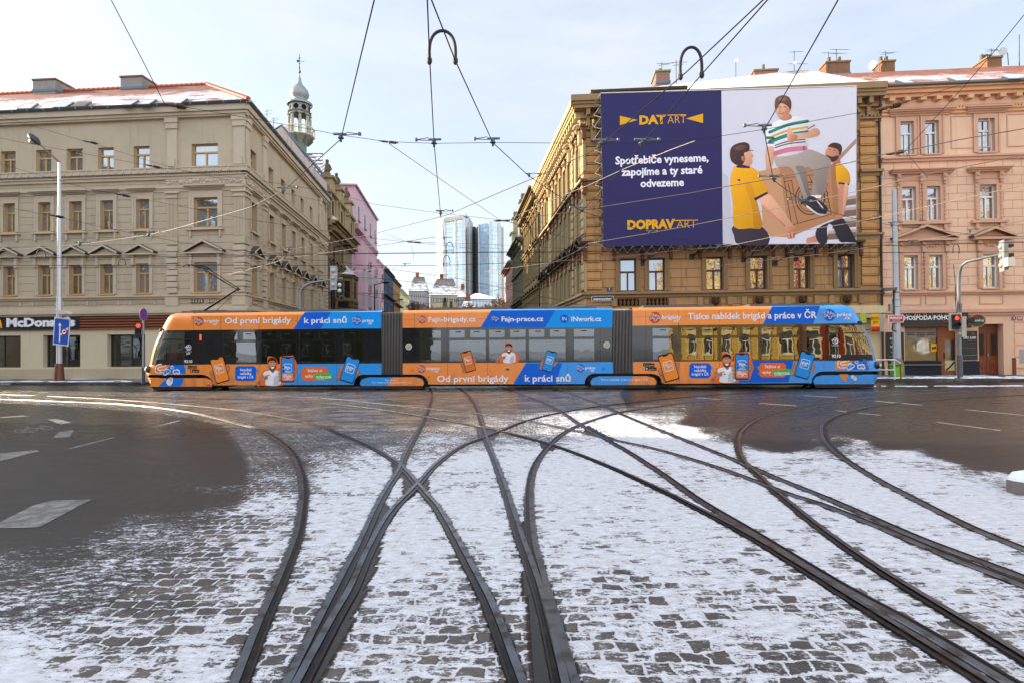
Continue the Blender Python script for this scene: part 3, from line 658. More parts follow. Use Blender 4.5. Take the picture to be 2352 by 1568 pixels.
def sur_ped(col, w=0.2, ov=0.42, h=0.5, frieze=0.3, orn=True):
    def f(k, F, u0, u1, z0, z1):
        sur_frame(k, F, u0, u1, z0, z1, w, .06, col); t = z1+w+frieze; a, b = u0-w-ov*.6, u1+w+ov*.6; m = (a+b)/2
        k.box(F, u0-w, u1+w, -.02, .05, z1+w, t, col)
        if orn:
            n = max(3, int((u1-u0+.3)/.2))
            for i in range(n):
                uu = u0-w*.5+(u1-u0+w)*(i+.5)/n; k.ball(F.P(uu, .06, z1+w+frieze*.5+random.uniform(-.03, .03)), random.uniform(.055, .085), col, 6, (1, .6, .8))
            for u in (u0-w-.02, u1+w-.14): k.box(F, u, u+.16, -.02, .2, z1+w-.35, t, col); k.ball(F.P(u+.08, .17, t-.12), .085, col, 6); k.ball(F.P(u+.08, .12, z1+w-.33), .07, col, 6)
        k.box(F, a, b, -.02, .34, t, t+.09, col)
        k.prism(F, [(a-.03, t+.09), (m, t+.09+h), (m, t+.21+h), (a-.07, t+.19)], -.02, .40, col, '4b4843'); k.prism(F, [(m, t+.09+h), (b+.03, t+.09), (b+.07, t+.19), (m, t+.21+h)], -.02, .40, col, '4b4843')
        k.prism(F, [(a+.02, t+.09), (b-.02, t+.09), (m, t+.05+h)], -.02, .12, col)
    return f
def cornice(b, F, u0, u1, prof, col):
    for d, z0, z1 in prof: b.box(F, u0-(d if u0 == 0 else 0), u1, -.02, d, z0, z1, col)
def dentils(b, F, u0, u1, step, w, d, z0, z1, col):
    n = int((u1-u0)/step)
    for i in range(n): b.box(F, u0+i*step, u0+i*step+w, .0, d, z0, z1, col)
def baluster(b, F, u, d, z0, h, col, r=.075):
    b.lathe(F.P(u, d, z0), [(r*.7, 0), (r*.7, h*.08), (r*.4, h*.14), (r*1.05, h*.34), (r*.55, h*.62), (r*.35, h*.78), (r*.7, h*.9), (r*.7, h)], col, 8)

# ---------------------------------------------------------------- beige corner building on the left
BG = 'b5a78f'; BGT = 'bcae98'; OCH = 'bf9658'
zL = lambda x, y: LF.Z(x, y)
def rowL(x, y0, y1): return zL(x, y1), zL(x, y0)
ATT = rowL(325, 336, 390); R2 = rowL(325, 458.7, 526.6); R3 = rowL(325, 606, 675); GW = rowL(290, 768, 842)
ZG = zL(558, 240); ZC1 = zL(370, 391); ZC2 = zL(320, 433); ZS3 = zL(350, 679); ZGC = zL(350, 709); ZFA = (zL(100, 758.6), zL(100, 724.5))
UEND = LS.U(751, 0, 620)
lb = thing('apartment_building', 'beige four storey corner building with snowy tiled roof and two grey chimneys', 'building', LF.P(0, 0, 0))
colsL = [(1.2, 35.9), (82.3, 117.7), (153, 189.8), (225, 261), (307, 343.6)]
cols2 = [(8.5, 36), (89, 117.7), (160, 189.5), (231.5, 261), (313.5, 344)]
bigx = (440, 500); big2 = (446, 500.5)
ulf = lambda xs, y: (LF.U(xs[0], 0, y), LF.U(xs[1], 0, y))
opA = [ulf(c, 370) + ATT for c in colsL+[bigx]]; op2 = [ulf(c, 490) + R2 for c in cols2+[big2]]; op3 = [ulf(c, 640) + R3 for c in cols2+[big2]]
opG = [ulf(c, 800) + GW + (0.45,) for c in [(-60, 47.6), (99, 184.4), (246.2, 333.4)]]
lsx = [583, 623, 650.6, 674, 694.5, 715, 733.6]; lsu = [LS.U(x, 0, 560) for x in lsx]
sA = [(u-.5, u+.5)+ATT for u in lsu]; s2 = [(u-.5, u+.5)+R2 for u in lsu]; s3 = [(u-.5, u+.5)+R3 for u in lsu]
b = MB()
wall(b, LF, -45, 0, ZC1, ZG, opA, BG); wall(b, LS, 0, UEND, ZC1, ZG, sA, BG); b.build('wall', M_beige, lb)
b = MB(); wall(b, LF, -45, 0, ZGC, ZC1, op2+op3, BG); wall(b, LS, 0, UEND, ZGC, ZC1, s2+s3, BG); b.build('wall', M_beige_g, lb)
b = MB(); wall(b, LF, -45, 0, 0, ZGC, opG, 'c9bda2'); wall(b, LS, 0, UEND, 0, ZGC, [], 'c9bda2'); b.box(LF, -45, 0.06, -.02, .06, 0, zL(200, 846), 'b5a68a')
b.face([LF.P(-45, 0, 0), LF.P(-45, -14, 0), LF.P(-45, -14, ZG), LF.P(-45, 0, ZG)], BG)
b.build('wall', M_beige, lb)
for i, o in enumerate(opA): window(LF, lb, *o[:4], OCH, tr=.66, sill=False)
for i, o in enumerate(op2): window(LF, lb, *o[:4], OCH, surround=sur_hood(BGT, w=.24 if i < 5 else .3))
for i, o in enumerate(op3): window(LF, lb, *o[:4], OCH, surround=sur_ped(BGT, h=.45 if i < 5 else .62))
for o in sA: window(LS, lb, *o[:4], OCH, tr=.66, sill=False, depth=.3)
for o in s2: window(LS, lb, *o[:4], OCH, surround=sur_hood(BGT), depth=.3)
for o in s3: window(LS, lb, *o[:4], OCH, surround=sur_ped(BGT), depth=.3)
# mouldings of both fronts
b = MB()
for F, a, e in ((LF, -45, 0), (LS, 0, UEND)):
    cornice(b, F, a, e+(.3 if F is LF else 0), [(.30, ZG-.62, ZG-.45), (.42, ZG-.45, ZG-.05), (.22, ZG-.72, ZG-.62)], BGT)
    cornice(b, F, a, e+(.2 if F is LF else 0), [(.12, ZC1-.62, ZC1-.45), (.20, ZC1-.45, ZC1-.38), (.30, ZC1-.28, ZC1-.02), (.34, ZC1-.02, ZC1+.06)], BGT)
    dentils(b, F, a, e, .14, .075, .18, ZC1-.38, ZC1-.28, BGT); dentils(b, F, a, e, .48, .12, .33, ZC1-.24, ZC1-.03, BGT)
    cornice(b, F, a, e+(.1 if F is LF else 0), [(.08, ZC2-.20, ZC2-.10), (.15, ZC2-.10, ZC2+.03), (.05, ZC2-.30, ZC2-.20)], BGT)
    cornice(b, F, a, e+(.15 if F is LF else 0), [(.10, ZS3-.22, ZS3-.10), (.20, ZS3-.10, ZS3)], BGT)
    cornice(b, F, a, e+(.3 if F is LF else 0), [(.12, ZGC-.08, ZGC+.12), (.30, ZGC-.30, ZGC-.08), (.18, ZGC-.42, ZGC-.30)], BGT)
def panel(b, F, u0, u1, z0, z1, col, w=.04, d=.03):
    b.box(F, u0, u1, -.02, d, z0, z0+w, col); b.box(F, u0, u1, -.02, d, z1-w, z1, col); b.box(F, u0, u0+w, -.02, d, z0+w, z1-w, col); b.box(F, u1-w, u1, -.02, d, z0+w, z1-w, col)
pz = (ZGC+.25, ZS3-.3)
for o in op3[:5]: panel(b, LF, o[0]-.15, o[1]+.15, pz[0]+.08, pz[1]-.05, BGT); b.box(LF, o[0]-.42, o[0]-.30, -.02, .06, *pz, BGT); b.box(LF, o[1]+.30, o[1]+.42, -.02, .06, *pz, BGT)
for o in s3[1:]: panel(b, LS, o[0]-.15, o[1]+.15, pz[0]+.08, pz[1]-.05, BGT)
b.build('moulding', M_stone, lb)
# pilasters, fluted on the third floor, quoined below; carved frieze
def pil(b, F, u0, u1):
    w = u1-u0
    b.box(F, u0, u1, -.02, .10, ATT[0]+.1, ZG-.72, BGT); b.box(F, u0-.06, u1+.06, -.02, .17, ZG-1.35, ZG-1.0, BGT); b.box(F, u0-.1, u1+.1, -.02, .22, ZG-1.0, ZG-.73, BGT); b.box(F, u0+.05, u1-.1, -.02, .2, ATT[0]+.08, ATT[0]+.55, BGT)
    b.box(F, u0, u1, -.02, .08, R2[0]-1.0, ZC2-.32, BGT); n = 7
    for i in range(n): b.box(F, u0+w*(i+.2)/n, u0+w*(i+.75)/n, .07, .12, R2[0]-.55, ZC2-.75, BGT)
    b.box(F, u0-.05, u1+.05, -.02, .17, ZC2-.7, ZC2-.6, BGT); b.box(F, u0-.1, u1+.1, -.02, .2, ZC2-.42, ZC2-.31, BGT)
    b.box(F, u0-.03, u1+.03, -.02, .12, R2[0]-1.02, R2[0]-.62, 'b0a48c')
    z = ZS3+.12; k = 0
    while z < R2[0]-1.4: b.box(F, u0-(.04 if k % 2 else -.02), u1+(.04 if k % 2 else -.02), -.02, .14, z, z+.3, BGT); z += .36; k += 1
    b.box(F, u0-.1, u1+.1, -.02, .16, ZGC+.13, ZS3-.11, BGT)
b = MB()
for xs in ((386, 408.5), (538.8, 563)): pil(b, LF, LF.U(xs[0], 0, 480), LF.U(xs[1], 0, 480))
for u in (.12, 3.2, UEND-3.4, UEND-.7): pil(b, LS, u, u+.62)
b.build('pilaster', M_stone, lb)
for F, a, e in ((LF, LF.U(383, 0, 430), 0), (LS, .1, 4.2), (LS, UEND-3.5, UEND)):
    b = MB(); b.box(F, a, e+(.1 if F is LF else 0), -.02, .10, ZC2+.04, ZC1-.63, BGT)
    u = a+.15
    while u < e-.1:
        zc = (ZC1-.63+ZC2+.04)/2; hh = (ZC1-.63-ZC2-.04)/2; b.ball(F.P(u, .11, zc+random.uniform(-.5, .5)*hh), random.uniform(.07, .15), BGT, 6, (1, .5, 1)); 
        b.tube([F.P(u+.15*math.cos(q)*random.uniform(.6, 1), .12, zc+hh*.7*math.sin(q)) for q in (0, 1.2, 2.4, 3.6, 4.8)], .03, BGT, 5); u += .21
    b.build('frieze', M_stone, lb)
# balustrades under the big windows
b = MB(); o = op3[5]
for a, e in ((o[0]-.25, (o[0]+o[1])/2-.15), ((o[0]+o[1])/2+.15, o[1]+.1)):
    b.box(LF, a, e, -.01, .012, pz[0]+.05, pz[1], '2b2620')
    for i in range(5): baluster(b, LF, a+(e-a)*(i+.5)/5, .07, pz[0]+.06, pz[1]-pz[0]-.08, BGT)
for i in range(4): baluster(b, LS, lsu[0]-.4+i*.27, .07, pz[0]+.06, pz[1]-pz[0]-.08, BGT)
b.build('balustrade', M_stone, lb)
# shop windows of the ground floor
for o in opG:
    a, e, z0, z1 = o[:4]; w = MB(); wd = e-a; m = a+wd*.55; dd = -.38; fr = '3a342c'
    for u in (a, m-.03, e-.07): w.box(LF, u, u+.07, dd, dd+.08, z0, z1, fr)
    w.box(LF, a, e, dd+.001, dd+.07, z0, z0+.08, fr); w.box(LF, a, e, dd+.001, dd+.07, z1-.08, z1, fr)
    wo = w.build('shop_window', M_paint, lb); g = MB(); g.box(LF, a, e, dd+.02, dd+.03, z0, z1, '141414'); g.build('pane', M_tglass, wo)
    s = MB(); n = 20
    for i in range(n): zz = z0+.1+(z1-z0-.15)*i/n; s.box(LF, m+.05, e-.1, dd-.09, dd-.05, zz, zz+(z1-z0)/n*.42, 'a08a68')
    s.build('slat_blind', M_paint, wo)
    q = MB(); q.box(LF, a-.3, e+.3, dd-2.5, dd-2.4, z0-.2, z1+.2, '1c1712'); q.box(LF, a-.3, e+.3, dd-2.4, dd-.1, z0-.25, z0-.2, '2b231b'); q.box(LF, a+.3, a+.7, dd-1.6, dd-1.2, z0, z0+.8, '43301c'); q.box(LF, a+.9, a+1.2, dd-2.0, dd-1.7, z1-.9, z1-.7, 'e0b060')
    q.build('interior', M_paint, wo)
for x, y, c in ((219, 838, 'd99b18'), (469.5, 838, 'd99b18')):
    p = LF.P(LF.U(x if x < 240 else 268, -.6, 838)+(0 if x < 240 else .1), -.62, GW[0]); pt = thing('potted_plant', ('small green plant in yellow pot behind the middle restaurant window' if x < 240 else 'small green plant in yellow pot in the restaurant window nearest the tram'), 'plant', p, 'yellow plant pots in the restaurant windows')
    b = MB(); b.lathe(p, [(.0, 0), (.12, 0), (.17, .38), (.15, .38), (.0, .33)], c, 12); b.build('pot', M_paint, pt)
    b = MB()
    for i in range(14): a = random.uniform(0, 6.3); l = random.uniform(.3, .6); q0 = p+Vector((0, 0, .33)); q1 = q0+Vector((.1*math.cos(a), .1*math.sin(a), l*.7)); q2 = q0+Vector((.28*math.cos(a), .28*math.sin(a), l)); n_ = Vector((-math.sin(a), math.cos(a), 0))*.03; b.face([q0, q1+n_, q2, q1-n_], '3c5a24')
    b.build('foliage', M_cloth, pt)
# roof with its hip over the corner
e = .55; D = 6.5; ZR = 21.1; zE = ZG+.02
def roofface(b, pts, F, col='9a4a30'):
    o = pts[0]; ud = F.u
    nrm = (pts[1]-pts[0]).cross(pts[-1]-pts[0]).normalized(); vd = nrm.cross(ud).normalized()
    if vd.z < 0: vd = -vd
    b.face(pts, col, [((p-o).dot(ud), (p-o).dot(vd)) for p in pts])
b = MB()
E0 = LF.P(-45, e, zE); hipx = (D)
RI = LF.P(-D, 0, 0)+LF.n*(-D); RI.z = ZR
Ec = LF.P(0, 0, zE)+LF.n*e+LS.n*e
Rl = LF.P(-45, -D, ZR); Sr = LS.P(UEND, -D-.4, ZR); Se = LS.P(UEND, e, zE)
roofface(b, [E0, Ec, RI, Rl], LF); roofface(b, [Ec, Se, Sr, RI], LS)
roofface(b, [Rl, RI, LF.P(-D-6, -2*D, zE), LF.P(-45, -2*D, zE)], LF); roofface(b, [RI, Sr, LS.P(UEND, -2*D, zE), LF.P(-D-6, -2*D, zE)], LS)
b.face([E0, LF.P(-45, -2*D, zE), Rl], BG)
rf = b.build('roof', M_rtile, lb)
b = MB()
for p, q in ((Ec+Vector((0, 0, .05)), RI), (RI, Rl)):
    n = int((q-p).length/.38)
    for i in range(n): b.tube([p.lerp(q, i/n)+Vector((0, 0, .05)), p.lerp(q, (i+1.12)/n)+Vector((0, 0, .04))], [.15, .12], 'b5541f', 7)
b.build('ridge_tiles', M_paint, rf)
b = MB()
for F, a, c_ in ((LF, -45, .65), (LS, -.65, UEND)):
    L0 = [F.P(a, .5+.13*math.cos(t), ZG+.02+.13*math.sin(t)) for t in [math.pi+math.pi*i/6 for i in range(7)]]; L1 = [F.P(c_, .5+.13*math.cos(t), ZG+.02+.13*math.sin(t)) for t in [math.pi+math.pi*i/6 for i in range(7)]]
    b.grid([L0, L1], '59636b'); b.box(F, a, c_-.1, -.02, .5, ZG-.04, ZG+.0, '59636b'); u = a
    while u < c_: b.box(F, u, u+.03, .36, .645, ZG-.12, ZG+.03, '8a9298'); u += 1.05
b.tube([LS.P(UEND-.3, .5, ZG-.1), LS.P(UEND-.1, .3, ZG-.6), LS.P(UEND-.1, .1, ZG-.8), LS.P(UEND-.1, .1, 0)], .06, '59636b', 7)
b.build('gutter', M_metal, lb)
def rplane(x, y, p0, p1, p2):
    n = (p1-p0).cross(p2-p0).normalized(); r = ray(x, y); return CAM+r*((p0-CAM).dot(n)/r.dot(n)), n
def chimney(parent, x0, x1, y0, y1, Z, col, cap, mat, name='chimney', dz=1.5, pots=0, wd=.9):
    a, c_ = at(x0, y1, Z), at(x1, y0, Z); F = Frame((a.x, a.y), FD); w = (Vector((c_.x, c_.y, 0))-F.o).dot(F.u); b = MB()
    for (d0, d1, ua, ub, z0, z1, cc) in ((-wd, 0, 0, w, a.z-dz, c_.z-.12, col), (-wd-.06, .06, -.06, w+.06, c_.z-.12, c_.z, cap), (-wd-.04, .04, -.04, w+.04, a.z-.2, a.z-.02, '6d7a82')):
        pts = [F.P(u, d, 0) for u, d in ((ua, d1), (ub, d1), (ub, d0), (ua, d0))]
        for i in range(4):
            p, q = pts[i], pts[(i+1) % 4]; l = (q-p).length
            b.face([p+Vector((0, 0, z0)), q+Vector((0, 0, z0)), q+Vector((0, 0, z1)), p+Vector((0, 0, z1))], cc, [(0, z0), (l, z0), (l, z1), (0, z1)])
        b.face([p+Vector((0, 0, z1)) for p in pts], cc)
    for i in range(pots): b.lathe(F.P(w*(i+.6)/(pots+.3), -wd/2, c_.z-.02), [(.13, 0), (.11, .45), (.13, .5), (.09, .5), (.09, .3)], '8c8880', 9)
    return b.build(name, mat, parent)
chimney(rf, 75.5, 131, 182, 206, 41.5, '8d8780', '7a5a48', M_concrete, wd=1.6); chimney(rf, 277, 330, 175, 200, 41, '8d8780', '7a5a48', M_concrete, wd=1.6)
for x0, x1, yb, yt, xs, cc in ((40, 72, 254.5, 242, 18, 'a9bdd0'), (123, 152, 251, 239.5, 20, 'a9bdd0'), (162, 194, 249, 238, 18, '4a4038'), (279, 302, 246, 235, 19, 'a9bdd0'), (318, 344, 244.5, 233, 18, 'a9bdd0'), (397, 416, 242.5, 230.5, 17, 'a9bdd0')):
    pts = [rplane(x, y, E0, Ec, RI)[0] for x, y in ((x0, yb), (x1, yb-.8), (x1+xs, yt-.8), (x0+xs, yt))]; n = rplane(x0, yb, E0, Ec, RI)[1]; n = n if n.z > 0 else -n
    b = MB(); top = [p+n*.10 for p in pts]; ctr = sum(top, Vector())/4; b.grid([pts, top], '4a453f', closed=True, smooth=False); b.face(top, '4a453f'); b.face([ctr+(p-ctr)*.84+n*.004 for p in top], cc); b.build('skylight', M_paint, rf)

# ---------------------------------------------------------------- shop fascia of the restaurant
fs = thing('shop_sign', 'dark fascia with white raised letters over the beige restaurant front', 'sign', LF.P(LF.U(90, .1, 740), .1, ZFA[0]))
u_e, u_w = LF.U(183.5, .1, 740), LF.U(372, .1, 740)
b = MB(); b.box(LF, -26, u_e, -.02, .12, *ZFA, '14181a'); b.build('board', M_paint, fs)
b = MB(); hgt_ = (ZFA[1]-ZFA[0])/11
for i in range(11): b.box(LF, u_e+.003, 0.0, -.02, .05 if i % 2 else .12, ZFA[0]+hgt_*i, ZFA[0]+hgt_*(i+1), '1a1513' if i % 2 else '8d4a2b')
b.build('wood_slats', M_paint, fs)
b = MB(); text_px(b, LF, .21, "McDonald's", 14.5, 750.5, 172, 19.5, 'e8e8ee', bold=.045, depth=.09, side='9a9aa2'); b.build('lettering', M_paint, fs)
b = MB(); za = LF.Z(0, 752, .2); ua = LF.U(3.5, .2, 740)
for s_ in (-1, 1): stroke(b, LF, .2, [(ua-.62+s_*.3*2-.0+s_*0, za), (ua-.62+s_*.5, za+.38), (ua-.62+s_*.32, za+.66), (ua-.62+s_*.12, za+.45), (ua-.62, za+.1)], .13, 'f2b21b')
b.build('golden_arches', M_paint, fs)
# ---------------------------------------------------------------- brown corner building with the billboard
BR = 'ae885e'; BRT = '9c7d58'; BRD = '6a5743'; RED = '4a1a14'
zR = lambda x, y: RF.Z(x, y)
URE = RF.U(2029, 0, 700); USE = RS.U(1242, 0, 560); BT = 16.2
RA = (zR(1440, 670), zR(1440, 594.6)); RBr = (8.4, 10.7); RCr = (12.0, 13.9); ZRS = zR(1400, 672.5); ZRG = zR(1640, 706)
rb = thing('apartment_building', 'ornate brown sandstone corner house that carries the huge advertising banner', 'building', RF.P(0, 0, 0))
rwx = [(1423.8, 1461), (1489.8, 1527), (1621.7, 1661), (1722, 1761), (1822, 1859.6), (1923, 1961.5)]
opR = [(RF.U(a, 0, 630), RF.U(c_, 0, 630))+RA for a, c_ in rwx]
rsx = [1250, 1256.5, 1273.5, 1281.5, 1290.5, 1300.5, 1311, 1332, 1340.5]; rsu = [RS.U(x, 0, 600) for x in rsx]
oRS = [(u-.45, u+.45)+z for u in rsu for z in (RA, RBr, RCr)]
b = MB(); wall(b, RF, 0, URE, ZRG, BT, opR, BR, depth=.3); wall(b, RS, 0, USE, ZRG, BT, oRS, 'c9b58c', depth=.35); b.build('wall', M_brown, rb)  # side street wall coloured paler to suggest the sun on it
b = MB(); wall(b, RF, 0, URE, 0, ZRG, [(3, 5, .6, 3.2), (7, 10, .6, 3.2), (12, 14.5, .6, 3.2)], 'c9b78f', depth=.3); wall(b, RS, 0, USE, 0, ZRG, [], 'b8a680')
b.box(RF, 0, URE, -.02, .22, ZRG-.45, ZRG-.05, 'd2c29c'); b.box(RF, 0, URE, -.02, .14, ZRG-.75, ZRG-.45, 'd2c29c'); b.box(RF, 0, URE, -.02, .08, 0, .6, '8a7d66'); b.build('wall', M_beige, rb)
for a in ((3, 5), (7, 10), (12, 14.5)): window(RF, rb, *a, .6, 3.2, '3a322a', glass=M_glass_clear, mull=False, tr=1)
def sur_brown(k, F, u0, u1, z0, z1):
    sur_frame(k, F, u0, u1, z0, z1, .24, .10, 'a8946e' if F is RS else '8a7050'); c_ = '98835e' if F is RS else '756047'  # RS surrounds lightened as if in sun
    k.box(F, u0-.24, u1+.24, -.02, .08, z1+.24, z1+.62, c_); n = 6
    for i in range(n): k.ball(F.P(u0-.1+(u1-u0+.2)*(i+.5)/n, .09, z1+.42), random.uniform(.06, .1), c_, 6)
    for u in (u0-.42, u1+.26): k.box(F, u, u+.16, -.02, .2, z1-.1, z1+.62, '6b4632'); k.ball(F.P(u+.08, .2, z1+.5), .1, '6b4632', 6); k.ball(F.P(u+.08, .16, z1+.0), .08, '6b4632', 6)
    k.box(F, u0-.5, u1+.5, -.02, .32, z1+.62, z1+.74, '5a4a3a')
def sur_brown_ped(k, F, u0, u1, z0, z1):
    sur_brown(k, F, u0, u1, z0, z1); t = z1+.74; m = (u0+u1)/2
    k.prism(F, [(u0-.55, t), (u1+.55, t), (m, t+.5)], -.02, .16, BRD); k.prism(F, [(u0-.6, t), (m, t+.5), (m, t+.62), (u0-.66, t+.1)], -.02, .45, BRD, '39302a'); k.prism(F, [(m, t+.5), (u1+.6, t), (u1+.66, t+.1), (m, t+.62)], -.02, .45, BRD, '39302a')
for o in opR: window(RF, rb, *o, RED, depth=.3, tr=.60, surround=sur_brown, sill=False)
for o in oRS: window(RS, rb, *o, '3b2a20', depth=.35, surround=sur_brown_ped if o[2] == RA[0] else sur_brown)
# quoins, string courses, cornice with modillions
for F, u0, u1 in ((RF, 0, .95), (RF, URE-1.15, URE-.2), (RS, -.0, .9), (RS, 3.1, 3.8), (RS, rsu[2]+1.0, rsu[2]+1.9), (RS, USE-.8, USE)):
    b = MB(); z = ZRS+.2; i = 0
    while z < BT-1.9: b.box(F, u0-(.08 if F is RF and u0 == 0 else 0), u1-(.14 if i % 2 else 0), -.02, .10, z, z+.46, 'bd8f5c' if F is RF else 'c9b58c'); z += .52; i += 1  # quoins on RS carry the same sunlit paleness in their colour
    b.build('quoins', M_brown, rb)
b = MB()
for F, a, e_ in ((RF, 0, URE), (RS, 0, USE)):
    m_ = 0 if F is RF else 0; T = '937a5a' if F is RF else 'c6b288'  # RS mouldings get the sunlit tint too
    for d, z0, z1 in ((.10, ZRS-.30, ZRS-.12), (.26, ZRS-.12, ZRS), (.12, RBr[0]-.75, RBr[0]-.5), (.24, RBr[0]-.5, RBr[0]-.38), (.14, RCr[0]-.8, RCr[0]-.6), (.3, RCr[0]-.6, RCr[0]-.45), (.10, 14.25, 14.4), (.18, 14.4, 14.5), (.25, 15.05, 15.15), (.60, 15.5, 15.7), (.68, 15.7, 15.85), (.78, 15.85, BT)):
        if F is RF and 8.9 < z0 < 13.9: b.box(F, a-d, .95, -.02, d, z0, z1, T); b.box(F, e_-1.2, e_, -.02, d, z0, z1, T)
        else: b.box(F, a-(d if F is RF else 0), e_, -.02, d, z0, z1, T)
    u = .1
    while u < e_-.3:
        b.prism(F, [(u, 15.15), (u+.22, 15.15), (u+.22, 15.5), (u, 15.5)], 0, .52, T); b.prism(F, [(u+.02, 14.6), (u+.2, 14.6), (u+.2, 15.15), (u+.02, 15.15)], 0, .24, T); u += .62
    dentils(b, F, .0, e_, .2, .1, .22, 14.5, 14.6, T)
    for u in ([.5, 5.5, 10.5, 15.0] if F is RF else [.4, 3.6, rsu[2]+1.4, USE-.5]):
        b.tube([F.P(u, .25+.34*math.cos(q)*(1-q/14), 14.55+.34*math.sin(q)*(1-q/14)) for q in [j*.6 for j in range(14)]], .08, T, 6); b.box(F, u-.16, u+.16, -.02, .3, 13.7, 14.5, T)
pan = (ZRG+.12, ZRS-.36)
for i, o in enumerate(opR):
    T = '9c7f57' if i > 1 else '93785a'; b.box(RF, o[0]-.5, o[0]-.2, -.02, .14, *pan, T); b.box(RF, o[1]+.2, o[1]+.5, -.02, .14, *pan, T)
b.build('moulding', M_stone, rb)
for i, o in enumerate(opR[:2]):
    b = MB(); b.box(RF, o[0]-.14, o[1]+.14, -.01, .015, pan[0]+.02, pan[1], '2e2119')
    for j in range(5): baluster(b, RF, o[0]-.1+(o[1]-o[0]+.2)*(j+.5)/5, .09, pan[0]+.03, pan[1]-pan[0]-.05, '6e4c30', .09)
    b.build('balustrade', M_stone, rb)
for o in opR[2:]:
    m = (o[0]+o[1])/2; zc = (pan[0]+pan[1])/2; b = MB(); panel(b, RF, m-.62, m+.62, pan[0]+.04, pan[1]-.02, '8d6d3a'); b.disc(RF, m, zc, .33, -.02, .08, '7d5f38'); b.ball(RF.P(m, .12, zc), .24, '4c3424', 10, (1, .7, 1)); b.ball(RF.P(m, .3, zc-.06), .11, '4c3424', 8)
    for s_ in (-1, 1): b.ball(RF.P(m+s_*.15, .2, zc+.17), .07, '4c3424', 6); b.ball(RF.P(m+s_*.09, .3, zc+.05), .035, '2a1d14', 6)
    b.build('lion_head', M_stone, rb)
# roof: snow covered, hipped
b = MB(); zE = BT+.05; D = 6.0; ZR = 20.2
A0 = RF.P(0, 0, zE)+RF.n*.3+RS.n*.6; A1 = RF.P(URE, .3, zE); R0 = RF.P(RF.U(1640, -D, 178), -D, ZR-.4); R1 = RF.P(RF.U(1850, -D, 168), -D, ZR); A2 = RS.P(USE, .6, zE); R2_ = RS.P(USE, -D-2, ZR-.6)
roofface(b, [A0, A1, R1, R0], RF); roofface(b, [A0, A2, R2_, R0], RS); b.face([A1, R1, RF.P(URE, -2*D, zE)], '7a4a36', [(0, 0), (3, 6), (6, 0)]); b.face([R0, R1, RF.P(URE, -2*D, zE), R2_], '7a4a36')
b.face([R0, R2_, RF.P(URE, -2*D, zE)], '7a4a36')
rr = b.build('roof', M_rsnow, rb)
b = MB(); ua, ub = RF.U(1345, -.3, 205), RF.U(1577, -.3, 205); b.box(RF, ua+.4, ub, -1.2, -.35, BT+.0, BT+.55, '6e5a44'); b.box(RF, ua+.3, ub+.05, -1.3, -.2, BT+.55, BT+.66, '4a3a2c'); b.box(RF, ua+.28, ub, -1.3, -.25, BT+.662, BT+.70, 'e6e9ef')
u = ua+.5
while u < ub-.6: b.box(RF, u, u+.55, -.36, -.3, BT+.05, BT+.5, '9a7a60'); u += 1.55
b.build('parapet', M_brick, rb)
b = MB(); b.box(RF, RF.U(1577, .3, 205), URE, .28, .42, BT+.0, BT+.14, '5a1f1a'); b.tube([RF.P(URE-.25, .5, BT-.2), RF.P(URE-.12, .25, BT-1.4), RF.P(URE-.12, .1, BT-1.8), RF.P(URE-.12, .1, 0)], .06, '3c3833', 7)
b.tube([RS.P(USE-.1, .5, BT-.2), RS.P(USE-.1, .15, BT-1.6), RS.P(USE-.1, .15, 0)], .06, '3c3833', 7); b.build('gutter', M_metal, rb)
chimney(rr, 1507, 1538, 162, 186, 37.5, '947066', '7d8a5a', M_brick, pots=1, wd=1.7); chimney(rr, 1733, 1785, 160, 175, 40, 'a4715c', '8f7a66', M_brick, pots=1, wd=.8); chimney(rr, 1898, 1950, 141, 168, 40, '8c6650', '9a7a50', M_brick, pots=2, wd=1.0)

# ---------------------------------------------------------------- salmon pink house on the right
PK = 'ddb79b'; PKT = 'caa188'
pb = thing('apartment_building', 'salmon pink house with a pub on the ground floor at the right edge', 'building', RF.P(URE, 0, 0))
UPE = URE+19; zP = lambda y, x=2150: RF.Z(x, y)
P1 = (zP(356, 2085), zP(279.6, 2085)); P2 = (zP(508.5, 2085), zP(430, 2085)); P3 = (zP(665, 2090), zP(587.5, 2090)); PGU = zP(209.5, 2040)
wx = {1: [(2067.6, 2098), (2124, 2155.5), (2245.9, 2283.7)], 2: [(2071, 2103), (2128, 2159), (2249.8, 2288)], 3: [(2076, 2107.4), (2132.8, 2164.3), (2256.6, 2294)]}
oP = {r: [(RF.U(a, 0, y), RF.U(c_, 0, y))+z for a, c_ in wx[r]] for r, y, z in ((1, 320, P1), (2, 470, P2), (3, 630, P3))}
for r in oP: l = oP[r][2]; oP[r].append((l[0]+3.4, l[1]+3.4)+l[2:])
zPs = zP(363, 2080); zPg = zP(716, 2080)
b = MB(); wall(b, RF, URE, UPE, zPs, PGU, oP[1], PK); b.build('wall', M_pinks, pb)
zP3s = zP(670.5, 2090)
b = MB(); wall(b, RF, URE, UPE, zP3s, zPs, oP[2]+oP[3], PK); b.build('wall', M_pink, pb)
dx0, dx1 = RF.U(2248, 0, 800), RF.U(2305.5, 0, 800); sx0, sx1 = RF.U(2078.5, 0, 800), RF.U(2200, 0, 800)
zd = RF.Z(2280, 744); zs0, zs1 = RF.Z(2110, 833), RF.Z(2110, 750)
b = MB(); wall(b, RF, URE, UPE, 0, zP3s, [(dx0, dx1, .13, zd, .5), (sx0, sx1, .13, zs1, .35), (UPE-4.5, UPE-2, .8, zd, .3)], PK);
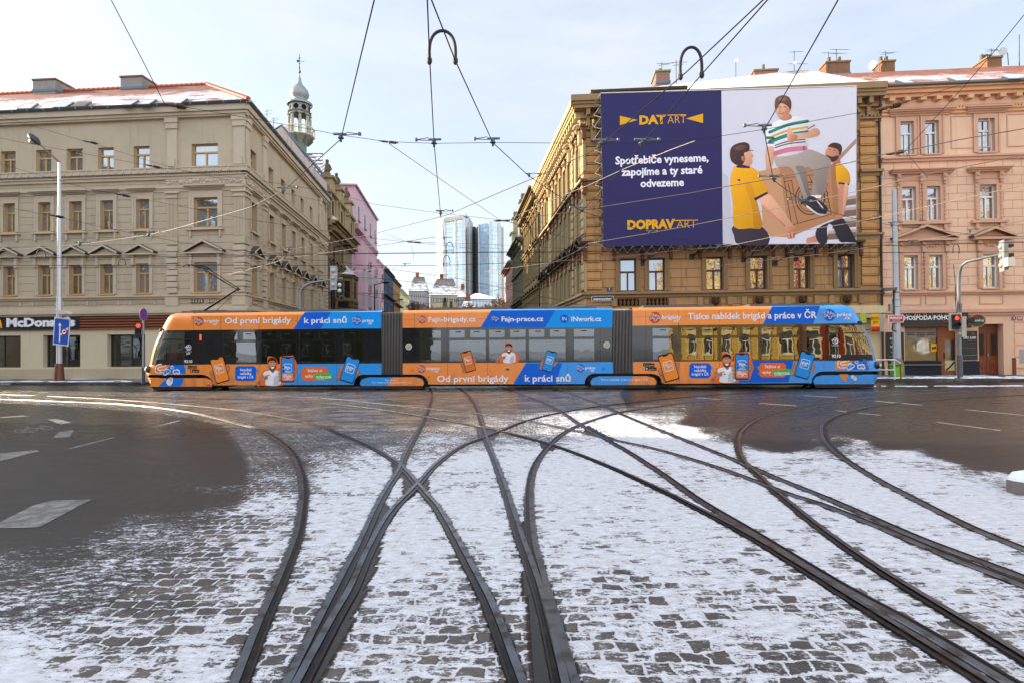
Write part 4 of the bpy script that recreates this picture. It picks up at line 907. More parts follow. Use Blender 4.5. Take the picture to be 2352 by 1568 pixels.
b.box(RF, sx0-.9, RF.U(2162, .05, 840), -.02, .05, .1, RF.Z(2100, 828), '2c2f36'); b.box(RF, RF.U(2210, .05, 840), RF.U(2250, .05, 840), -.02, .05, .1, RF.Z(2230, 828), '2c2f36')
for i in range(5): z = .5+i*.62; b.box(RF, dx1+.55, UPE-5, -.02, .05, z, z+.56, PK)
b.build('wall', M_pinks, pb)
def sur_pink(hood):
    def f(k, F, u0, u1, z0, z1):
        w = .26; k.box(F, u0-w, u0, -.02, .06, z0, z1+w, PKT); k.box(F, u1, u1+w, -.02, .06, z0, z1+w, PKT); k.box(F, u0, u1, -.02, .057, z1, z1+w, PKT)
        for u in (u0-w, u1+w-.08):
            k.box(F, u, u+.08, .05, .10, z0, z1+w, PKT)
            if hood > 1:
                for i in range(9): k.ball(F.P(u+.04, .1, z0+.1+(z1-z0)*i/9), .045, PKT, 5)
    return f
for r in oP:
    for o in oP[r]: window(RF, pb, *o, 'e4e2de', tr=.66, surround=sur_pink(r), scol=PKT)
b = MB()
def span(r, i, j): return oP[r][i][0]-.3, oP[r][j][1]+.3
for i, j in ((0, 1), (2, 2), (3, 3)):
    a, e_ = span(1, i, j); z = P1[1]+.28
    for d, dz in ((.1, .1), (.2, .08), (.32, .08), (.4, .06)): b.box(RF, a-.2-d*.6, e_+.2+d*.6, -.02, d, z, z+dz, PKT); z += dz
    a, e_ = span(2, i, j); z = P2[1]+.26; b.box(RF, a, e_, -.02, .05, z, z+.42, PKT); panel(b, RF, a+.2, e_-.2, z+.06, z+.36, PKT, .03, .08)
    for u in ([a, e_-.2] if i == j else [a, (a+e_)/2-.1, e_-.2]):
        b.box(RF, u, u+.2, -.02, .2, z, z+.42, PKT); b.ball(RF.P(u+.1, .18, z+.25), .1, PKT, 6); b.ball(RF.P(u+.1, .12, z-.1), .09, PKT, 6)
        b.prism(RF, [(u, P2[0]-.22), (u+.22, P2[0]-.22), (u+.18, P2[0]-.52), (u+.04, P2[0]-.52)], -.02, .15, PKT)
    z += .42
    for d, dz in ((.22, .09), (.34, .08), (.44, .06)): b.box(RF, a-.2-d*.4, e_+.2+d*.4, -.02, d, z, z+dz, PKT); z += dz
    b.box(RF, a-.2, e_+.2, -.02, .22, P2[0]-.22, P2[0]-.07, PKT)
    a, e_ = span(3, i, j); z = P3[1]+.26; b.box(RF, a, e_, -.02, .05, z, z+.5, PKT); n = int((e_-a)/.17)
    for q in range(n): b.ball(RF.P(a+.15+(e_-a-.3)*q/n, .06, z+.25+random.uniform(-.07, .07)), random.uniform(.05, .09), PKT, 6, (1, .6, 1))
    for u in ([a, e_-.2] if i == j else [a, (a+e_)/2-.1, e_-.2]): b.box(RF, u, u+.2, -.02, .18, z-.1, z+.5, PKT); b.ball(RF.P(u+.1, .18, z+.3), .1, PKT, 6)
    z += .5; b.box(RF, a-.3, e_+.3, -.02, .36, z, z+.12, PKT); m = (a+e_)/2; h = .55 if i == j else .75
    b.prism(RF, [(a-.25, z+.12), (e_+.25, z+.12), (m, z+.06+h)], -.02, .1, PKT); b.prism(RF, [(a-.36, z+.12), (m, z+h), (m, z+h+.14), (a-.42, z+.22)], -.02, .44, PKT, '6e5a4e'); b.prism(RF, [(m, z+h), (e_+.36, z+.12), (e_+.42, z+.22), (m, z+h+.14)], -.02, .44, PKT, '6e5a4e')
    a, e_ = span(3, i, j); zz = (zPg+.35, zP3s-.25); n = 2 if i != j else 1
    for q in range(n): panel(b, RF, a+.1+(e_-a)*q/n, a-.1+(e_-a)*(q+1)/n, *zz, PKT, .05, .04)
a = URE
for d, z0, z1 in ((.55, PGU-.12, PGU), (.42, PGU-.32, PGU-.12), (.28, PGU-.5, PGU-.32), (.1, PGU-1.05, PGU-.98), (.2, PGU-1.25, PGU-1.18), (.08, PGU-1.4, PGU-1.25), (.12, P1[1]+.33, P1[1]+.5), (.14, zPs-.25, zPs-.1), (.24, zPs-.1, zPs), (.18, zP3s-.1, zP3s), (.1, zP3s-.2, zP3s-.1), (.22, zPg-.1, zPg+.08), (.12, zPg-.25, zPg-.1), (.12, PGU-1.0+.0, PGU-.98)): b.box(RF, a, UPE, -.02, d, z0, z1, 'd3a27c' if z0 > PGU-1.5 else PKT)
dentils(b, RF, a+.1, UPE, .16, .09, .17, PGU-1.18, PGU-1.05, 'd3a27c'); dentils(b, RF, a+.3, UPE, .82, .3, .38, PGU-.72, PGU-.5, 'd3a27c')
for o in oP[1]:
    for q in (o[1]+.75,): 
        if q < UPE-2 and o is not oP[1][0]: panel(b, RF, q-.1, q+1.9, P1[0]+.25, P1[1]+.2, PKT, .05, .04)
b.build('moulding', M_pinks, pb)
# roof
b = MB(); zE = PGU+.08; D = 6.5; ZR = zE+4.0; A = RF.P(URE, .5, zE); B_ = RF.P(UPE+1, .5, zE); 
roofface(b, [A, B_, RF.P(UPE+1, -D, ZR), RF.P(URE-3, -D, ZR)], RF); roofface(b, [RF.P(URE-3, -D, ZR), RF.P(UPE+1, -D, ZR), RF.P(UPE+1, -2*D, zE), RF.P(URE-3, -2*D, zE)], RF)
b.face([A, RF.P(URE-3, -D, ZR), RF.P(URE-.1, -D, zE-.5)], '7a4030', [(0, 0), (6, 7), (6, 0)])
pr = b.build('roof', M_rtile2, pb)
b = MB(); b.tube([RF.P(URE+.1, .6, zE-.02), RF.P(UPE, .6, zE-.02)], .1, '6b6a6a', 8); b.box(RF, URE, UPE, -.02, .5, zE-.09, zE-.03, 'c9d2da'); b.build('gutter', M_metal, pb)
chimney(pr, 2026, 2054, 139, 166, 38.0, '8c6850', '9a7a50', M_brick, pots=2, wd=1.1); chimney(pr, 2268, 2299, 130, 158, 37.6, '8c6850', '8f7a60', M_brick, pots=3, wd=1.5)
for x0, x1, yb, yt, xs in ((2077, 2100, 196, 189, -22), (2196, 2215, 190.5, 184, -20), (2318, 2345, 186.5, 180, -18)):
    pts = [rplane(x, y, A, B_, RF.P(UPE+1, -D, ZR))[0] for x, y in ((x0, yb), (x1, yb-.8), (x1+xs, yt-.8), (x0+xs, yt))]; n = Vector((0, -.4, .9)).normalized(); b = MB(); top = [p+n*.12 for p in pts]; b.grid([pts, top], '3a3632', closed=True, smooth=False); b.face(top, 'a9bdd0'); b.build('skylight', M_paint, pr)
# pub front: timber window, glazed door, house door
WD = '7a3f18'; dd = -.32
w = MB(); um = RF.U(2153, -.3, 800); ud0, ud1 = RF.U(2164, -.3, 800), RF.U(2197, -.3, 800)
for u0, u1, z0, z1 in ((sx0, sx0+.1, zs0, zs1), (um-.05, um+.06, zs0, zs1), (sx0+.1, sx1, zs1-.1, zs1), (sx0, um+.06, zs0-.06, zs0+.06), (um+.06, ud0, .13, zs1-.1), (ud1, sx1, .13, zs1-.1), (ud0, ud1, RF.Z(2180, 776, -.3)+.0, RF.Z(2180, 774, -.3)+.05), (ud0, ud1, RF.Z(2180, 772, -.3), zs1-.1)): w.box(RF, u0, u1, dd, dd+.12, z0, z1, WD)
w.box(RF, sx0-.1, um+.2, dd, .12, zs0-.12, zs0-.061, '6d6560'); wo = w.build('shop_window', M_paint, pb)
g = MB(); g.box(RF, sx0, um, dd+.03, dd+.04, zs0, zs1, '111111'); g.build('pane', M_glass_clear, wo)
g = MB(); g.box(RF, sx0+.1, um-.05, dd+.05, dd+.06, RF.Z(2115, 775, -.3), zs1-.1, '8a7f74'); 
text_px(g, RF, dd+.065, 'NA ČEPU', 2110, 759, 2122, 3, '2a2420')
for i in range(3):
    for j in range(3 if i == 1 else 2): x = 2083+i*23; y = 764.5+j*3.6; g.fpx(RF, dd+.065, [(x, y), (x+18, y), (x+18, y+1.6), (x, y+1.6)], '2a2624')
g.fpx(RF, dd+.066, [(2138, 789), (2151.5, 789), (2151.5, 806.5), (2138, 806.5)], 'd9a31c'); g.fpx(RF, dd+.068, [(2140, 797), (2150, 795), (2150, 800), (2141, 802)], '2a2420'); g.build('menu_board', M_print, wo)
d_ = MB(); zt = RF.Z(2180, 776, -.3); 
for u0, u1, z0, z1 in ((ud0, ud0+.1, .16, zt), (ud1-.1, ud1, .16, zt), (ud0+.1, ud1-.1, .16, .36), (ud0+.1, ud1-.1, zt-.12, zt)): d_.box(RF, u0, u1, dd+.0, dd+.08, z0, z1, '8a4a1c')
do = d_.build('door', M_paint, pb); g = MB(); g.box(RF, ud0+.05, ud1-.05, dd+.02, dd+.03, .3, zt-.1, '101010'); g.build('pane', M_glass_clear, do)
g = MB(); z0, z1 = RF.Z(2180, 853, -.3), RF.Z(2180, 827, -.3); g.box(RF, ud0+.1, ud1-.1, dd+.04, dd+.05, z0, z1, 'c3b98f'); ln = [(ud0+.18, z0+.12), (ud0+.35, z0+.25), (ud1-.25, z1-.2), (ud1-.16, z1-.1)]; stroke(g, RF, dd+.056, ln, .09, '2d2a20'); g.box(RF, ud0+.03, ud0+.07, dd+.08, dd+.13, 1.0, 1.35, '1c1a18'); g.build('door_poster', M_print, do)
d_ = MB(); um2 = (dx0+dx1)/2+.05; zdl = zd
for a, e_ in ((dx0, um2-.01), (um2+.01, dx1)):
    d_.box(RF, a, e_, -.48, -.42, .14, zdl-.25, '6e331a'); d_.box(RF, a+.16, e_-.16, -.42, -.40, .25, .95, '7d3d20'); d_.prism(RF, [(a+.22, .35), ((a+e_)/2, .6), (a+.22, .85)], -.4, -.385, '622c16'); d_.prism(RF, [(e_-.22, .35), (e_-.22, .85), ((a+e_)/2, .6)], -.4, -.385, '622c16'); d_.box(RF, a+.2, e_-.18, -.42, -.41, 1.15, zdl-.5, '20221f')
    for q in range(4): d_.tube([RF.P(a+.25+q*.1, -.40, 1.2), RF.P(a+.3+q*.07, -.40, (1.2+zdl-.5)/2), RF.P(a+.25+q*.1, -.40, zdl-.55)], .012, '0d0d0d', 5)
d_.box(RF, dx0, dx1, -.48, -.40, zdl-.249, zdl, '6e331a'); d_.tube([RF.P(um2+.05, -.38, 1.1), RF.P(um2+.05, -.38, 1.3)], .02, 'b0a890', 6); d_.build('door', M_paint, pb)
d_ = MB(); d_.box(RF, dx1+.75, dx1+1.25, -.02, .06, .75, 1.5, '9b9994'); d_.box(RF, dx1+.42, dx1+.58, -.02, .06, .13, 1.05, '6b2c1c'); d_.build('meter_box', M_paint, pb)
# ---------------------------------------------------------------- plainer houses: along the side street, and the ones behind the camera
def house(name, label, F, u0, u1, z1, dep, col, mat, rows, cols, wcol, roofmat, rh=3.0, trim=None, band=(), over=.5, base=None, wsur=None, group=None, glass=None, wd=.25):
    r = thing(name, label, 'building', F.P(u0, 0, 0), group); trim = trim or col
    ops = [(a, c_, z0, zz) for (z0, zz) in rows for (a, c_) in cols]
    b = MB(); wall(b, F, u0, u1, 0, z1, ops, col, depth=wd)
    for u in (u0, u1): b.face([F.P(u, 0, 0), F.P(u, -dep, 0), F.P(u, -dep, z1), F.P(u, 0, z1)], col, [(0, 0), (dep, 0), (dep, z1), (0, z1)])
    b.face([F.P(u0, -dep, 0), F.P(u1, -dep, 0), F.P(u1, -dep, z1), F.P(u0, -dep, z1)], col); b.build('wall', mat, r)
    for o in ops: window(F, r, *o, wcol, depth=wd, glass=glass or M_glass_far, sill=bool(wsur), surround=wsur, scol=trim, mull=(o[1]-o[0]) > .5)
    b = MB()
    for d, z0, zz in ((over*.4, z1-.5, z1-.3), (over*.7, z1-.3, z1-.12), (over, z1-.12, z1+.02)): b.box(F, u0, u1, -.02, d, z0, zz, trim)
    for z, d in band: b.box(F, u0, u1, -.02, d, z-.12, z+.08, trim)
    if base: b.box(F, u0, u1, -.02, .05, 0, base[0], base[1])
    b.build('cornice', mat, r)
    if rh:
        b = MB(); A, B_ = F.P(u0, over, z1+.03), F.P(u1, over, z1+.03); T0, T1 = F.P(u0, -dep/2, z1+rh), F.P(u1, -dep/2, z1+rh); C0, C1 = F.P(u0, -dep, z1+.03), F.P(u1, -dep, z1+.03)
        roofface(b, [A, B_, T1, T0], F, '8a4630'); roofface(b, [T0, T1, C1, C0], F, '8a4630'); b.face([A, T0, C0], col); b.face([B_, C1, T1], col); b.build('roof', roofmat, r)
    else:
        b = MB(); b.box(F, u0-.02, u1+.02, -dep, over, z1+.021, z1+.25, trim); b.build('roof', roofmat, r)
    return r
def evenly(u0, u1, n, w): return [(u0+(u1-u0)*(i+.5)/n-w/2, u0+(u1-u0)*(i+.5)/n+w/2) for i in range(n)]
uL = lambda x, y=640: LS.U(x, 0, y)
uR = lambda x, y=640: RS.U(x, 0, y)
# left side of the side street
u0, u1 = uL(751), uL(808); OB = '8f7f68'; zo = 14.6
orn = house('ornate_house', 'weathered brown ornate house with stone statues and an onion domed turret', LS, u0+.02, u1, zo, 11, OB, M_side, [(.3, 3.4), (4.3, 6.6), (7.6, 10), (11, 13)], evenly(u0, u0+(u1-u0)*.62, 4, 1.05), '4a3a28', M_rsnow, rh=4.5, trim='9c8660', band=((3.9, .3), (7.1, .25), (10.5, .2), (13.5, .4)), over=1.1, wsur=sur_ped('8a7556', h=.3))
b = MB()
for i in range(46): b.box(LS, u0+.3+i*(u1-u0-.5)/46, u0+.3+i*(u1-u0-.5)/46+.16, 0, .8, zo-1.0, zo-.55, '7d6a4a')
b.build('modillions', M_stone, orn)
# oriel bay
ub0, ub1 = uL(784), uL(800); b = MB(); 
pl = [(ub0, 0), (ub0+.7, 1.1), (ub1-.7, 1.1), (ub1, 0)]
b.vprism([tuple(LS.P(u, d, 0).xy) for u, d in pl], 3.6, 10.0, '7a6646')
for z in (3.6, 6.6, 7.1, 9.9): b.vprism([tuple(LS.P(u+(-.15 if i < 2 else .15), d*1.15, 0).xy) for i, (u, d) in enumerate(pl)], z-.12, z+.14, '5d4c34')
for z in (4.2, 7.5):
    for i in range(3):
        p, q = pl[i], pl[i+1]; a = LS.P(p[0], p[1], 0).lerp(LS.P(q[0], q[1], 0), .25); c_ = LS.P(p[0], p[1], 0).lerp(LS.P(q[0], q[1], 0), .75); nn = (c_-a).normalized(); nn = Vector((nn.y, -nn.x, 0))*.01
        b.face([a+nn+Vector((0, 0, z)), c_+nn+Vector((0, 0, z)), c_+nn+Vector((0, 0, z+1.9)), a+nn+Vector((0, 0, z+1.9))], '1b1a18')
for i in range(4):
    p = LS.P(*pl[i], 0); b.tube([p+Vector((0, 0, 3.7)), p+Vector((0, 0, 9.8))], .13, '8a7350', 6)
T = LS.P((ub0+ub1)/2, .1, 11.4); tp = [LS.P(u+(-.25 if i < 2 else .25), d*1.25, 10.1) for i, (u, d) in enumerate(pl)]
for i in range(3): b.face([tp[i], tp[i+1], T], 'b9bcc2')
b.build('oriel', M_stone, orn)
# gabled dormers with statues
for i, x in enumerate((757, 778, 800)):
    u = uL(x); b = MB(); w = 1.5
    b.box(LS, u-w, u+w, -1.2, .35, zo+.03, zo+2.6, '9a8868'); b.box(LS, u-w-.3, u+w+.3, -1.3, .65, zo+2.6, zo+2.85, '8a7855'); b.prism(LS, [(u-w-.1, zo+2.85), (u+w+.1, zo+2.85), (u+.8, zo+3.5), (u+.5, zo+4.3), (u-.5, zo+4.3), (u-.8, zo+3.5)], -1.0, .4, '9a8868'); b.box(LS, u-.75, u+.75, -1.1, .6, zo+4.3, zo+4.55, '8a7855')
    b.box(LS, u-.35, u+.35, .3, .37, zo+.6, zo+2.1, '23201c')
    for s_ in (-1, 1): b.tube([LS.P(u+s_*(w-.15), .42, zo+.1), LS.P(u+s_*(w-.15), .42, zo+2.6)], .13, '9a8868', 6); b.ball(LS.P(u+s_*(w+.1), .2, zo+3.1), .22, '7a6a50', 7, (1, 1, 1.4))
    c_ = LS.P(u, -.2, zo+4.55); b.box(LS, u-.3, u+.3, -.5, .1, zo+4.55, zo+5.0, '7a6a50'); b.lathe(c_, [(.0, .45), (.3, .5), (.33, .75), (.26, 1.0), (.3, 1.25), (.16, 1.4)], '5e5344', 8); b.ball(c_+Vector((0, 0, 1.6)), .2, '5e5344', 8); b.tube([c_+Vector((.25, .0, 1.2)), c_+Vector((.4, .1, .8)), c_+Vector((.15, .25, .7))], .08, '5e5344', 6)
    b.build('dormer', M_stone, orn)
# bare side wall that rises above the beige house
b = MB(); pts = [at(x, y, 55.2) for x, y in ((560, 420), (600, 322), (646, 291), (734, 403), (751, 421), (751, 480), (560, 480))]
b.face(pts, 'b5a59a'); back = [p+Vector((.04, .5, 0)) for p in pts]
for i in range(len(pts)): j = (i+1) % len(pts); b.face([pts[i], pts[j], back[j], back[i]], '6d757c')
b.face(back[::-1], 'b5a59a'); b.build('gable_wall', M_side, orn)
b = MB(); q = [at(x, y, 55.8) for x, y in ((646, 289), (748, 408))]; b.tube([at(598, 321, 55), q[0], q[1]], .16, '5d6a72', 6); b.build('gutter', M_metal, orn)
b = MB(); pts = [at(x, y, Z) for x, y, Z in ((738, 410, 58), (693, 351, 62), (742, 351, 66), (745, 400, 60))]; b.face(pts, '5a3a30', [(0, 0), (0, 3), (4, 3), (4, 0)]); b.build('roof', M_rtile, orn)
# turret with lantern and onion dome
ct = at(689, 500, 69); cx, cy = ct.x, ct.y; sc = 69/1306.7; zt = lambda y: at(689, y, 69).z
tu = MB().build('turret', M_stone, orn) if False else None
b = MB(); c0 = Vector((cx, cy, 0))
b.lathe(c0, [(16*sc, zt(420)), (16*sc, zt(334)), (19*sc, zt(331)), (22*sc, zt(326)), (32*sc, zt(318)), (33*sc, zt(315)), (0, zt(315))], '6f7566', 8, smooth=False)
for j in range(8):
    a = j*math.pi/4; b.tube([c0+Vector((19*sc*math.cos(a), 19*sc*math.sin(a), zt(332))), c0+Vector((31*sc*math.cos(a), 31*sc*math.sin(a), zt(319)))], .12, '55584e', 5)
tur = b.build('turret', M_stone, orn)
b = MB(); RR = 23*sc
for j in range(8):
    a0, a1 = (j+.5)*math.pi/4, (j+1.5)*math.pi/4; p, q = Vector((cx+RR*math.cos(a0), cy+RR*math.sin(a0), 0)), Vector((cx+RR*math.cos(a1), cy+RR*math.sin(a1), 0)); w = (q-p).length
    nrm = Vector(((p+q).x/2-cx, (p+q).y/2-cy)).normalized(); Fj = Frame((p.x, p.y), ((q-p).x, (q-p).y), (nrm.x, nrm.y)); zb, za, zc_, zd_ = zt(315), zt(272), zt(262), zt(243)
    b.tube([p+Vector((0, 0, zb)), p+Vector((0, 0, za))], .17, '979b90', 7); b.tube([p+Vector((0, 0, zt(268))), p+Vector((0, 0, zt(266)))], .24, '979b90', 7)
    arc = [(w/2+ (w/2-.12)*math.cos(t), zt(272)+(w/2-.12)*math.sin(t)*1.1) for t in [math.pi*i/8 for i in range(9)]]
    b.prism(Fj, [(0, zt(272))]+[(.12, zt(272))]+arc[::-1]+[(w-.0, zt(272)), (w, zc_), (0, zc_)], -.14, .03, '868b80')
    hole = [(w/2+.34*math.cos(t), (zc_+zd_)/2+.34*math.sin(t)) for t in [2*math.pi*i/12 for i in range(12)]]
    zl, zh = zc_, zd_
    b.prism(Fj, [(0, zl), (w, zl), (w, zh), (0, zh)], -.12, 0, '868b80'); b.prism(Fj, hole, 0, .012, '15171a'); 
    ring = [(w/2+.44*math.cos(t), (zc_+zd_)/2+.44*math.sin(t)) for t in [2*math.pi*i/12 for i in range(12)]]
    for i in range(12): k2 = (i+1) % 12; b.face([Fj.P(ring[i][0], .03, ring[i][1]), Fj.P(ring[k2][0], .03, ring[k2][1]), Fj.P(hole[k2][0], .05, hole[k2][1]), Fj.P(hole[i][0], .05, hole[i][1])], '9da196')
b.lathe(c0, [(RR+.05, zt(262)), (RR+.25, zt(261)), (RR+.05, zt(259.5))], '868b80', 8, smooth=False)
b.build('lantern', M_stone, tur)
b = MB(); b.lathe(c0, [(28*sc, zt(243)), (29*sc, zt(239)), (20*sc, zt(235)), (15*sc, zt(231)), (16*sc, zt(228)), (20.5*sc, zt(222)), (21.5*sc, zt(216)), (19*sc, zt(209)), (13*sc, zt(201)), (7*sc, zt(195)), (4.6*sc, zt(189)), (3.2*sc, zt(180)), (1.6*sc, zt(178)), (1.2*sc, zt(170))], '8d9291', 16); b.build('onion_dome', M_metal, tur)
b = MB(); b.ball((cx, cy, zt(165)), 3.8*sc, '8a8248', 8); b.tube([(cx, cy, zt(172)), (cx, cy, zt(124))], .035, '3a3a36', 5)
for y, r in ((157, 2), (153, 1.4), (147, 1.8), (134, 2)): b.ball((cx, cy, zt(y)), r*sc, '3a3a36', 6)
b.tube([(cx-.3, cy, zt(140)), (cx+.6, cy, zt(142))], .03, '3a3a36', 4); b.face([(cx-.32, cy, zt(137)), (cx, cy, zt(139)), (cx, cy, zt(143)), (cx-.32, cy, zt(144))], '3a3a36'); b.build('weather_vane', M_wire, tur)
b = MB(); r_ = 33*sc; n = 8
for j in range(n):
    a0, a1 = (j+.5)*math.pi/4, (j+1.5)*math.pi/4; p = Vector((cx+r_*math.cos(a0), cy+r_*math.sin(a0), 0)); q = Vector((cx+r_*math.cos(a1), cy+r_*math.sin(a1), 0))
    for z in (zt(315), zt(297)): b.tube([p+Vector((0, 0, z)), q+Vector((0, 0, z))], .07, 'c3bda8', 5)
    for t in (0, .5): m_ = p.lerp(q, t); b.tube([m_+Vector((0, 0, zt(316))), m_+Vector((0, 0, zt(297)))], .055, 'c3bda8', 5)
b.build('balcony_railing', M_stone, tur)

# pink house with round bays
u0, u1 = uL(808), uL(866); PKC = 'bd979f'; zp = 19.6
pkh = house('pink_house', 'pink rendered house with round bays and curved balconies in the side street', LS, u0+.02, u1, 17.2, 11, PKC, m_plaster('pink_render', stain=.08), [(.4, 3), (4.2, 5.9), (7.2, 8.9), (10.2, 11.9), (13.0, 14.7)], [(u0+1.2, u0+2.2), (u0+6.6, u0+7.3), (u0+13.8, u0+14.5), (u1-2.2, u1-1.2)], 'ddd8d8', M_paint, rh=0, over=.25)
b = MB(); b.box(LS, u0+2.4, u1, -8, .03, 17.2, 22.4, PKC); b.box(LS, u0+2.1, u1+.2, -8, .3, 22.4, 22.6, 'a9838c')
for i in range(4): q_ = u0+5+(u1-u0-7)*i/3; b.box(LS, q_-.5, q_+.5, .03, .05, 18.6, 20.4, '50555c'); b.box(LS, q_-.7, q_+.7, .03, .25, 18.4, 18.55, 'a9838c')
b.box(LS, u0+.1, u0+2.3, -8, .0, 17.2, 20.2, PKC); b.box(LS, u0+.2, u0+6, -.02, .8, 16.6, 17.2, 'a9838c'); b.build('attic_storey', M_paint, pkh)
for uu in (u0+4.6, u0+10.5, u1-5):
    bay = MB(); cc = LS.P(uu, .0, 0)
    arc = [LS.P(uu+1.7*math.cos(t), 1.25*math.sin(t), 0) for t in [math.pi*i/10 for i in range(11)]]
    bay.grid([[p+Vector((0, 0, z)) for p in arc] for z in (3.6, 14.6)], PKC); bay.face([p+Vector((0, 0, 14.6)) for p in arc], PKC); bay.face([p+Vector((0, 0, 3.6)) for p in arc], PKC)
    for z in (4.3, 7.3, 10.3):
        for i in (2, 5, 7):
            q0, q1 = arc[i]*1, arc[i+1]*1; o = ((q0+q1)/2-cc).normalized()*.015
            bay.face([q0+o+Vector((0, 0, z)), q1+o+Vector((0, 0, z)), q1+o+Vector((0, 0, z+1.8)), q0+o+Vector((0, 0, z+1.8))], '8d9aa6' if i != 5 else '9c8880')
    bay.build('round_bay', M_paint, pkh)
    for z in (6.3, 9.3, 12.4):
        bb = MB(); a2 = [LS.P(uu+2.6+1.3*math.cos(t), 1.3*math.sin(t), 0) for t in [math.pi*i/10 for i in range(11)]]
        bb.grid([[p+Vector((0, 0, q)) for p in a2] for q in (z-.15, z)], 'a9838c'); bb.face([p+Vector((0, 0, z)) for p in a2], '8d7078'); bb.face([p+Vector((0, 0, z-.15)) for p in a2], '8d7078')
        for h in (.25, .5, .75, 1.0): bb.tube([p+Vector((0, 0, z+h)) for p in a2], .025, '4a4a50', 4)
        for p in a2[::2]: bb.tube([p+Vector((0, 0, z)), p+Vector((0, 0, z+1))], .025, '4a4a50', 4)
        bb.build('balcony', M_paint, pkh)
u2 = uL(881)
house('pink_house', 'narrow lower part of the pink row with a plain front beside the slate blue house', LS, u1+.02, u2, 16.0, 10, 'c0959f', M_paint, [(4.2, 5.9), (7.2, 8.9), (10.2, 11.9), (13, 14.5)], evenly(u1, u2, 3, 1), 'ddd8d8', M_paint, rh=0, over=.3)
u3 = uL(903); house('blue_house', 'slate blue house with white window frames in the side street', LS, u2+.02, u3, 16.2, 10, '4f5766', m_plaster('slate_render', stain=.05), [(.5, 3), (4.5, 6.6), (8.2, 10.2), (12, 13.8)], evenly(u2, u3, 7, 1.3), 'd5d8de', M_rsnow, rh=2.5, over=.5, trim='3e4452', band=((11.3, .7),))
u4 = uL(918.5); house('tan_house', 'tan brown house with a dark cornice between the blue and the cream house', LS, u3+.02, u4, 15.9, 10, 'a27d50', M_side, [(.5, 3), (4.5, 6.4), (8, 10), (12, 13.8)], evenly(u3, u4, 6, 1.2), 'b9ad98', M_rsnow, rh=2.5, over=.5, trim='6b5238', band=((11, .8),))
u5 = uL(938); house('cream_house', 'pale cream house at the far end of the left row in the side street', LS, u4+.02, u5, 15.2, 10, 'd8cf9e', m_plaster('cream_render', stain=.05), [(.5, 3), (4, 6), (7.5, 9.5), (11, 13)], evenly(u4, u5, 10, 1.2), '7d7a5a', M_rsnow, rh=2.5, over=.6)
# right side of the side street
v0, v1 = USE+.02, uR(1203); st = 'a8956c'
lt = house('stone_house', 'light sandstone house with rich window hoods beyond the brown corner house', RS, v0, v1, 16.2, 11, st, M_side, [(.4, 3.2), (4.6, 6.6), (8.4, 10.8), (12, 14)], evenly(v0, v1, 7, .95), '4a4030', M_rsnow, rh=3.5, trim='8f7c58', band=((3.9, .5), (7.6, .35), (11.4, .25), (14.6, .3)), over=1.05, wsur=sur_ped('9c8860', h=.35))
b = MB()
for i in range(40): b.box(RS, v0+.2+i*(v1-v0-.4)/40, v0+.2+i*(v1-v0-.4)/40+.22, 0, .75, 15.2, 15.6, '8f7c58')
b.build('modillions', M_stone, lt)
v2 = uR(1178); gr = house('grey_house', 'grey green house with two tall pinnacles on its roof edge in the side street', RS, v1+.02, v2, 14.2, 11, '8b8a74', M_side, [(.4, 3), (4.4, 6.4), (8, 10), (11.3, 13)], evenly(v1, v2, 5, 1.1), '4a4a42', M_rsnow, rh=3, trim='6f6e5c', band=((7.3, .5), (10.7, .3)), over=.9, wsur=sur_hood('7d7c68'))
for x, zt_ in ((1198, 19.6), (1180.5, 19.6)):
    u = uR(x); b = MB(); b.box(RS, u-.9, u+.9, -1.4, .3, 14.2, 16.6, '7d7c68'); b.box(RS, u-1.1, u+1.1, -1.5, .5, 16.6, 16.85, '6f6e5c'); b.box(RS, u-.6, u+.6, -1, .1, 16.85, 18.6, '8b8a74'); b.box(RS, u-.8, u+.8, -1.1, .25, 18.6, 18.8, '6f6e5c'); b.prism(RS, [(u-.5, 18.8), (u+.5, 18.8), (u+.35, 19.6), (u-.35, 19.6)], -.8, 0, '5a5a50'); b.ball(RS.P(u+1.2, 0, 17.2), .35, 'd5d9de', 6); b.build('pinnacle', M_stone, gr)
v3 = uR(1159); house('rose_house', 'pale rose plain house at the far end of the right row', RS, v2+.02, v3, 13.4, 10, 'b59384', m_plaster('rose_render', stain=.1), [(.5, 3), (4, 5.8), (7, 8.8), (10.2, 12)], evenly(v2, v3, 6, 1.1), 'a8a098', M_rsnow, rh=2.5, over=.7)
# houses behind and beside the camera: they shade the crossing and stand in the tram's windows
M_yel = m_plaster('yellow_plaster', 0.5, groove=.04, stain=.2)
Fb1 = Frame((-45, 21), (0, -1), (1, 0)); house('apartment_building', 'tall grey brown tenement left behind the camera', Fb1, 0, 46, 21, 30, '8d8371', M_side, [(1, 3.2), (5, 7.2), (9, 11.2), (13, 15.2), (17, 19)], evenly(0, 46, 12, 1.3), 'c9c2b0', M_rtile, rh=5, over=.6)
Fb2 = Frame((16, -16), (-.92, .39), (-.39, -.92)); Fb2 = Frame((20, -4), (.72, -.70), (-.70, -.72))
Fb2 = Frame((13.5, -24), (.62, .785), (-.785, .62)); house('apartment_building', 'yellow ochre tenement with white windows to the right behind the camera', Fb2, 0, 17, 15, 12, 'c9a24e', M_yel, [(1, 3.2), (4.6, 6.8), (8.2, 10.4), (11.8, 13.8)], evenly(0, 17, 7, 1.2), 'e4e0d4', M_rtile, rh=4, trim='d9c48a', band=((4, .3), (7.6, .2)), over=.7, wsur=sur_hood('d9c48a'))
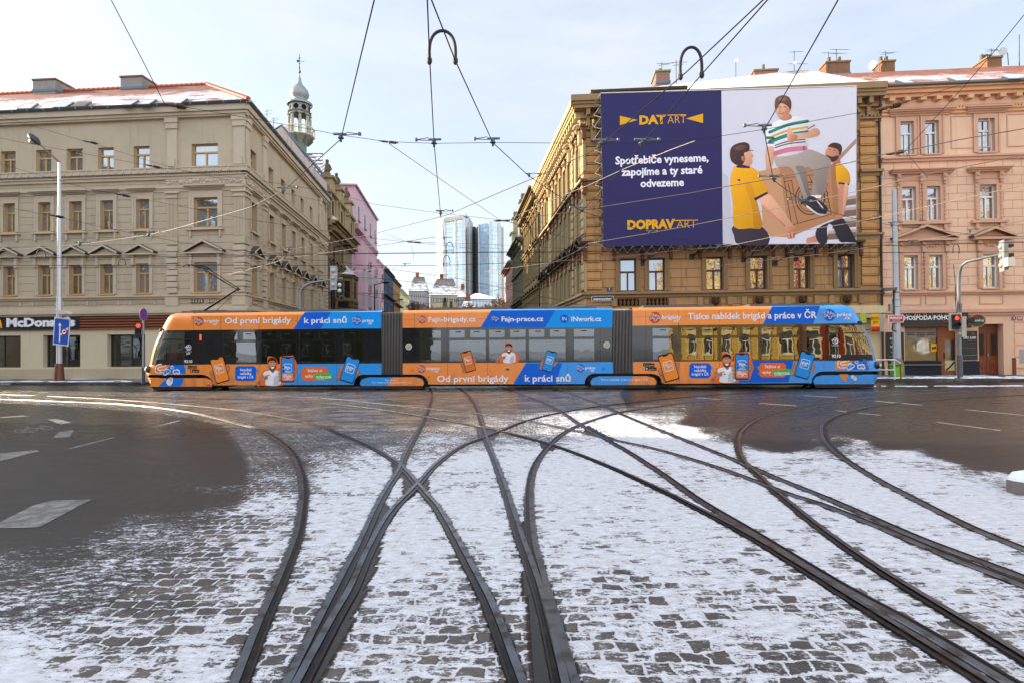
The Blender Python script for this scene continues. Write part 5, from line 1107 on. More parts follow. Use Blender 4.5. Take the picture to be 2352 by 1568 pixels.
Fb3 = Frame((24.2, -10.5), (.62, .785), (-.785, .62)); house('apartment_building', 'red brick tenement with pale trim to the right behind the camera', Fb3, 0, 13, 16, 12, '8a3020', M_yel, [(1, 3.2), (4.6, 6.8), (8.2, 10.4), (11.8, 13.8)], evenly(0, 13, 5, 1.3), 'e4e0d4', M_rtile, rh=4, trim='d9c48a', band=((4, .3), (7.6, .2)), over=.7, wsur=sur_hood('d9c48a'))
Fb4 = Frame((32.5, 0), (.62, .785), (-.785, .62)); house('apartment_building', 'pale yellow tenement beside the crossing to the right of the camera', Fb4, 0, 12, 14, 12, 'd2b25a', M_yel, [(1, 3.2), (4.6, 6.8), (8.2, 10.4)], evenly(0, 12, 5, 1.3), 'e4e0d4', M_rtile, rh=4, trim='e0d0a0', band=((4, .3),), over=.7, wsur=sur_hood('e0d0a0'))
Fb5 = Frame((-21, -32), (-1, 0.1), (.1, 1)); house('apartment_building', 'dark olive tenement to the left behind the camera', Fb5, 0, 24, 17, 12, '6f6a50', M_side, [(1, 3.2), (5, 7.2), (9, 11.2), (13, 15)], evenly(0, 24, 8, 1.3), 'c9c2b0', M_rtile, rh=4, over=.6)
# ================================================================ the tram
TF = Frame((-16.3, 25.5), (31.5, -2.0)); TD = 2.46
OR, OR2, BL, BL2 = 'ee8a33', 'e06a30', '1294ea', '0d5fd2'
tram = thing('tram', 'long orange and blue low floor tram with three sections standing across the crossing', 'tram', TF.P(15.7, -TD/2, 0))
ZT, ZB, ZW, ZS = 3.40, 2.68, 1.16, 0.24
def c1(x, y): return (x/4.096+321.6, y/4.096+689)
def c2(x, y): return (x/4.096+861.3, y/4.096+689)
def c3(x, y): return (x/3.5616+1406.8, y/3.5616+689)
def tu_(f, x, y=440): return TF.U(f(x, y)[0], 0, f(x, y)[1])
tp = lambda x, y: TF.px(x, y)
# --- noses (profile lofted round the plan)
PRO = [(0.10, .14), (.24, .08), (.55, -.08), (.72, -.13), (.95, -.13), (1.10, -.02), (ZW, .03), (1.6, .12), (2.0, .24), (2.4, .42), (ZB, .56), (2.95, .72), (3.2, .86), (ZT-.06, .98), (ZT, 1.08), (ZT+.05, 1.3)]
PLAN = [(2.0, 0, 1), (.9, 0, 0), (.55, -.02, 0), (.32, -.08, 0), (.14, -.2, 0), (.04, -.45, 0), (0, -.8, 0), (0, -TD/2, 0)]
PLAN = PLAN+[(a, -TD-d, f) for a, d, f in PLAN[-2::-1]]
def nose(sec, rev, cols):
    m = (lambda u: 31.42-u) if rev else (lambda u: u+.0)
    def row(z):
        x = np.interp(z, [p[0] for p in PRO], [p[1] for p in PRO])-.25; ins = max(0, (z-3.25)*.9)
        return [TF.P(m(a if f else x+a), max(min(d, -ins), -TD+ins), z) for a, d, f in PLAN]
    zl = [p[0] for p in PRO]
    b = MB(); b.grid([row(z) for z in zl if z <= ZW and z >= .7], cols[0], smooth=True); b.grid([row(z) for z in zl if z >= ZB], cols[1], smooth=True)
    b.face(row(ZT+.05), cols[1])
    r = [[q for q in row(z)] for z in zl if ZW <= z <= ZB]
    b.grid([q[3:5] for q in r], cols[2]); b.grid([q[-5:-3] for q in r], cols[2])
    lo = [[p for p in row(z)][1:-1] for z in (.10, .24, .55, .58)]; b.grid(lo, cols[0], smooth=True)
    b.build('nose', M_tram, sec)
    b = MB(); b.grid([[p for p in row(z)][2:-2] for z in (.04, .17)], '141414'); b.grid([[p+Vector((0, 0, 0)) for p in row(z)][3:-3] for z in (.56, .72)], '0c0c0c'); b.build('bumper', M_rubber, sec)
    w = MB(); w.grid([q[4:-4] for q in r], '101418', smooth=True); w.build('windscreen', M_tglass, sec)
    w = MB(); w.grid([q[-4:] for q in r], '101418', smooth=True); w.build('cab_window', M_tglass, sec)
    w = MB(); w.grid([q[0:4] for q in r], '101418', smooth=True); cw = w.build('cab_window', M_tglass, sec)
    k = MB(); s_ = 1 if not rev else -1
    for z, h in ((ZB-.035, .07), (ZW+.12, .24), (2.28, .05)):
        rr = [row(z+t)[0:4] for t in (-h/2, h/2)]; k.grid([[p+TF.n*.012 for p in q] for q in rr], '0b0b0c', smooth=False)
    k.build('frame', M_rubber, cw)
    # headlights
    for side in (3, -4):
        h = MB(); p = row(.95)[side]; out = (p-TF.P(m(1.5), -TD/2, .95)).normalized(); h.ball(p+Vector((0, 0, .02)), .13, '23282c', 8, (1, 1, 1.25)); h.ball(p+out*.08, .08, 'c9d2d8', 8); h.build('headlight', M_tram, sec)
    # camera pods instead of mirrors
    h = MB(); q = TF.P(m(.72), .02, 2.72); h.tube([q, q+TF.n*.16, q+TF.n*.2+Vector((0, 0, -.1))], [.05, .06, .07], '1a1a1a', 7); h.build('mirror', M_rubber, sec)
    return m
def poly_split(b, pts, xl, d, colA, colB):
    """two-colour panel: polygon (u, z) cut by the slanted line through xl = ((u, z), (u, z))"""
    (xa, za), (xb, zb) = xl; s = lambda p: (p[0]-xa)*(zb-za)-(p[1]-za)*(xb-xa)
    for sg, col in ((1, colA), (-1, colB)):
        out = []
        for i, p in enumerate(pts):
            q = pts[(i+1) % len(pts)]; sp_, sq = s(p)*sg, s(q)*sg
            if sp_ >= 0: out.append(p)
            if sp_*sq < 0: t = sp_/(sp_-sq); out.append((p[0]+(q[0]-p[0])*t, p[1]+(q[1]-p[1])*t))
        if len(out) > 2: b.flat(TF, d, out, col)
def body(label_none, ua, ub, lower, spl_top, spl_low, cols, bays, skip_end=(False, False)):
    sec = MB()
    for d in (0, -TD):
        s_ = 1 if d == 0 else -1
        up = [(ua, ZB), (ub, ZB), (ub, ZT-.1), (ua, ZT-.1)]
        poly_split(sec, up, spl_top, d, cols[0], cols[1]); poly_split(sec, lower, spl_low, d, cols[0], cols[1])
        r = [[TF.P(u, d-s_*o, z) for u in (ua, ub)] for o, z in ((0, ZT-.1), (.02, ZT-.04), (.08, ZT), (.3, ZT+.05))]
        um = spl_top[0][0] if abs(spl_top[0][1]-ZT) < .3 else spl_top[1][0]
        r = [[TF.P(u, d-s_*o, z) for u in (ua, um, ub)] for o, z in ((0, ZT-.1), (.02, ZT-.04), (.08, ZT), (.3, ZT+.05))]
        sec.grid(r, cols[0], colf=lambda a, c_: cols[0] if c_ == 0 else cols[1])
    for q in bays[1:]:
        for z0_, z1_ in ((.26, ZW), (ZB, ZT-.1)):
            if z0_ < 1 and not (ua+1.2 < q[0] < ub-1.3): continue
            sec.box(TF, q[0]-.006, q[0]+.006, -.002, .0018, z0_, z1_, '3a2a22')
    sec.box(TF, ua+.02, ub-.02, -.002, .0017, ZB+.36, ZB+.368, '5a4030')
    sec.face([TF.P(ua, -.3, ZT+.05), TF.P(ub, -.3, ZT+.05), TF.P(ub, -TD+.3, ZT+.05), TF.P(ua, -TD+.3, ZT+.05)], '8d8f92')
    sec.face([TF.P(ua, -.02, .36), TF.P(ub, -.02, .36), TF.P(ub, -TD+.02, .36), TF.P(ua, -TD+.02, .36)], '2c2e30'); sec.face([TF.P(ua, -.05, 3.05), TF.P(ub, -.05, 3.05), TF.P(ub, -TD+.05, 3.05), TF.P(ua, -TD+.05, 3.05)], '6d7072')
    so_ = sec.build('body_section', M_tram, tram)
    for i, (a, e_, pa, pe, kind) in enumerate(bays):
        for d, near in ((0, 1), (-TD, 0)):
            s_ = 1 if near else -1; b = MB(); K = '0b0c0d'
            if kind == 'dark':
                b.box(TF, a+.004, e_-.004, d-.03, d, ZW, ZB, K)
                if near or True: b.build('side_panel', M_tpanel, so_)
                continue
            zs = 2.16; z2 = (2.24, 2.56)
            dd = (d-.03, d) if near else (d, d+.03)
            for q in ((a+.004, pa, ZW, ZB), (pe, e_-.004, ZW, ZB), (pa, pe, ZW, ZW+.07), (pa, pe, zs-.035, z2[0]), (pa, pe, z2[1], ZB)): b.box(TF, q[0], q[1], dd[0], dd[1], q[2], q[3], K)
            n = 1 if pe-pa < 1.2 else 2
            if n == 2: m = (pa+pe)/2; b.box(TF, m-.12, m+.12, dd[0], dd[1], z2[0], z2[1], K)
            w = b.build('window', M_tpanel, so_); g = MB(); g.box(TF, pa-.01, pe+.01, dd[0]+.008, dd[0]+.014, ZW+.06, z2[1]+.01, '202428'); g.build('pane', M_tglass, w)
            if near:
                for j in range(n):
                    h = MB(); m = pa+(pe-pa)*(j+.5)/n; h.box(TF, m-.12, m+.12, d+.001, d+.012, z2[1]-.10, z2[1]-.06, '17191b'); h.build('handle', M_rubber, w)
    # inside: seats and poles
    st = MB(); u = ua+(2.6 if skip_end[0] else .8)
    while u < ub-(2.8 if skip_end[1] else .8):
        for dv in (-.45, -.9, -1.75, -2.15):
            if random.random() < .2: continue
            st.box(TF, u, u+.42, dv-.2, dv+.2, .72, .80, '37506b'); st.box(TF, u+.38, u+.44, dv-.2, dv+.2, .80, 1.42, '2f4560')
        st.tube([TF.P(u+.6, -1.3, .4), TF.P(u+.6, -1.3, 3.0)], .02, 'd9c23c', 6); u += .95
    st.tube([TF.P(ua+.3, -.7, 2.85), TF.P(ub-.3, -.7, 2.85)], .018, '9a9c9c', 5); st.build('seats', M_cloth, so_)
    return so_
def m_tp():
    k = N('tram_black_panel'); p = k.pos(); k.set(Base_Color=(0.012, 0.013, 0.015), Roughness=0.06)
    k.b.inputs['Specular IOR Level'].default_value = 0.75; k.bump(k.noise(p, 1.0, 2), .06, .05); return k.m
M_tpanel = m_tp()
def B1(a, e_, pa=None, pe=None, kind='win', f=c1):
    a, e_ = tu_(f, a), tu_(f, e_); return (a, e_, tu_(f, pa) if pa else a+.09, tu_(f, pe) if pe else e_-.09, kind)
S1 = (2.0, 10.62); S2 = (11.56, 20.62); S3 = (21.47, 29.42)
def line_(f, x0, y0, x1, y1): return (tp(*f(x0, y0)), tp(*f(x1, y1)))
arcq = lambda u0, z0, u1, z1: [(u0+(u1-u0)*math.sin(t), z0+(z1-z0)*(1-math.cos(t))) for t in [math.pi/2*i/5 for i in range(6)]]
low1 = [(2.0, ZW), (2.0, .72)]+arcq(2.45, .72, 3.02, ZS)+[(9.38, ZS)]+[(9.38+.4*(1-math.cos(t)), ZS+.44*math.sin(t)) for t in [math.pi/2*i/5 for i in range(1, 6)]]+[(S1[1], .68), (S1[1], ZW)]
low2 = [(S2[0], ZW), (S2[0], .68)]+arcq(12.25, .68, 12.68, ZS)+[(19.42, ZS)]+[(19.42+.4*(1-math.cos(t)), ZS+.44*math.sin(t)) for t in [math.pi/2*i/5 for i in range(1, 6)]]+[(S2[1], .68), (S2[1], ZW)]
low3 = [(S3[0], ZW), (S3[0], .66)]+arcq(22.2, .66, 22.72, ZS)+[(28.8, ZS)]+[(28.8+.45*(1-math.cos(t)), ZS+.48*math.sin(t)) for t in [math.pi/2*i/5 for i in range(1, 6)]]+[(S3[1], .72), (S3[1], ZW)]
sec1 = body('', *S1, low1, line_(c1, 1548, 110, 1445, 270), line_(c1, 1330, 590, 1310, 800), (OR, BL), [B1(418, 505, kind='dark'), B1(505, 760, kind='dark'), B1(760, 1120, 782, 1100), B1(1120, 1480, 1138, 1465), B1(1480, 1850, 1500, 1830), B1(1850, 2150, 1910, 2095), B1(2150, 2268, kind='dark')], (True, False))
sec2 = body('', *S2, low2, line_(c2, 1093, 98, 992, 260), line_(c2, 1418, 592, 1297, 790), (OR, BL), [B1(*q[:4], kind=q[4], f=c2) for q in ((258, 375, None, None, 'dark'), (375, 682, 433, 620, 'win'), (682, 1058, 700, 1042, 'win'), (1058, 1433, 1075, 1417, 'win'), (1433, 1808, 1450, 1793, 'win'), (1808, 2120, 1873, 2063, 'win'), (2120, 2233, None, None, 'dark'))])
sec3 = body('', *S3, low3, line_(c3, 1305, 58, 1228, 200), line_(c3, 1010, 480, 985, 672), (OR, BL), [B1(*q[:4], kind=q[4], f=c3) for q in ((165, 275, None, None, 'dark'), (275, 543, 330, 497, 'win'), (543, 875, 563, 860, 'win'), (875, 1207, 893, 1195, 'win'), (1207, 1538, 1222, 1525, 'win'), (1538, 1776, 1590, 1745, 'win'), (1776, 1866, None, None, 'dark'))], (False, True))
nose(sec1, False, (OR, OR, OR)); nose(sec3, True, (BL, BL, '14507f'))
# --- bellows
for (a, e_) in ((S1[1], S2[0]), (S2[1], S3[0])):
    b = MB(); n = 14
    for i in range(n):
        ua = a+(e_-a)*i/n; um = a+(e_-a)*(i+.5)/n; ue = a+(e_-a)*(i+1)/n
        for (p, dp), (q, dq) in (((ua, -.10), (um, -.0)), ((um, -.0), (ue, -.10))):
            A = [TF.P(p, dp, .68), TF.P(p, dp, ZT-.05+dp), TF.P(p, -TD-dp, ZT-.05+dp), TF.P(p, -TD-dp, .68)]; B_ = [TF.P(q, dq, .68), TF.P(q, dq, ZT-.05+dq), TF.P(q, -TD-dq, ZT-.05+dq), TF.P(q, -TD-dq, .68)]
            b.grid([A, B_], '191817', closed=True, smooth=False)
        b.tube([TF.P(um, .004, .68), TF.P(um, .004, ZT-.06), TF.P(um, -.3, ZT-.02)], .009, '8d8984', 5)
    b.build('bellows', M_rubber, tram)
# --- bogie skirts and wheels
def skirt(u0, u1, cl, cr, us, l_round=True, r_round=True):
    z0, z1 = .19, .56; r = .38
    pts = [(u0+(0.05 if l_round else 0), z0)]+([(u0, z0+.12), (u0+.1, z1-.08), (u0+r, z1)] if l_round else [(u0, z1)])+([(u1-r, z1), (u1-.1, z1-.08), (u1, z0+.12)] if r_round else [(u1, z1)])+[(u1-(.05 if r_round else 0), z0)]
    b = MB(); poly_split(b, pts, ((us+.12, z1), (us-.12, z0)), .03, cl, cr); rows = [[TF.P(u, .03, z) for u, z in pts], [TF.P(u, -.15, z) for u, z in pts]]; b.grid(rows, cl, closed=True, smooth=False)
    sk = b.build('bogie_skirt', M_tram, tram); b = MB(); b.prism(TF, [(u0+.02, .185), (u1-.02, .185), (u1-.1, .05), (u0+.12, .05)], -.4, .02, '101010'); b.build('bumper', M_rubber, sk)
    b = MB(); b.box(TF, u0-.1, u1+.1, -TD+.3, -.25, .10, .70, '0a0a0a'); b.build('bogie_frame', M_rubber, tram)
    for uu in (u0+.62, u1-.62):
        for dv in (-.5, -TD+.5):
            c_ = TF.P(uu, dv, .31); b = MB(); seg = 20
            for (r0, d0, r1, d1, cc) in ((.31, -.06, .31, .06, '8d8880'), (.31, .06, .22, .06, '5d5a55'), (.22, .06, .0, .04, '3a3835'), (.34, -.06, .31, -.06, '6d6a66')):
                b.grid([[c_+TF.u*(rr*math.cos(2*math.pi*j/seg))+Vector((0, 0, rr*math.sin(2*math.pi*j/seg)))+TF.n*dd for j in range(seg)] for rr, dd in ((r0, d0), (r1, d1))], cc, closed=True)
            b.build('wheel', M_metal, tram)
skirt(.12, 3.0, OR, OR, 9, l_round=False); skirt(9.66, 12.5, BL, OR, 11.0); skirt(19.66, 22.45, BL, OR, 21.35); skirt(28.86, 31.28, BL, BL, 40, r_round=False)
b = MB()
for u0, u1 in ((1.2, 4.5), (6, 9.5), (12.2, 16), (17, 20), (22, 25), (26.5, 30)): b.box(TF, u0, u1, -2.0, -.5, ZT+.05, ZT+.16, '55585a')
b.box(TF, 4.6, 29.0, -1.9, -.6, .12, .34, '131313'); b.build('roof_equipment', M_rubber, tram)
# --- pantograph
tz = lambda x, y: at(x, y, 0)
PF = Frame(TF.P(0, -TD/2, 0).xy, TF.u.xy); q = lambda x, y: PF.P(*(lambda a: (a[0], 0, a[1]))(PF.px(x, y)))
pg = thing('x', 'y', 'z', (0, 0, 0)); bpy.data.objects.remove(pg)
b = MB(); b.box(PF, PF.px(455, 716)[0], PF.px(530, 716)[0], -.5, .5, ZT+.1, ZT+.2, '3a3430'); bs, el, hd = q(470, 713), q(546, 664.5), q(447, 612)
b.tube([bs, el], [.06, .045], '2e2a28', 8); b.tube([q(495, 716), q(543, 672)], .015, 'a8782c', 5); b.ball(el, .09, '3a322a', 8)
for dv in (-.32, .32): b.tube([el+PF.n*dv*.6, q(470, 616)+PF.n*dv], .022, '3a2a20', 6); 
b.tube([el+Vector((0, 0, -.05)), q(468, 622)], .012, '1f1c1a', 5); b.tube([el-PF.n*.22, el+PF.n*.22], .03, '3a2a20', 6)
pg = b.build('pantograph', M_metal, tram); b = MB(); h0 = q(455, 612)
for o in (-.12, .12): b.tube([h0+PF.u*o+PF.n*v+Vector((0, 0, w_)) for v, w_ in ((-.9, -.14), (-.7, -.02), (-.4, .02), (.4, .02), (.7, -.02), (.9, -.14))], .028, '1d1b1a', 6)
b.tube([h0-PF.u*.12+PF.n*.3, h0+PF.u*.3+PF.n*.3+Vector((0, 0, -.12))], .03, '1d1b1a', 6); b.tube([h0-PF.u*.12-PF.n*.3, h0+PF.u*.3-PF.n*.3+Vector((0, 0, -.12))], .03, '1d1b1a', 6); b.build('contact_bow', M_rubber, pg)

# --- lettering and pictures wrapped on the side
WH = 'e6e4ea'; SK, SKd, HAIR = 'c98a68', 'a5634a', '3a2018'
def pp(b, f, d, pts, col): b.fpx(TF, d, [f(x, y) for x, y in pts], col)
def tx(b, f, body_, xl, yb, xr, cap, col=WH, d=.010, bold=.022, **kw): a = f(xl, yb); c_ = f(xr, yb); text_px(b, TF, d, body_, a[0], a[1], c_[0], f(0, cap)[1]-f(0, 0)[1], col, bold=bold, **kw)
def circ(b, f, x, y, r, col, d=.006, seg=20): pp(b, f, d, [(x+r*math.cos(2*math.pi*k_/seg), y+r*math.sin(2*math.pi*k_/seg)) for k_ in range(seg)], col)
def ps(b, f, d, pts, w, col):
    stroke(b, TF, d, [tp(*f(x, y)) for x, y in pts], abs(tp(*f(w, 0))[0]-tp(*f(0, 0))[0]), col)
FAJN = [[(.02, .40), (.06, .22), (.32, .16)], [(.17, .2), (.13, .62), (.05, .72)], [(.06, .44), (.27, .42)], [(.47, .42), (.38, .38), (.32, .52), (.38, .64), (.46, .55), (.48, .42), (.48, .62), (.54, .62)], [(.60, .42), (.60, .75), (.54, .95), (.46, .86), (.56, .74)], [(.60, .25), (.605, .26)], [(.69, .64), (.69, .42), (.70, .48), (.79, .40), (.83, .48), (.83, .64), (.94, .62)]]
def fajn(b, f, x0, y0, w, h, fill, d=.012, t=.09, outline=True):
    for s_ in FAJN: ps(b, f, d, [(x0+px*w, y0+py*h) for px, py in s_], w*t*(1.75 if outline else 1), WH)
    if outline:
        for s_ in FAJN: ps(b, f, d+.003, [(x0+px*w, y0+py*h) for px, py in s_], w*t*.72, fill)
def logo(b, f, x, y, r, col): circ(b, f, x, y, r, col); fajn(b, f, x-r*.82, y-r*.75, r*1.7, r*1.35, col, t=.10)
def phone(b, f, cx, cy, w, h, ang, col, word, hand=True):
    ca, sa = math.cos(ang), math.sin(ang); P_ = lambda a, c_: (cx+a*w*ca-c_*h*sa, cy+a*w*sa+c_*h*ca)
    rr = lambda s_: [P_(a*s_, c_*s_) for a, c_ in ((-.5, -.44), (-.44, -.5), (.44, -.5), (.5, -.44), (.5, .44), (.44, .5), (-.44, .5), (-.5, .44))]
    if hand:
        for i in range(4): y_ = .02+i*.13; ps(b, f, .010, [P_(-.62, y_), P_(-.42+.02*i, y_+.02)], w*.30, SKd); ps(b, f, .0125, [P_(-.60, y_), P_(-.43, y_+.02)], w*.22, SK)
        ps(b, f, .010, [P_(.5, .12), P_(.62, -.02)], w*.30, SKd); ps(b, f, .0125, [P_(.5, .12), P_(.6, 0)], w*.21, SK)
    pp(b, f, .015, rr(1.0), '2a1a14'); pp(b, f, .0175, rr(.92), col); pp(b, f, .0195, [P_(-.2, -.47), P_(.2, -.47), P_(.16, -.42), P_(-.16, -.42)], '2a1a14')
    q_ = [P_(a*.62, c_*.36-.05) for a, c_ in ((-.5, -.38), (-.38, -.5), (.38, -.5), (.5, -.38), (.5, .38), (.38, .5), (-.38, .5), (-.5, .38))]; q2 = [P_(a*.56, c_*.32-.05) for a, c_ in ((-.5, -.38), (-.38, -.5), (.38, -.5), (.5, -.38), (.5, .38), (.38, .5), (-.38, .5), (-.5, .38))]
    pp(b, f, .0215, q_, WH); pp(b, f, .0235, q2, col); fajn(b, f, *(lambda o: (o[0]-w*.24, o[1]-h*.11))(P_(0, -.05)), w*.48, h*.17, col, d=.0255, t=.13, outline=False)
    o = P_(-.18, .075); tx(b, f, word, o[0], o[1], o[0]+w*.36, h*.05, d=.0255, bold=.0)
def man(b, f, x0, y0, x1, y1):
    w, h = x1-x0, y1-y0; P_ = lambda a, c_: (x0+a*w, y0+c_*h)
    def pl(d, pts, col, sm=True): pp(b, f, d, [P_(*q_) for q_ in (closed_smooth(pts, 3) if sm else pts)], col)
    pl(.008, [(.42, -.02), (.56, -.05), (.76, .02), (.84, .18), (.80, .34), (.86, .46), (1.06, .5), (1.1, 1), (-.02, 1), (.05, .8), (.25, .48), (.44, .42), (.43, .2)], OR2)
    pl(.010, [(.28, .52), (.5, .46), (.74, .45), (.95, .52), (.98, .75), (.92, 1.0), (.36, 1.0), (.34, .8), (.22, .72)], 'e2e2e6')
    pl(.0115, [(.70, .70), (.9, .60), (.92, 1.0), (.66, 1.0)], 'b9bcc6', False)
    pl(.012, [(.53, .36), (.70, .36), (.72, .48), (.62, .56), (.52, .48)], SKd); pl(.0135, [(.46, .16), (.50, .08), (.66, .06), (.76, .12), (.77, .28), (.70, .42), (.62, .46), (.52, .41), (.47, .29)], SK)
    pl(.0145, [(.47, .27), (.52, .33), (.62, .31), (.71, .33), (.77, .26), (.74, .40), (.64, .475), (.53, .43)], '5a2f20')
    pl(.0155, [(.45, .20), (.44, .08), (.52, .01), (.64, -.01), (.78, .06), (.79, .22), (.75, .15), (.66, .11), (.53, .12), (.48, .16)], HAIR)
    pl(.0165, [(.55, .345), (.70, .34), (.66, .40), (.60, .405)], 'f0eef0')
    for a in (.545, .675): pl(.0165, [(a, .20), (a+.035, .185), (a+.07, .20), (a+.035, .225)], 'f4f4f8'); pp(b, f, .0175, [P_(a+.02, .19), P_(a+.05, .19), P_(a+.05, .222), P_(a+.02, .222)], '2a2a50'); ps(b, f, .0175, [P_(a-.01, .165), P_(a+.07, .16)], w*.025, HAIR)
    pl(.014, [(.52, .46), (.60, .54), (.66, .60), (.72, .53), (.76, .46), (.80, .52), (.7, .66), (.58, .66), (.48, .53)], 'f2f2f5', False)
    for s_ in ([(.22, .66), (.10, .86), (.05, .99)], [(.06, .94), (.22, .80), (.36, .70)]): ps(b, f, .0155, [P_(*q_) for q_ in s_], w*.12, SK)
    for i in range(3): ps(b, f, .0165, [P_(.30+.02*i, .70+.045*i), P_(.42, .66+.05*i)], w*.05, SKd if i % 2 else SK)
    ps(b, f, .0175, [P_(.36, .66), P_(.50, .63)], w*.045, SK)
def bubble(b, f, pts, col): pp(b, f, .009, pts, col)
def octo(x0, y0, x1, y1, c_=18): return [(x0+c_, y0), (x1-c_, y0), (x1, y0+c_), (x1, y1-c_), (x1-c_, y1), (x0+c_, y1), (x0, y1-c_), (x0, y0+c_)]
def plate(b, f, x, y, w, h, s_): pp(b, f, .009, [(x, y), (x+w, y+h*.12), (x+w-2, y+h*1.05), (x-2, y+h*.9)], '141414'); tx(b, f, s_, x+w*.28, y+h*.78, x+w*.95, h*.34, 'd8d8d8', d=.0115, bold=0); pp(b, f, .0115, [(x+w*.08, y+h*.25), (x+w*.22, y+h*.5), (x+w*.08, y+h*.78)], '3aa0d8' if 'G' in s_ else 'e8e8e8')
def pid(b, f, x, y, r):
    for k_ in range(16): a0, a1 = 2*math.pi*k_/16, 2*math.pi*(k_+1)/16; pp(b, f, .026, [(x+r*math.cos(a0), y+r*math.sin(a0)), (x+r*math.cos(a1), y+r*math.sin(a1)), (x+r*.82*math.cos(a1), y+r*.82*math.sin(a1)), (x+r*.82*math.cos(a0), y+r*.82*math.sin(a0))], WH)
    ps(b, f, .0285, [(x-r*1.2, y-r*.1), (x-r*.5, y-r*.35), (x+r*.6, y-r*.05), (x+r*.2, y+r*.6), (x-r*.2, y+r*.3), (x, y-r*.5), (x+r*.5, y-r*.9)], r*.2, WH)
    for i in range(2): pp(b, f, .026, [(x-r*1.2, y+r*(1.3+i*.18)), (x+r*1.2, y+r*(1.3+i*.18)), (x+r*1.2, y+r*(1.38+i*.18)), (x-r*1.2, y+r*(1.38+i*.18))], 'b8b8bc')
# section one
b = MB(); f = c1
pp(b, f, .004, [(1548, 117), (2268, 114), (2268, 268), (1447, 270)], BL2); pp(b, f, .0055, [(1800, 115.5), (2268, 114), (2268, 268), (1700, 269.5)], BL)
logo(b, f, 552, 204, 43, 'b8482a'); tx(b, f, 'brigády', 605, 212, 745, 29); tx(b, f, '.cz', 682, 238, 724, 26); tx(b, f, 'Od první brigády', 797, 222, 1422, 56); tx(b, f, 'k práci snů', 1543, 219, 1945, 54); logo(b, f, 2040, 195, 44, '1566c8'); tx(b, f, 'práce', 2093, 208, 2198, 29); tx(b, f, '.cz', 2142, 231, 2183, 26)
pp(b, f, .004, [(430, 690), (430, 640), (410, 601), (290, 600), (200, 695)], '1a6fd0'); pp(b, f, .036, [(175, 808), (250, 733), (412, 733), (400, 780), (375, 808)], '1a6fd0')
for s_ in FAJN:
    L_ = [(150+px*255, 572+py*225) for px, py in s_]; up = [q_ for q_ in L_ if q_[1] < 690]; dn = [q_ for q_ in L_ if q_[1] > 730]
    if len(up) > 1: ps(b, f, .008, up, 34, WH)
    if len(dn) > 1: ps(b, f, .040, dn, 30, WH)
for s_ in FAJN:
    L_ = [(150+px*255, 572+py*225) for px, py in s_]; up = [q_ for q_ in L_ if q_[1] < 690]
    if len(up) > 1: ps(b, f, .011, up, 13, OR if L_[0][0] < 240 else '3b8ae0')
tx(b, f, '9210', 415, 587, 492, 27, bold=.03, d=.03); pid(b, f, 457, 446, 26); tx(b, f, 'pid', 438, 508, 470, 22, d=.03)
plate(b, f, 450, 614, 86, 30, 'Google Play'); plate(b, f, 472, 648, 86, 30, 'App Store')
phone(b, f, 750, 655, 130, 240, -.28, OR, 'brigády'); bubble(b, f, octo(895, 618, 1092, 757)+[], BL2); pp(b, f, .009, [(1090, 645), (1124, 658), (1090, 680)], BL)
tx(b, f, 'Největší', 942, 665, 1050, 26, bold=.015); tx(b, f, 'nabídka', 942, 699, 1048, 26, bold=.015); tx(b, f, 'brigád v ČR', 920, 732, 1070, 26, bold=.015)
pp(b, f, .005, [(1315, 530), (1440, 518), (1462, 560), (1490, 640), (1460, 740), (1440, 776), (1320, 776)], OR2); man(b, f, 1105, 540, 1330, 796)
phone(b, f, 1390, 650, 122, 238, 0, '2f86d8', 'práce'); pp(b, f, .0215, [(1338, 690), (1442, 690), (1442, 752), (1338, 752)], OR); fajn(b, f, 1352, 690, 78, 46, OR, d=.024, outline=False); tx(b, f, 'brigády', 1364, 744, 1412, 10, d=.024)
plate2 = [(1345, 620), (1345, 652)]
for x, y in plate2: pp(b, f, .022, [(x, y), (x+80, y), (x+80, y+24), (x, y+24)], '141414'); tx(b, f, 'Google Play' if y < 640 else 'App Store', x+18, y+17, x+76, 9, d=.0245, bold=0)
bubble(b, f, octo(1525, 627, 1768, 757), OR2); pp(b, f, .009, [(1527, 655), (1503, 660), (1527, 690)], OR2); tx(b, f, 'Stáhni si', 1575, 672, 1712, 28, bold=.015); tx(b, f, 'apky', 1552, 721, 1630, 26, bold=.015)
pp(b, f, .011, [(1637, 692), (1808, 679), (1815, 738), (1645, 752)], '4caf50'); tx(b, f, 'zdarma', 1655, 728, 1800, 26, d=.0135, bold=.015); pp(b, f, .0135, [(1662, 738), (1798, 728), (1798, 731), (1662, 741)], WH)
phone(b, f, 1975, 652, 130, 240, .30, '1f8fe0', 'práce'); pp(b, f, .034, [(625, 795), (668, 792), (668, 800), (625, 803)], 'b01c14')
b.build('lettering', M_print, sec1)
b = MB(); pp(b, f, .006, [(562, 326), (574, 326), (574, 376), (562, 376)], 'c01010'); b.build('line_number', M_red, sec1)
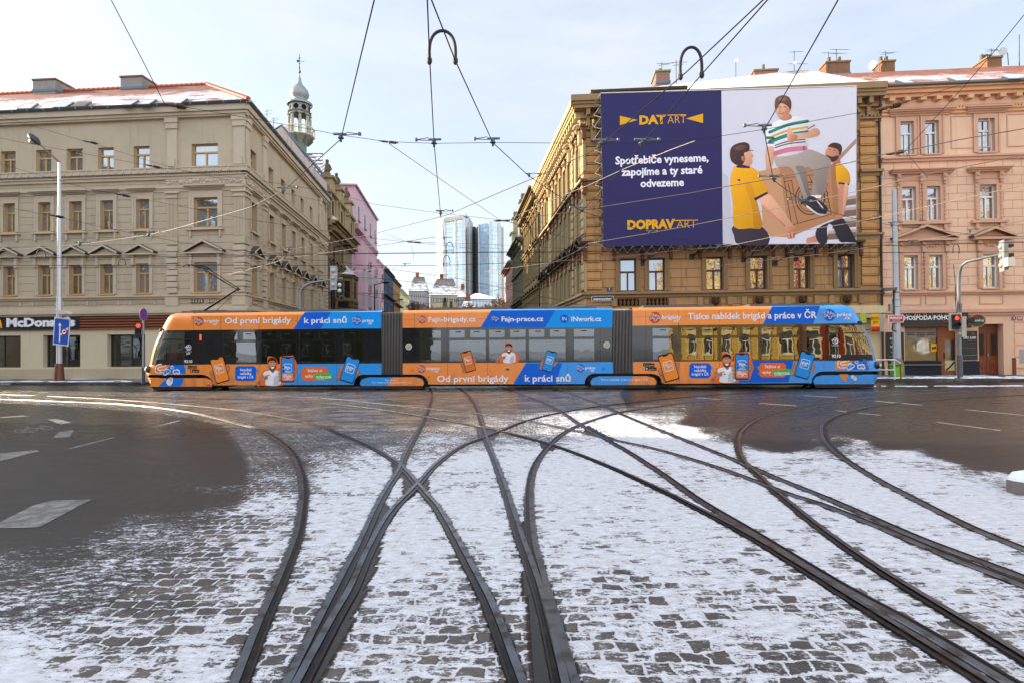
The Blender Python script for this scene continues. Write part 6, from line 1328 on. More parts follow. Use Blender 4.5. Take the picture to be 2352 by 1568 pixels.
# section two
b = MB(); f = c2
pp(b, f, .004, [(1093, 101), (2233, 93), (2233, 258), (993, 261)], '0b62d0'); pp(b, f, .0055, [(1700, 96), (2233, 93), (2233, 258), (1600, 260)], BL)
logo(b, f, 443, 186, 37, 'b8482a'); tx(b, f, 'Fajn-brigady.cz', 503, 207, 948, 46); logo(b, f, 1133, 180, 37, '0a4fb0'); tx(b, f, 'Fajn-prace.cz', 1190, 203, 1585, 46)
pp(b, f, .0065, [(1780+r*math.cos(t), 178+r*math.sin(t)) for t, r in [(math.pi*k_/12, 42 if k_ % 2 else 38) for k_ in range(24)]], '0a55c4'); tx(b, f, 'IN', 1760, 195, 1802, 34, bold=0); tx(b, f, 'INwork.cz', 1847, 202, 2130, 44)
pp(b, f, .004, [(1418, 592), (1760, 590), (1700, 789), (1299, 791)], '0b62d0')
logo(b, f, 437, 645, 38, 'c0502c'); tx(b, f, 'brigády', 485, 653, 610, 26); tx(b, f, '.cz', 555, 678, 592, 24); logo(b, f, 1932, 637, 38, '1a66c8'); tx(b, f, 'práce', 1978, 645, 2073, 26); tx(b, f, '.cz', 2022, 668, 2062, 24)
tx(b, f, 'Od první brigády', 583, 766, 1258, 62); tx(b, f, 'k práci snů', 1410, 762, 1840, 62)
phone(b, f, 878, 575, 100, 195, -.28, 'd9732f', 'brigády'); man(b, f, 1150, 410, 1325, 588); phone(b, f, 1641, 573, 100, 195, .28, '2590d8', 'práce')
for x in (317, 2180): circ(b, f, x, 437 if x < 1000 else 421, 30, 'd8d6cf'); circ(b, f, x, 437 if x < 1000 else 421, 23, '9a958a', d=.008); circ(b, f, x, 434 if x < 1000 else 418, 13, 'c8b070', d=.0095)
for x, y in ((508, 720), (1090, 716), (1410, 716), (1993, 713)): pp(b, f, .012, [(x-11, y-5), (x+11, y-5), (x+11, y+5), (x-11, y+5)], 'd85a1c')
for x, y in ((352, 657), (2150, 645)): circ(b, f, x, y, 18, '8a5a3a' if x < 1000 else '2a78b8', d=.004); circ(b, f, x, y, 16, OR if x < 1000 else BL, d=.0055); circ(b, f, x, y, 4, '222222', d=.007)
pp(b, f, .02, [(1232, 641), (1263, 641), (1263, 656), (1232, 656)], '55504a')
tx(b, f, 'Fajn skupina', 96, 755, 218, 15, d=.034, bold=0); tx(b, f, 'Fajn skupina pracovních portálů s.r.o.', -25, 779, 340, 16, d=.034, bold=0)
b.build('lettering', M_print, sec2)
# section three
b = MB(); f = c3
pp(b, f, .004, [(1305, 58), (1700, 51), (1640, 196), (1230, 200)], '0b62d0')
logo(b, f, 347, 145, 47, 'c0502c'); tx(b, f, 'brigády', 405, 157, 563, 32); tx(b, f, '.cz', 497, 183, 543, 28); tx(b, f, 'Tisíce nabídek brigád a práce v ČR', 617, 160, 1672, 54); logo(b, f, 1775, 125, 49, '1a5cc0'); tx(b, f, 'práce', 1837, 136, 1955, 31); tx(b, f, '.cz', 1893, 160, 1942, 28)
pp(b, f, .004, [(1008, 493), (1480, 491), (1440, 669), (988, 671)], '0b5cc8')
plate(b, f, 252, 511, 92, 30, 'Google Play'); plate(b, f, 270, 543, 92, 30, 'App Store'); phone(b, f, 460, 548, 122, 226, -.28, OR, 'brigády')
bubble(b, f, octo(628, 513, 805, 635), BL2); pp(b, f, .009, [(803, 540), (832, 548), (803, 570)], BL); tx(b, f, 'Největší', 668, 553, 768, 24, bold=.015); tx(b, f, 'nabídka', 668, 583, 768, 24, bold=.015); tx(b, f, 'brigád v ČR', 650, 613, 788, 24, bold=.015)
pp(b, f, .005, [(992, 432), (1110, 420), (1135, 470), (1156, 550), (1125, 640), (1110, 652), (1000, 650)], OR2); man(b, f, 808, 440, 1012, 668); phone(b, f, 1060, 540, 112, 215, 0, '2f86d8', 'práce'); pp(b, f, .0215, [(1012, 576), (1108, 576), (1108, 630), (1012, 630)], OR); fajn(b, f, 1022, 575, 74, 44, OR, d=.024, outline=False)
for y in (512, 540): pp(b, f, .022, [(1022, y), (1096, y), (1096, y+20), (1022, y+20)], '141414'); tx(b, f, 'Google Play' if y < 530 else 'App Store', 1040, y+14, 1092, 8, d=.0245, bold=0)
bubble(b, f, octo(1203, 512, 1420, 628), OR2); pp(b, f, .009, [(1205, 540), (1182, 545), (1205, 575)], OR2); tx(b, f, 'Stáhni si', 1246, 553, 1370, 26, bold=.015); tx(b, f, 'apky', 1226, 597, 1297, 24, bold=.015)
pp(b, f, .011, [(1305, 572), (1460, 558), (1466, 606), (1312, 620)], '4caf50'); tx(b, f, 'zdarma', 1320, 604, 1450, 24, d=.0135, bold=.015); pp(b, f, .0135, [(1325, 611), (1450, 603), (1450, 606), (1325, 614)], WH)
phone(b, f, 1572, 530, 118, 215, .28, '1f8fe0', 'práce'); tx(b, f, '9210', 1795, 468, 1868, 25, bold=.03, d=.03); pid(b, f, 1823, 335, 25)
pp(b, f, .004, [(1822, 566), (1822, 520), (1840, 482), (1975, 480), (1900, 566)], 'e8822a'); pp(b, f, .036, [(1855, 604), (1930, 603), (1900, 667)], 'e8822a'); pp(b, f, .004, [(1985, 480), (2075, 482), (2100, 566), (1905, 566)], '1a6fd0')
for s_ in FAJN:
    L_ = [(1848+px*245, 455+py*195) for px, py in s_]; up = [q_ for q_ in L_ if q_[1] < 560]; dn = [q_ for q_ in L_ if q_[1] > 602]
    if len(up) > 1: ps(b, f, .008, up, 32, WH); ps(b, f, .011, up, 12, 'e8822a' if L_[0][0] < 1935 else '5a9ae8')
    if len(dn) > 1: ps(b, f, .040, dn, 28, WH)
for x, y in ((1737, 532), (2083, 527), (405, 608), (917, 603), (1197, 600)): pp(b, f, .026, [(x-9, y-4), (x+9, y-4), (x+9, y+4), (x-9, y+4)], 'd85a1c')
tx(b, f, 'Tisíce nabídek práce a brigád v ČR', -97, 657, 290, 18, d=.034, bold=0)
b.build('lettering', M_print, sec3)
# ================================================================ advertising banner
BF = Frame(RF.P(0, .98, 0).xy, RF.u.xy, RF.n.xy)
bn = thing('billboard', 'huge dark blue and white advertising banner with three people and a box', 'billboard', BF.P(BF.U(1670, 0, 400), 0, 7))
bb_ = lambda x, y: (x/2.0444/1.7415+1349.4, y/2.0444/1.7415+172.3)
def bp(b, d, pts, col, sm=0):
    q = [BF.px(*bb_(x, y), d) for x, y in pts]
    if sm:                                      # photographic print: tone runs across each printed shape
        q = closed_smooth(q, sm+1); cu, cz = sum(a for a, _ in q)/len(q), sum(c_ for _, c_ in q)/len(q); w_ = max(max(abs(a-cu) for a, _ in q), max(abs(c_-cz) for _, c_ in q)); c0 = S(col)
        cols = [tuple(min(1, v*(1+.34*(-(a-cu)*.75+(c_-cz)*.5)/w_)) for v in c0) for a, c_ in q]; b.flat(BF, d, q, cols)
    else: b.flat(BF, d, q, col)
def bs(b, d, pts, w, col):
    q = [BF.px(*bb_(x, y), d) for x, y in pts]
    if w == 7:
        for a, c_ in zip(q, q[1:]): stroke(b, BF, d, [a, c_], 5*BF_S, col)
    else: stroke(b, BF, d, q, w*BF_S, col)
BF_S = abs(BF.px(*bb_(1100, 700))[0]-BF.px(*bb_(1000, 700))[0])/100
def bt(b, s, xl, yb, xr, cap, col, bold=.02, shear=0): p0 = bb_(xl, yb); p1 = bb_(xr, yb); text_px(b, BF, .012, s, p0[0], p0[1], p1[0], bb_(0, cap)[1]-bb_(0, 0)[1], col, bold=bold, shear=shear)
b = MB(); TL, TR, BRc, BLc = (107, 155), (2200, 97), (2195, 1380), (132, 1405); DT, DB = (1095, 130), (1107, 1390)
bp(b, 0, [TL, DT, DB, BLc], '2d2a5a'); bp(b, 0, [DT, TR, BRc, DB], 'd4d3dd')
q = [BF.px(*bb_(*p)) for p in (TL, TR, BRc, BLc)]; b.grid([[BF.P(u, 0, z) for u, z in q], [BF.P(u, -.05, z) for u, z in q]], '8a8a90', closed=True, smooth=False)
can = b.build('canvas', M_print, bn)
b = MB(); YE, W1 = 'e0a416', 'ecebf2'
for pts in ([(265, 335), (408, 370), (265, 412)], [(805, 358), (945, 317), (945, 396)]): bp(b, .01, pts, YE)
bt(b, 'DAT', 424, 404, 640, 70, YE, bold=.05); bt(b, 'ART', 655, 400, 806, 68, YE, bold=-.012); bp(b, .012, [(560, 328), (806, 324), (806, 331), (560, 336)], YE)
bt(b, 'Spotřebiče vyneseme,', 228, 732, 990, 64, W1, bold=.03); bt(b, 'zapojíme a ty staré', 278, 826, 940, 64, W1, bold=.03); bt(b, 'odvezeme', 433, 918, 790, 64, W1, bold=.03)
bt(b, 'DOPRAV', 326, 1262, 715, 72, YE, bold=.055); bt(b, 'ART', 730, 1254, 890, 68, YE, bold=-.012); bp(b, .012, [(700, 1188), (903, 1185), (903, 1192), (700, 1196)], YE)
b.build('lettering', M_print, bn)
# the printed picture: flat, layered shapes
b = MB(); S1_, S2_, S3_ = 'd9a184', 'c48468', 'b06e58'
bp(b, .004, [(1108, 800), (1150, 830), (1175, 1100), (1200, 1385), (1109, 1389)], 'c4c4cc'); bp(b, .004, [(1450, 1325), (2196, 1180), (2196, 1379), (1480, 1384)], 'd8d6e2')
for i in range(4): bp(b, .005, [(2110-i*45, 1000+i*92), (2196, 985+i*92), (2196, 1060+i*92), (2090-i*45, 1075+i*92)], '7d655a'); bp(b, .006, [(2110-i*45, 1000+i*92), (2196, 985+i*92), (2196, 1010+i*92), (2105-i*45, 1025+i*92)], 'b9a49a')
bp(b, .005, [(1790, 1340), (1880, 1310), (1895, 1370), (1790, 1378)], 'c98a70'); bp(b, .005, [(2196, 520), (2196, 560), (2060, 700), (2050, 670)], 'a58878'); bp(b, .005, [(2196, 565), (2196, 900), (2150, 900), (2070, 700)], 'dddce6')
# cardboard box
bp(b, .007, [(1385, 795), (1565, 755), (1990, 735), (2045, 720), (2055, 1160), (1700, 1310), (1625, 1330), (1440, 1320), (1420, 1000)], 'b5805a'); bp(b, .008, [(1385, 795), (1565, 755), (1640, 1240), (1640, 1330), (1440, 1320), (1420, 1000)], 'c99670'); bp(b, .008, [(1990, 735), (2030, 722), (2055, 1160), (2010, 1180)], 'a8734e')
K = '3a2a20'
for l in ([(1605, 845), (1925, 810), (1995, 1140), (1670, 1230), (1605, 845)], [(1605, 875), (1670, 865), (1690, 1000), (1630, 1010)], [(1640, 890), (1720, 1215)], [(1815, 830), (1845, 900)]): bs(b, .0095, l, 7, K)
for r, w in ((118, 9), (98, 5), (66, 10)): bs(b, .0095, [(1820+r*1.0*math.cos(t), 1010+r*1.12*math.sin(t)) for t in [2*math.pi*i/14 for i in range(15)]], w, K)
for x, y in ((1948, 900), (1952, 970), (1957, 1030), (1962, 1085)): bs(b, .0095, [(x+14*math.cos(t), y+18*math.sin(t)) for t in [2*math.pi*i/8 for i in range(9)]], 4, K)
# man on the left, seen from behind
bp(b, .011, [(1195, 1235), (1430, 1245), (1480, 1384), (1240, 1388), (1200, 1320)], '3b3442', 2)
bp(b, .012, [(1410, 1000), (1480, 975), (1560, 1060), (1660, 1200), (1700, 1260), (1695, 1310), (1650, 1340), (1620, 1300), (1625, 1240), (1560, 1180), (1450, 1090)], S1_, 2); bp(b, .013, [(1440, 1060), (1560, 1180), (1625, 1240), (1640, 1300), (1600, 1230), (1480, 1120)], S2_, 2)
bp(b, .0135, [(1615, 1240), (1690, 1245), (1702, 1300), (1680, 1335), (1640, 1338), (1622, 1290)], S2_, 2)
for i in range(4): bs(b, .0145, [(1640+i*15, 1290), (1650+i*14, 1330)], 11, S3_ if i % 2 else S1_)
bp(b, .014, [(1215, 745), (1330, 750), (1400, 800), (1440, 880), (1475, 965), (1380, 1020), (1430, 1240), (1330, 1255), (1200, 1245), (1190, 1050), (1168, 880), (1185, 790)], 'e8a518', 2)
bp(b, .015, [(1380, 1010), (1415, 1150), (1430, 1240), (1360, 1250), (1350, 1100), (1290, 900), (1330, 880)], 'd08d12', 2); bp(b, .0155, [(1360, 1010), (1470, 955), (1476, 972), (1372, 1030)], '2c2d48'); bp(b, .0155, [(1215, 745), (1270, 738), (1330, 752), (1325, 765), (1222, 760)], '2c2d48')
bt(b, 'DATART', 1170, 875, 1215, 18, '2c2d48', bold=0); bp(b, .016, [(1220, 862), (1248, 850), (1250, 872)], '2c2d48')
bp(b, .0145, [(1245, 680), (1330, 690), (1330, 760), (1235, 745)], S2_); bp(b, .016, [(1270, 580), (1325, 600), (1340, 640), (1358, 660), (1345, 690), (1350, 715), (1325, 740), (1280, 735), (1260, 690)], S1_, 2)
bp(b, .017, [(1165, 640), (1180, 590), (1230, 560), (1290, 552), (1325, 575), (1318, 625), (1280, 640), (1290, 690), (1262, 740), (1215, 735), (1175, 700)], '4a3330', 2); bp(b, .018, [(1200, 600), (1250, 575), (1300, 580), (1280, 610), (1230, 620)], '6a4a42', 2)
bs(b, .018, [(1298, 622), (1355, 618)], 5, '3a3030'); bp(b, .018, [(1258, 670), (1285, 668), (1290, 700), (1265, 705)], S3_, 2)
# man sitting on the box
bp(b, .017, [(1465, 590), (1540, 600), (1530, 680), (1500, 760), (1465, 770)], S1_, 2)
bp(b, .018, [(1560, 640), (1790, 610), (1900, 640), (1985, 690), (1985, 760), (1930, 980), (1870, 1000), (1830, 960), (1850, 800), (1780, 760), (1800, 900), (1825, 990), (1770, 1010), (1720, 880), (1660, 760), (1550, 745)], 'a3958c', 2)
bp(b, .019, [(1780, 760), (1800, 880), (1825, 990), (1800, 1000), (1740, 830), (1700, 750)], '80736c', 2); bp(b, .019, [(1850, 800), (1930, 760), (1975, 740), (1925, 980), (1890, 990)], '8d8078', 2)
bp(b, .0195, [(1825, 985), (1915, 985), (1905, 1010), (1830, 1010)], 'e8e6ea'); bp(b, .020, [(1770, 1030), (1830, 990), (1900, 1030), (1965, 1090), (1940, 1145), (1890, 1140), (1800, 1070)], '2c2a35', 2); bp(b, .021, [(1800, 1070), (1880, 1130), (1945, 1140), (1935, 1152), (1880, 1145), (1795, 1085)], 'c9c6cc', 2); bs(b, .021, [(1880, 1035), (1925, 1090)], 10, 'c9c6cc')
bp(b, .019, [(1470, 440), (1560, 370), (1690, 340), (1790, 355), (1870, 430), (1800, 470), (1785, 620), (1550, 670), (1525, 590), (1470, 585), (1462, 500)], 'e2e0e4', 2)
for t, w, c_ in ((.0, 26, '2c8578'), (48, 18, 'd9a440'), (88, 30, '2c8578'), (142, 9, '6a2438'), (163, 9, '6a2438'), (215, 40, 'd07a90')):
    x0 = 1490 if t < 100 else 1535; x1 = 1800 if t < 100 else 1780; bs(b, .0205, [(x0, 440+t*.9+(30 if t < 100 else 10)), (1640, 410+t*.95), (x1, 380+t+(5 if t > 100 else 0))], w, c_)
bs(b, .0205, [(1470, 560), (1525, 560)], 8, '6a2438'); bs(b, .0205, [(1800, 445), (1860, 410)], 8, '6a2438'); bs(b, .0205, [(1470, 515), (1520, 520)], 24, '2c8578')
bp(b, .0215, [(1830, 445), (1885, 440), (1900, 485), (1840, 510), (1720, 525), (1660, 550), (1635, 520), (1645, 490), (1700, 480), (1800, 470)], S1_, 2); bp(b, .0225, [(1640, 438), (1662, 435), (1680, 475), (1720, 500), (1690, 545), (1650, 550), (1632, 505)], S1_, 2); bp(b, .0235, [(1660, 490), (1720, 500), (1690, 540), (1655, 545)], S2_, 2)
bp(b, .0215, [(1575, 330), (1655, 320), (1670, 355), (1620, 375), (1580, 365)], S2_, 2); bp(b, .0225, [(1540, 240), (1600, 205), (1655, 225), (1660, 290), (1630, 345), (1585, 360), (1555, 330), (1540, 285)], S1_, 2); bp(b, .0235, [(1625, 280), (1655, 270), (1650, 310), (1600, 355), (1585, 358)], S2_, 2)
bp(b, .0245, [(1533, 260), (1540, 195), (1590, 168), (1645, 180), (1668, 230), (1660, 290), (1640, 260), (1600, 235), (1560, 240), (1545, 280)], '6a4a3c', 2); bp(b, .0255, [(1560, 200), (1600, 180), (1640, 200), (1600, 215)], '8f6a52', 2)
for x in (1562, 1605): bs(b, .0245, [(x, 266), (x+11, 262), (x+22, 266)], 6, '5a4038')
bs(b, .0245, [(1562, 312), (1585, 320), (1605, 310)], 6, '8a4a44'); bs(b, .0245, [(1578, 272), (1570, 298), (1582, 302)], 5, S3_)
# man on the right
bp(b, .0175, [(1875, 1260), (2060, 1180), (2110, 1200), (2196, 1350), (2196, 1372), (2120, 1368), (2060, 1360), (2000, 1230), (1960, 1240), (1960, 1370), (1890, 1372)], '2a2833', 2)
bp(b, .0145, [(2035, 720), (2110, 760), (2146, 820), (2140, 895), (2055, 890), (2050, 940), (2035, 860)], 'e0a018', 2); bp(b, .0155, [(2055, 878), (2140, 890), (2138, 903), (2053, 892)], '2c2d48'); bp(b, .0155, [(2055, 895), (2130, 900), (2115, 1060), (2085, 1170), (2060, 1220), (2015, 1215), (2020, 1160), (2055, 1120)], S2_, 2); bp(b, .0165, [(2100, 900), (2130, 905), (2110, 1060), (2085, 1150)], S1_, 2)
bp(b, .016, [(1995, 690), (2060, 660), (2070, 720), (2010, 735)], S3_); bp(b, .0165, [(1950, 620), (1985, 580), (2055, 600), (2070, 650), (2040, 690), (1995, 705), (1950, 670)], S2_, 2); bp(b, .0175, [(1950, 655), (2000, 670), (2055, 660), (2035, 700), (1985, 710)], '4a2c24', 2); bp(b, .0175, [(1965, 585), (2010, 555), (2070, 570), (2082, 620), (2060, 660), (2050, 615), (2000, 595)], '4a2e22', 2); bs(b, .0185, [(1975, 610), (1990, 612)], 7, '2a2028'); bs(b, .0185, [(2008, 617), (2024, 620)], 7, '2a2028')
b.build('printed_picture', M_print, bn)
# lacing rope round the canvas
b = MB(); P_ = lambda x, y, d: BF.P(BF.px(*bb_(x, y))[0], d, BF.px(*bb_(x, y))[1])
def lace(x0, y0, x1, y1, nx, ny, n, amp):
    pts = []
    for i in range(2*n+1): t = i/(2*n); o = amp if i % 2 else 0; pts.append(P_(x0+(x1-x0)*t+nx*o, y0+(y1-y0)*t+ny*o, 0 if not i % 2 else -.35))
    b.tube(pts, .012, 'cfd2d8', 4)
lace(107, 155, 132, 1405, -1, .2, 13, 55); lace(2200, 97, 2195, 1380, 1, .1, 13, 30); lace(132, 1405, 2195, 1380, 0, 1, 26, 48); lace(500, 142, 2200, 97, 0, -1, 18, 26)
b.tube([P_(107, 150, .0), P_(2200, 92, .0)], .03, 'cfd2d8', 5)
b.build('lacing_rope', M_paint, bn)
# floodlights below the banner
for i, (x, y) in enumerate(((1476, 604), (1590, 590), (1709, 598), (1781, 604), (1829, 594), (1928, 591))):
    u, z = RF.px(x, y, .1); ln = [.75, .7, 1.0, 1.25, .9, .8][i]
    b = MB(); b.box(RF, u-.13, u+.13, -.02, .06, z-.16, z+.16, '2a2420'); b.tube([RF.P(u, .05, z), RF.P(u+.35, ln, z+.28)], .025, '1f1c1a', 6); 
    f = thing('floodlight', ['small black floodlight between the two blue curtained windows', 'floodlight with a long bracket beside the crumbling plaster patch', 'floodlight between the third and fourth windows under the banner', 'large tilted floodlight in front of the window nearest the middle', 'floodlight over the fifth window under the banner', 'floodlight left of the last dark window under the banner'][i], 'floodlight', RF.P(u, 0, z), 'floodlights under the banner')
    b.build('bracket', M_metal, f); b = MB(); q = Frame(RF.P(u+.35, ln, 0).xy, RF.u.xy, RF.n.xy); b.prism(q, [(-.18, z+.2), (.2, z+.24), (.22, z+.36), (-.16, z+.34)], -.12, .12, '141414'); b.prism(q, [(-.15, z+.345), (.19, z+.365), (.19, z+.37), (-.15, z+.35)], -.1, .1, 'c9ccd0'); b.build('lamp_head', M_metal, f)

# ================================================================ signs on the houses
def plate_sign(name, label, F, x0, y0, x1, y1, d, col, texts, rim=None, group=None, cat='sign'):
    u0, z1 = F.px(x0, y0, d); u1, z0 = F.px(x1, y1, d); t = thing(name, label, cat, F.P((u0+u1)/2, d, z0), group); b = MB(); b.box(F, u0, u1, d-.05, d, z0, z1, rim or col)
    if rim: m = min(u1-u0, z1-z0)*.09; b.box(F, u0+m, u1-m, d-.01, d+.006, z0+m, z1-m, col)
    b.build('board', M_paint, t); b = MB()
    for s, xl, yb, xr, cap, c_, kw in texts: text_px(b, F, d+.012, s, xl, yb, xr, cap, c_, **kw)
    if b.f: b.build('lettering', M_print, t)
    return t
plate_sign('name_sign', 'small dark green sign reading superposter with white frame on the brown corner', RF, 1358.5, 681, 1409.5, 692, .14, '1e3a34', [('superposter', 1363, 689.3, 1405, 4.6, 'f0f0f0', dict(bold=.03))], rim='e8e8e8')
plate_sign('house_number', 'blue house number plate 7 on the brown corner house', RF, 1394, 660.5, 1406.5, 670, .05, '1c2c4e', [('7', 1398.6, 666.5, 1401.6, 4.5, 'f0f0f0', dict(bold=.02)), ('JUGOSLÁVSKÁ', 1396, 668.7, 1404.5, 1, 'd0d0d0', {})], rim='3c4a66')
plate_sign('house_number', 'blue house number plate 9 beside the wooden house door', RF, 2324.5, 727.5, 2334.5, 735.5, .05, '1c2c5a', [('9', 2328, 734, 2331.5, 5, 'f0f0f0', dict(bold=.02))], rim='8a90a8')
plate_sign('house_number', 'red house number plate 238 beside the blue plate 9', RF, 2336, 727, 2349, 737, .05, 'a81c1c', [('238', 2338, 732.8, 2347, 4, 'f0f0f0', dict(bold=.02)), ('NUSLE', 2340, 735.6, 2345.5, 1.2, 'f0f0f0', {})], rim='c98a8a')
tg = plate_sign('projecting_sign', 'yellow and red projecting sign reading EROTIC CITY on the cream shopfront', RF, 2001, 722, 2020.5, 762, .5, 'e8b312', [('EROTIC', 2001.8, 735, 2019.8, 6.5, '8a1c14', dict(bold=.015)), ('CITY', 2004.5, 744, 2017.5, 6.5, '8a1c14', dict(bold=.015))])
b = MB(); u0, u1 = RF.U(2001, .5, 740), RF.U(2020.5, .5, 740); zf = lambda y: RF.Z(2010, y, .5)
b.box(RF, u0, u1, .5, .506, zf(762), zf(757), '8d1420'); b.box(RF, u0, u1, .5, .505, zf(757), zf(750.5), 'c42a34'); b.box(RF, u1, u1+.22, .3, .48, zf(762), zf(722), '9a9a98')
for y in (731, 742, 757): b.tube([RF.P(u1+.1, 0, zf(y)), RF.P(u1+.1, .4, zf(y))], .03, '3a3634', 6); b.tube([RF.P(u0-.3, .02, zf(y)), RF.P(u0, .44, zf(y))], .025, '3a3634', 6)
b.build('bracket', M_metal, tg)
plate_sign('shop_sign', 'lime green sign edge half hidden behind the blue tram nose', RF, 1976, 720, 1990, 742, .4, 'a8b23a', [])
sg = plate_sign('shop_sign', 'long black pub fascia reading HOSPODA POHODA with a smiley', RF, 2060.3, 713.5, 2224.5, 748, .16, '17191d', [('HOSPODA POHODA', 2077, 735.5, 2203, 9.8, 'e6e6e2', dict(bold=.03))])
b = MB(); Sg = lambda x, y: RF.px(x, y, .18)
for x in (2214.3, 2218.6): stroke(b, RF, .18, [Sg(x, 727.5), Sg(x+.3, 727.5)], .05, 'e6e6e2')
stroke(b, RF, .18, [Sg(2213, 730), Sg(2216.5, 732), Sg(2220, 730)], .05, 'e6e6e2'); stroke(b, RF, .18, [Sg(2166, 737.5), Sg(2171, 739.5), Sg(2176, 738)], .05, 'b0281e'); b.build('smiley', M_print, sg)
bd = plate_sign('notice_board', 'tall black notice board with white lettering left of the pub window', RF, 2035, 763, 2077, 827.5, .06, '15171b', [('60 míst', 2044, 779.5, 2067, 4.6, 'e6e6e2', dict(bold=.02)), ('zahrádka', 2046, 787.5, 2066, 3, 'b8b8b4', {}), ('50 míst', 2045, 798, 2068, 4.6, 'e6e6e2', dict(bold=.02)), ('+ pivnice', 2046, 810, 2068, 4, 'e6e6e2', {}), ('facebook.com/hospodapohoda', 2041, 818.5, 2073, 1.4, 'b8b8b4', {})])
plate_sign('notice_board', 'black opening hours board reading DO 2:00 right of the pub door', RF, 2210, 760.5, 2246, 825.5, .06, '15171b', [('otevřeno', 2219, 767.8, 2237, 3, 'b8b8b4', {}), ('DO 2:00', 2213, 778, 2241.5, 5, 'e6e6e2', dict(bold=.03)), ('ráno', 2224, 783, 2231.5, 1.6, 'b8b8b4', {}), ('PO ÚT ST ČT PÁ SO NE', 2214, 800, 2240, 1.5, '8a8a88', {}), ('hospodapohoda.cz', 2215, 815.5, 2243, 1.6, 'b8b8b4', {})])
u, z = RF.px(2245.5, 736.6, .7); bs_ = thing('pub_sign', 'round copper rimmed beer sign with a dark green face beside the pub fascia', 'sign', RF.P(u, .7, z)); b = MB(); r = .36
Fx = Frame(RF.P(u, .7, 0).xy, (Vector((.83, .56))).to_tuple(), (-.42, -.9)); Fx = Frame(RF.P(u, .7, 0).xy, (.93, -.36), (-.36, -.93))
b.disc(Fx, 0, z, r, -.2, .0, 'b0683e', 24); b.disc(Fx, 0, z, r*.86, .0, .012, '143a28', 24); b.build('board', M_paint, bs_); b = MB(); text_mb(b, Fx, .02, 'Prazdroj', -.27, z-.05, .27, .13, 'e6e6e2', bold=.01, shear=.25); b.disc(Fx, -.06, z+.17, .09, .012, .018, 'a02420', 12); b.build('lettering', M_print, bs_); b = MB(); b.box(RF, u-.5, u-.15, .55, .7, z-.15, z+.15, '1b2430'); b.tube([RF.P(u-.3, 0, z), RF.P(u-.3, .6, z)], .03, '2a2a2a', 6); b.build('bracket', M_metal, bs_)
# string of icicle lights over the pub
b = MB(); x = 2062
pt0 = [RF.P(RF.U(x_, .2, 702), .2, RF.Z(x_, 702+1.5*math.sin(x_*.2), .2)) for x_ in range(2062, 2252, 5)]; b.tube(pt0, .008, 'd8d8d8', 4)
for p in pt0:
    l = random.uniform(.15, .7); b.tube([p, p-Vector((0, 0, l))], .006, 'd0d0d0', 4, cap=False); b.ball(p-Vector((0, 0, l)), .025, 'e8e8ea', 5)
tag(b.build('light_string', M_paint), 'string of unlit white icicle lights hanging over the pub fascia', 'light string')

# ================================================================ street furniture
PV = .13
def post(name, label, cat, x, y, z=PV): p = gp(x, y, z); return thing(name, label, cat, p), p
def zat(p, x, y): return at(x, y, p.y).z
def xat(p, x, y): return at(x, y, p.y).x
CF = lambda p: Frame((p.x, p.y), FD)
def sig(b_parent, p, name='signal_head', face=(0, -1), lamps=(('r', 1), ('g', 0)), w=.28, hh=.34, back='16181a', casec='16181a', rim=None):
    """traffic signal head whose lamps face a direction; p is the bottom centre"""
    n = Vector((face[0], face[1])).normalized(); F = Frame((p.x, p.y), (-n.y, n.x), (n.x, n.y)); b = MB(); H = hh*len(lamps)
    b.box(F, -w/2, w/2, -.12, .08, p.z, p.z+H, casec)
    if rim: b.box(F, -w*.85, w*.85, -.14, -.10, p.z-.08, p.z+H+.08, rim)
    for i, (c_, on) in enumerate(lamps):
        zc = p.z+H-hh*(i+.5); b.disc(F, 0, zc, .105, .08, .09, '101010', 14)
        rows = [[F.P(.125*math.cos(t), d, zc+.125*math.sin(t)) for t in [math.pi*(-.12)+math.pi*1.24*j/10 for j in range(11)]] for d in (.08, .30)]; b.grid(rows, '0c0d0e')
        b.ball(F.P(0, -.14, zc), .13, casec, 8, (1, 1, 1))
    o = b.build(name, M_paint, b_parent)
    for i, (c_, on) in enumerate(lamps):
        zc = p.z+H-hh*(i+.5); l = MB(); l.disc(F, 0, zc, .095, .088, .096, {'r': '5a0a08', 'g': '0a2a1a', 'y': '4a3a08'}[c_], 14); l.build('lens', M_red if on else M_rubber, o)
    return o
# left lamp post
lp, p = post('street_lamp', 'tall white street lamp with a rusty base in front of the beige restaurant', 'street lamp', 136, 875.8); F = CF(p)
b = MB(); b.tube([p+Vector((0, 0, 0)), Vector((p.x, p.y, zat(p, 136, 834)))], [.26, .19], '6d4438', 14); b.build('base', M_metal, lp)
b = MB(); zz = [zat(p, 136, y) for y in (834, 770, 686, 676, 480, 470, 374)]; b.tube([Vector((p.x, p.y, z)) for z in zz], [.135, .135, .13, .105, .10, .085, .07], 'c3c6cb', 14); b.build('pole', M_metal, lp)
b = MB(); hd = Vector((xat(p, 78, 320), p.y, zat(p, 78, 320))); tp_ = Vector((p.x, p.y, zz[-1])); b.tube([tp_, tp_.lerp(hd, .25), hd.lerp(tp_, .2)], [.06, .05, .035], '6d5548', 8); b.build('arm', M_metal, lp)
b = MB(); dr = (hd-tp_).normalized(); rows = []
b.lathe((0, 0, 0), [(0, 0)], '000000', 3) if False else None
b.tube([hd.lerp(tp_, .24), hd.lerp(tp_, .18), hd.lerp(tp_, .05), hd+dr*.28, hd+dr*.42], [.05, .11, .2, .16, .04], '3a3a3c', 10); b.ball(hd+Vector((-.02, 0, -.13)), .2, 'b5a488', 10, (1.35, .8, .8)); b.build('lamp_head', M_metal, lp)
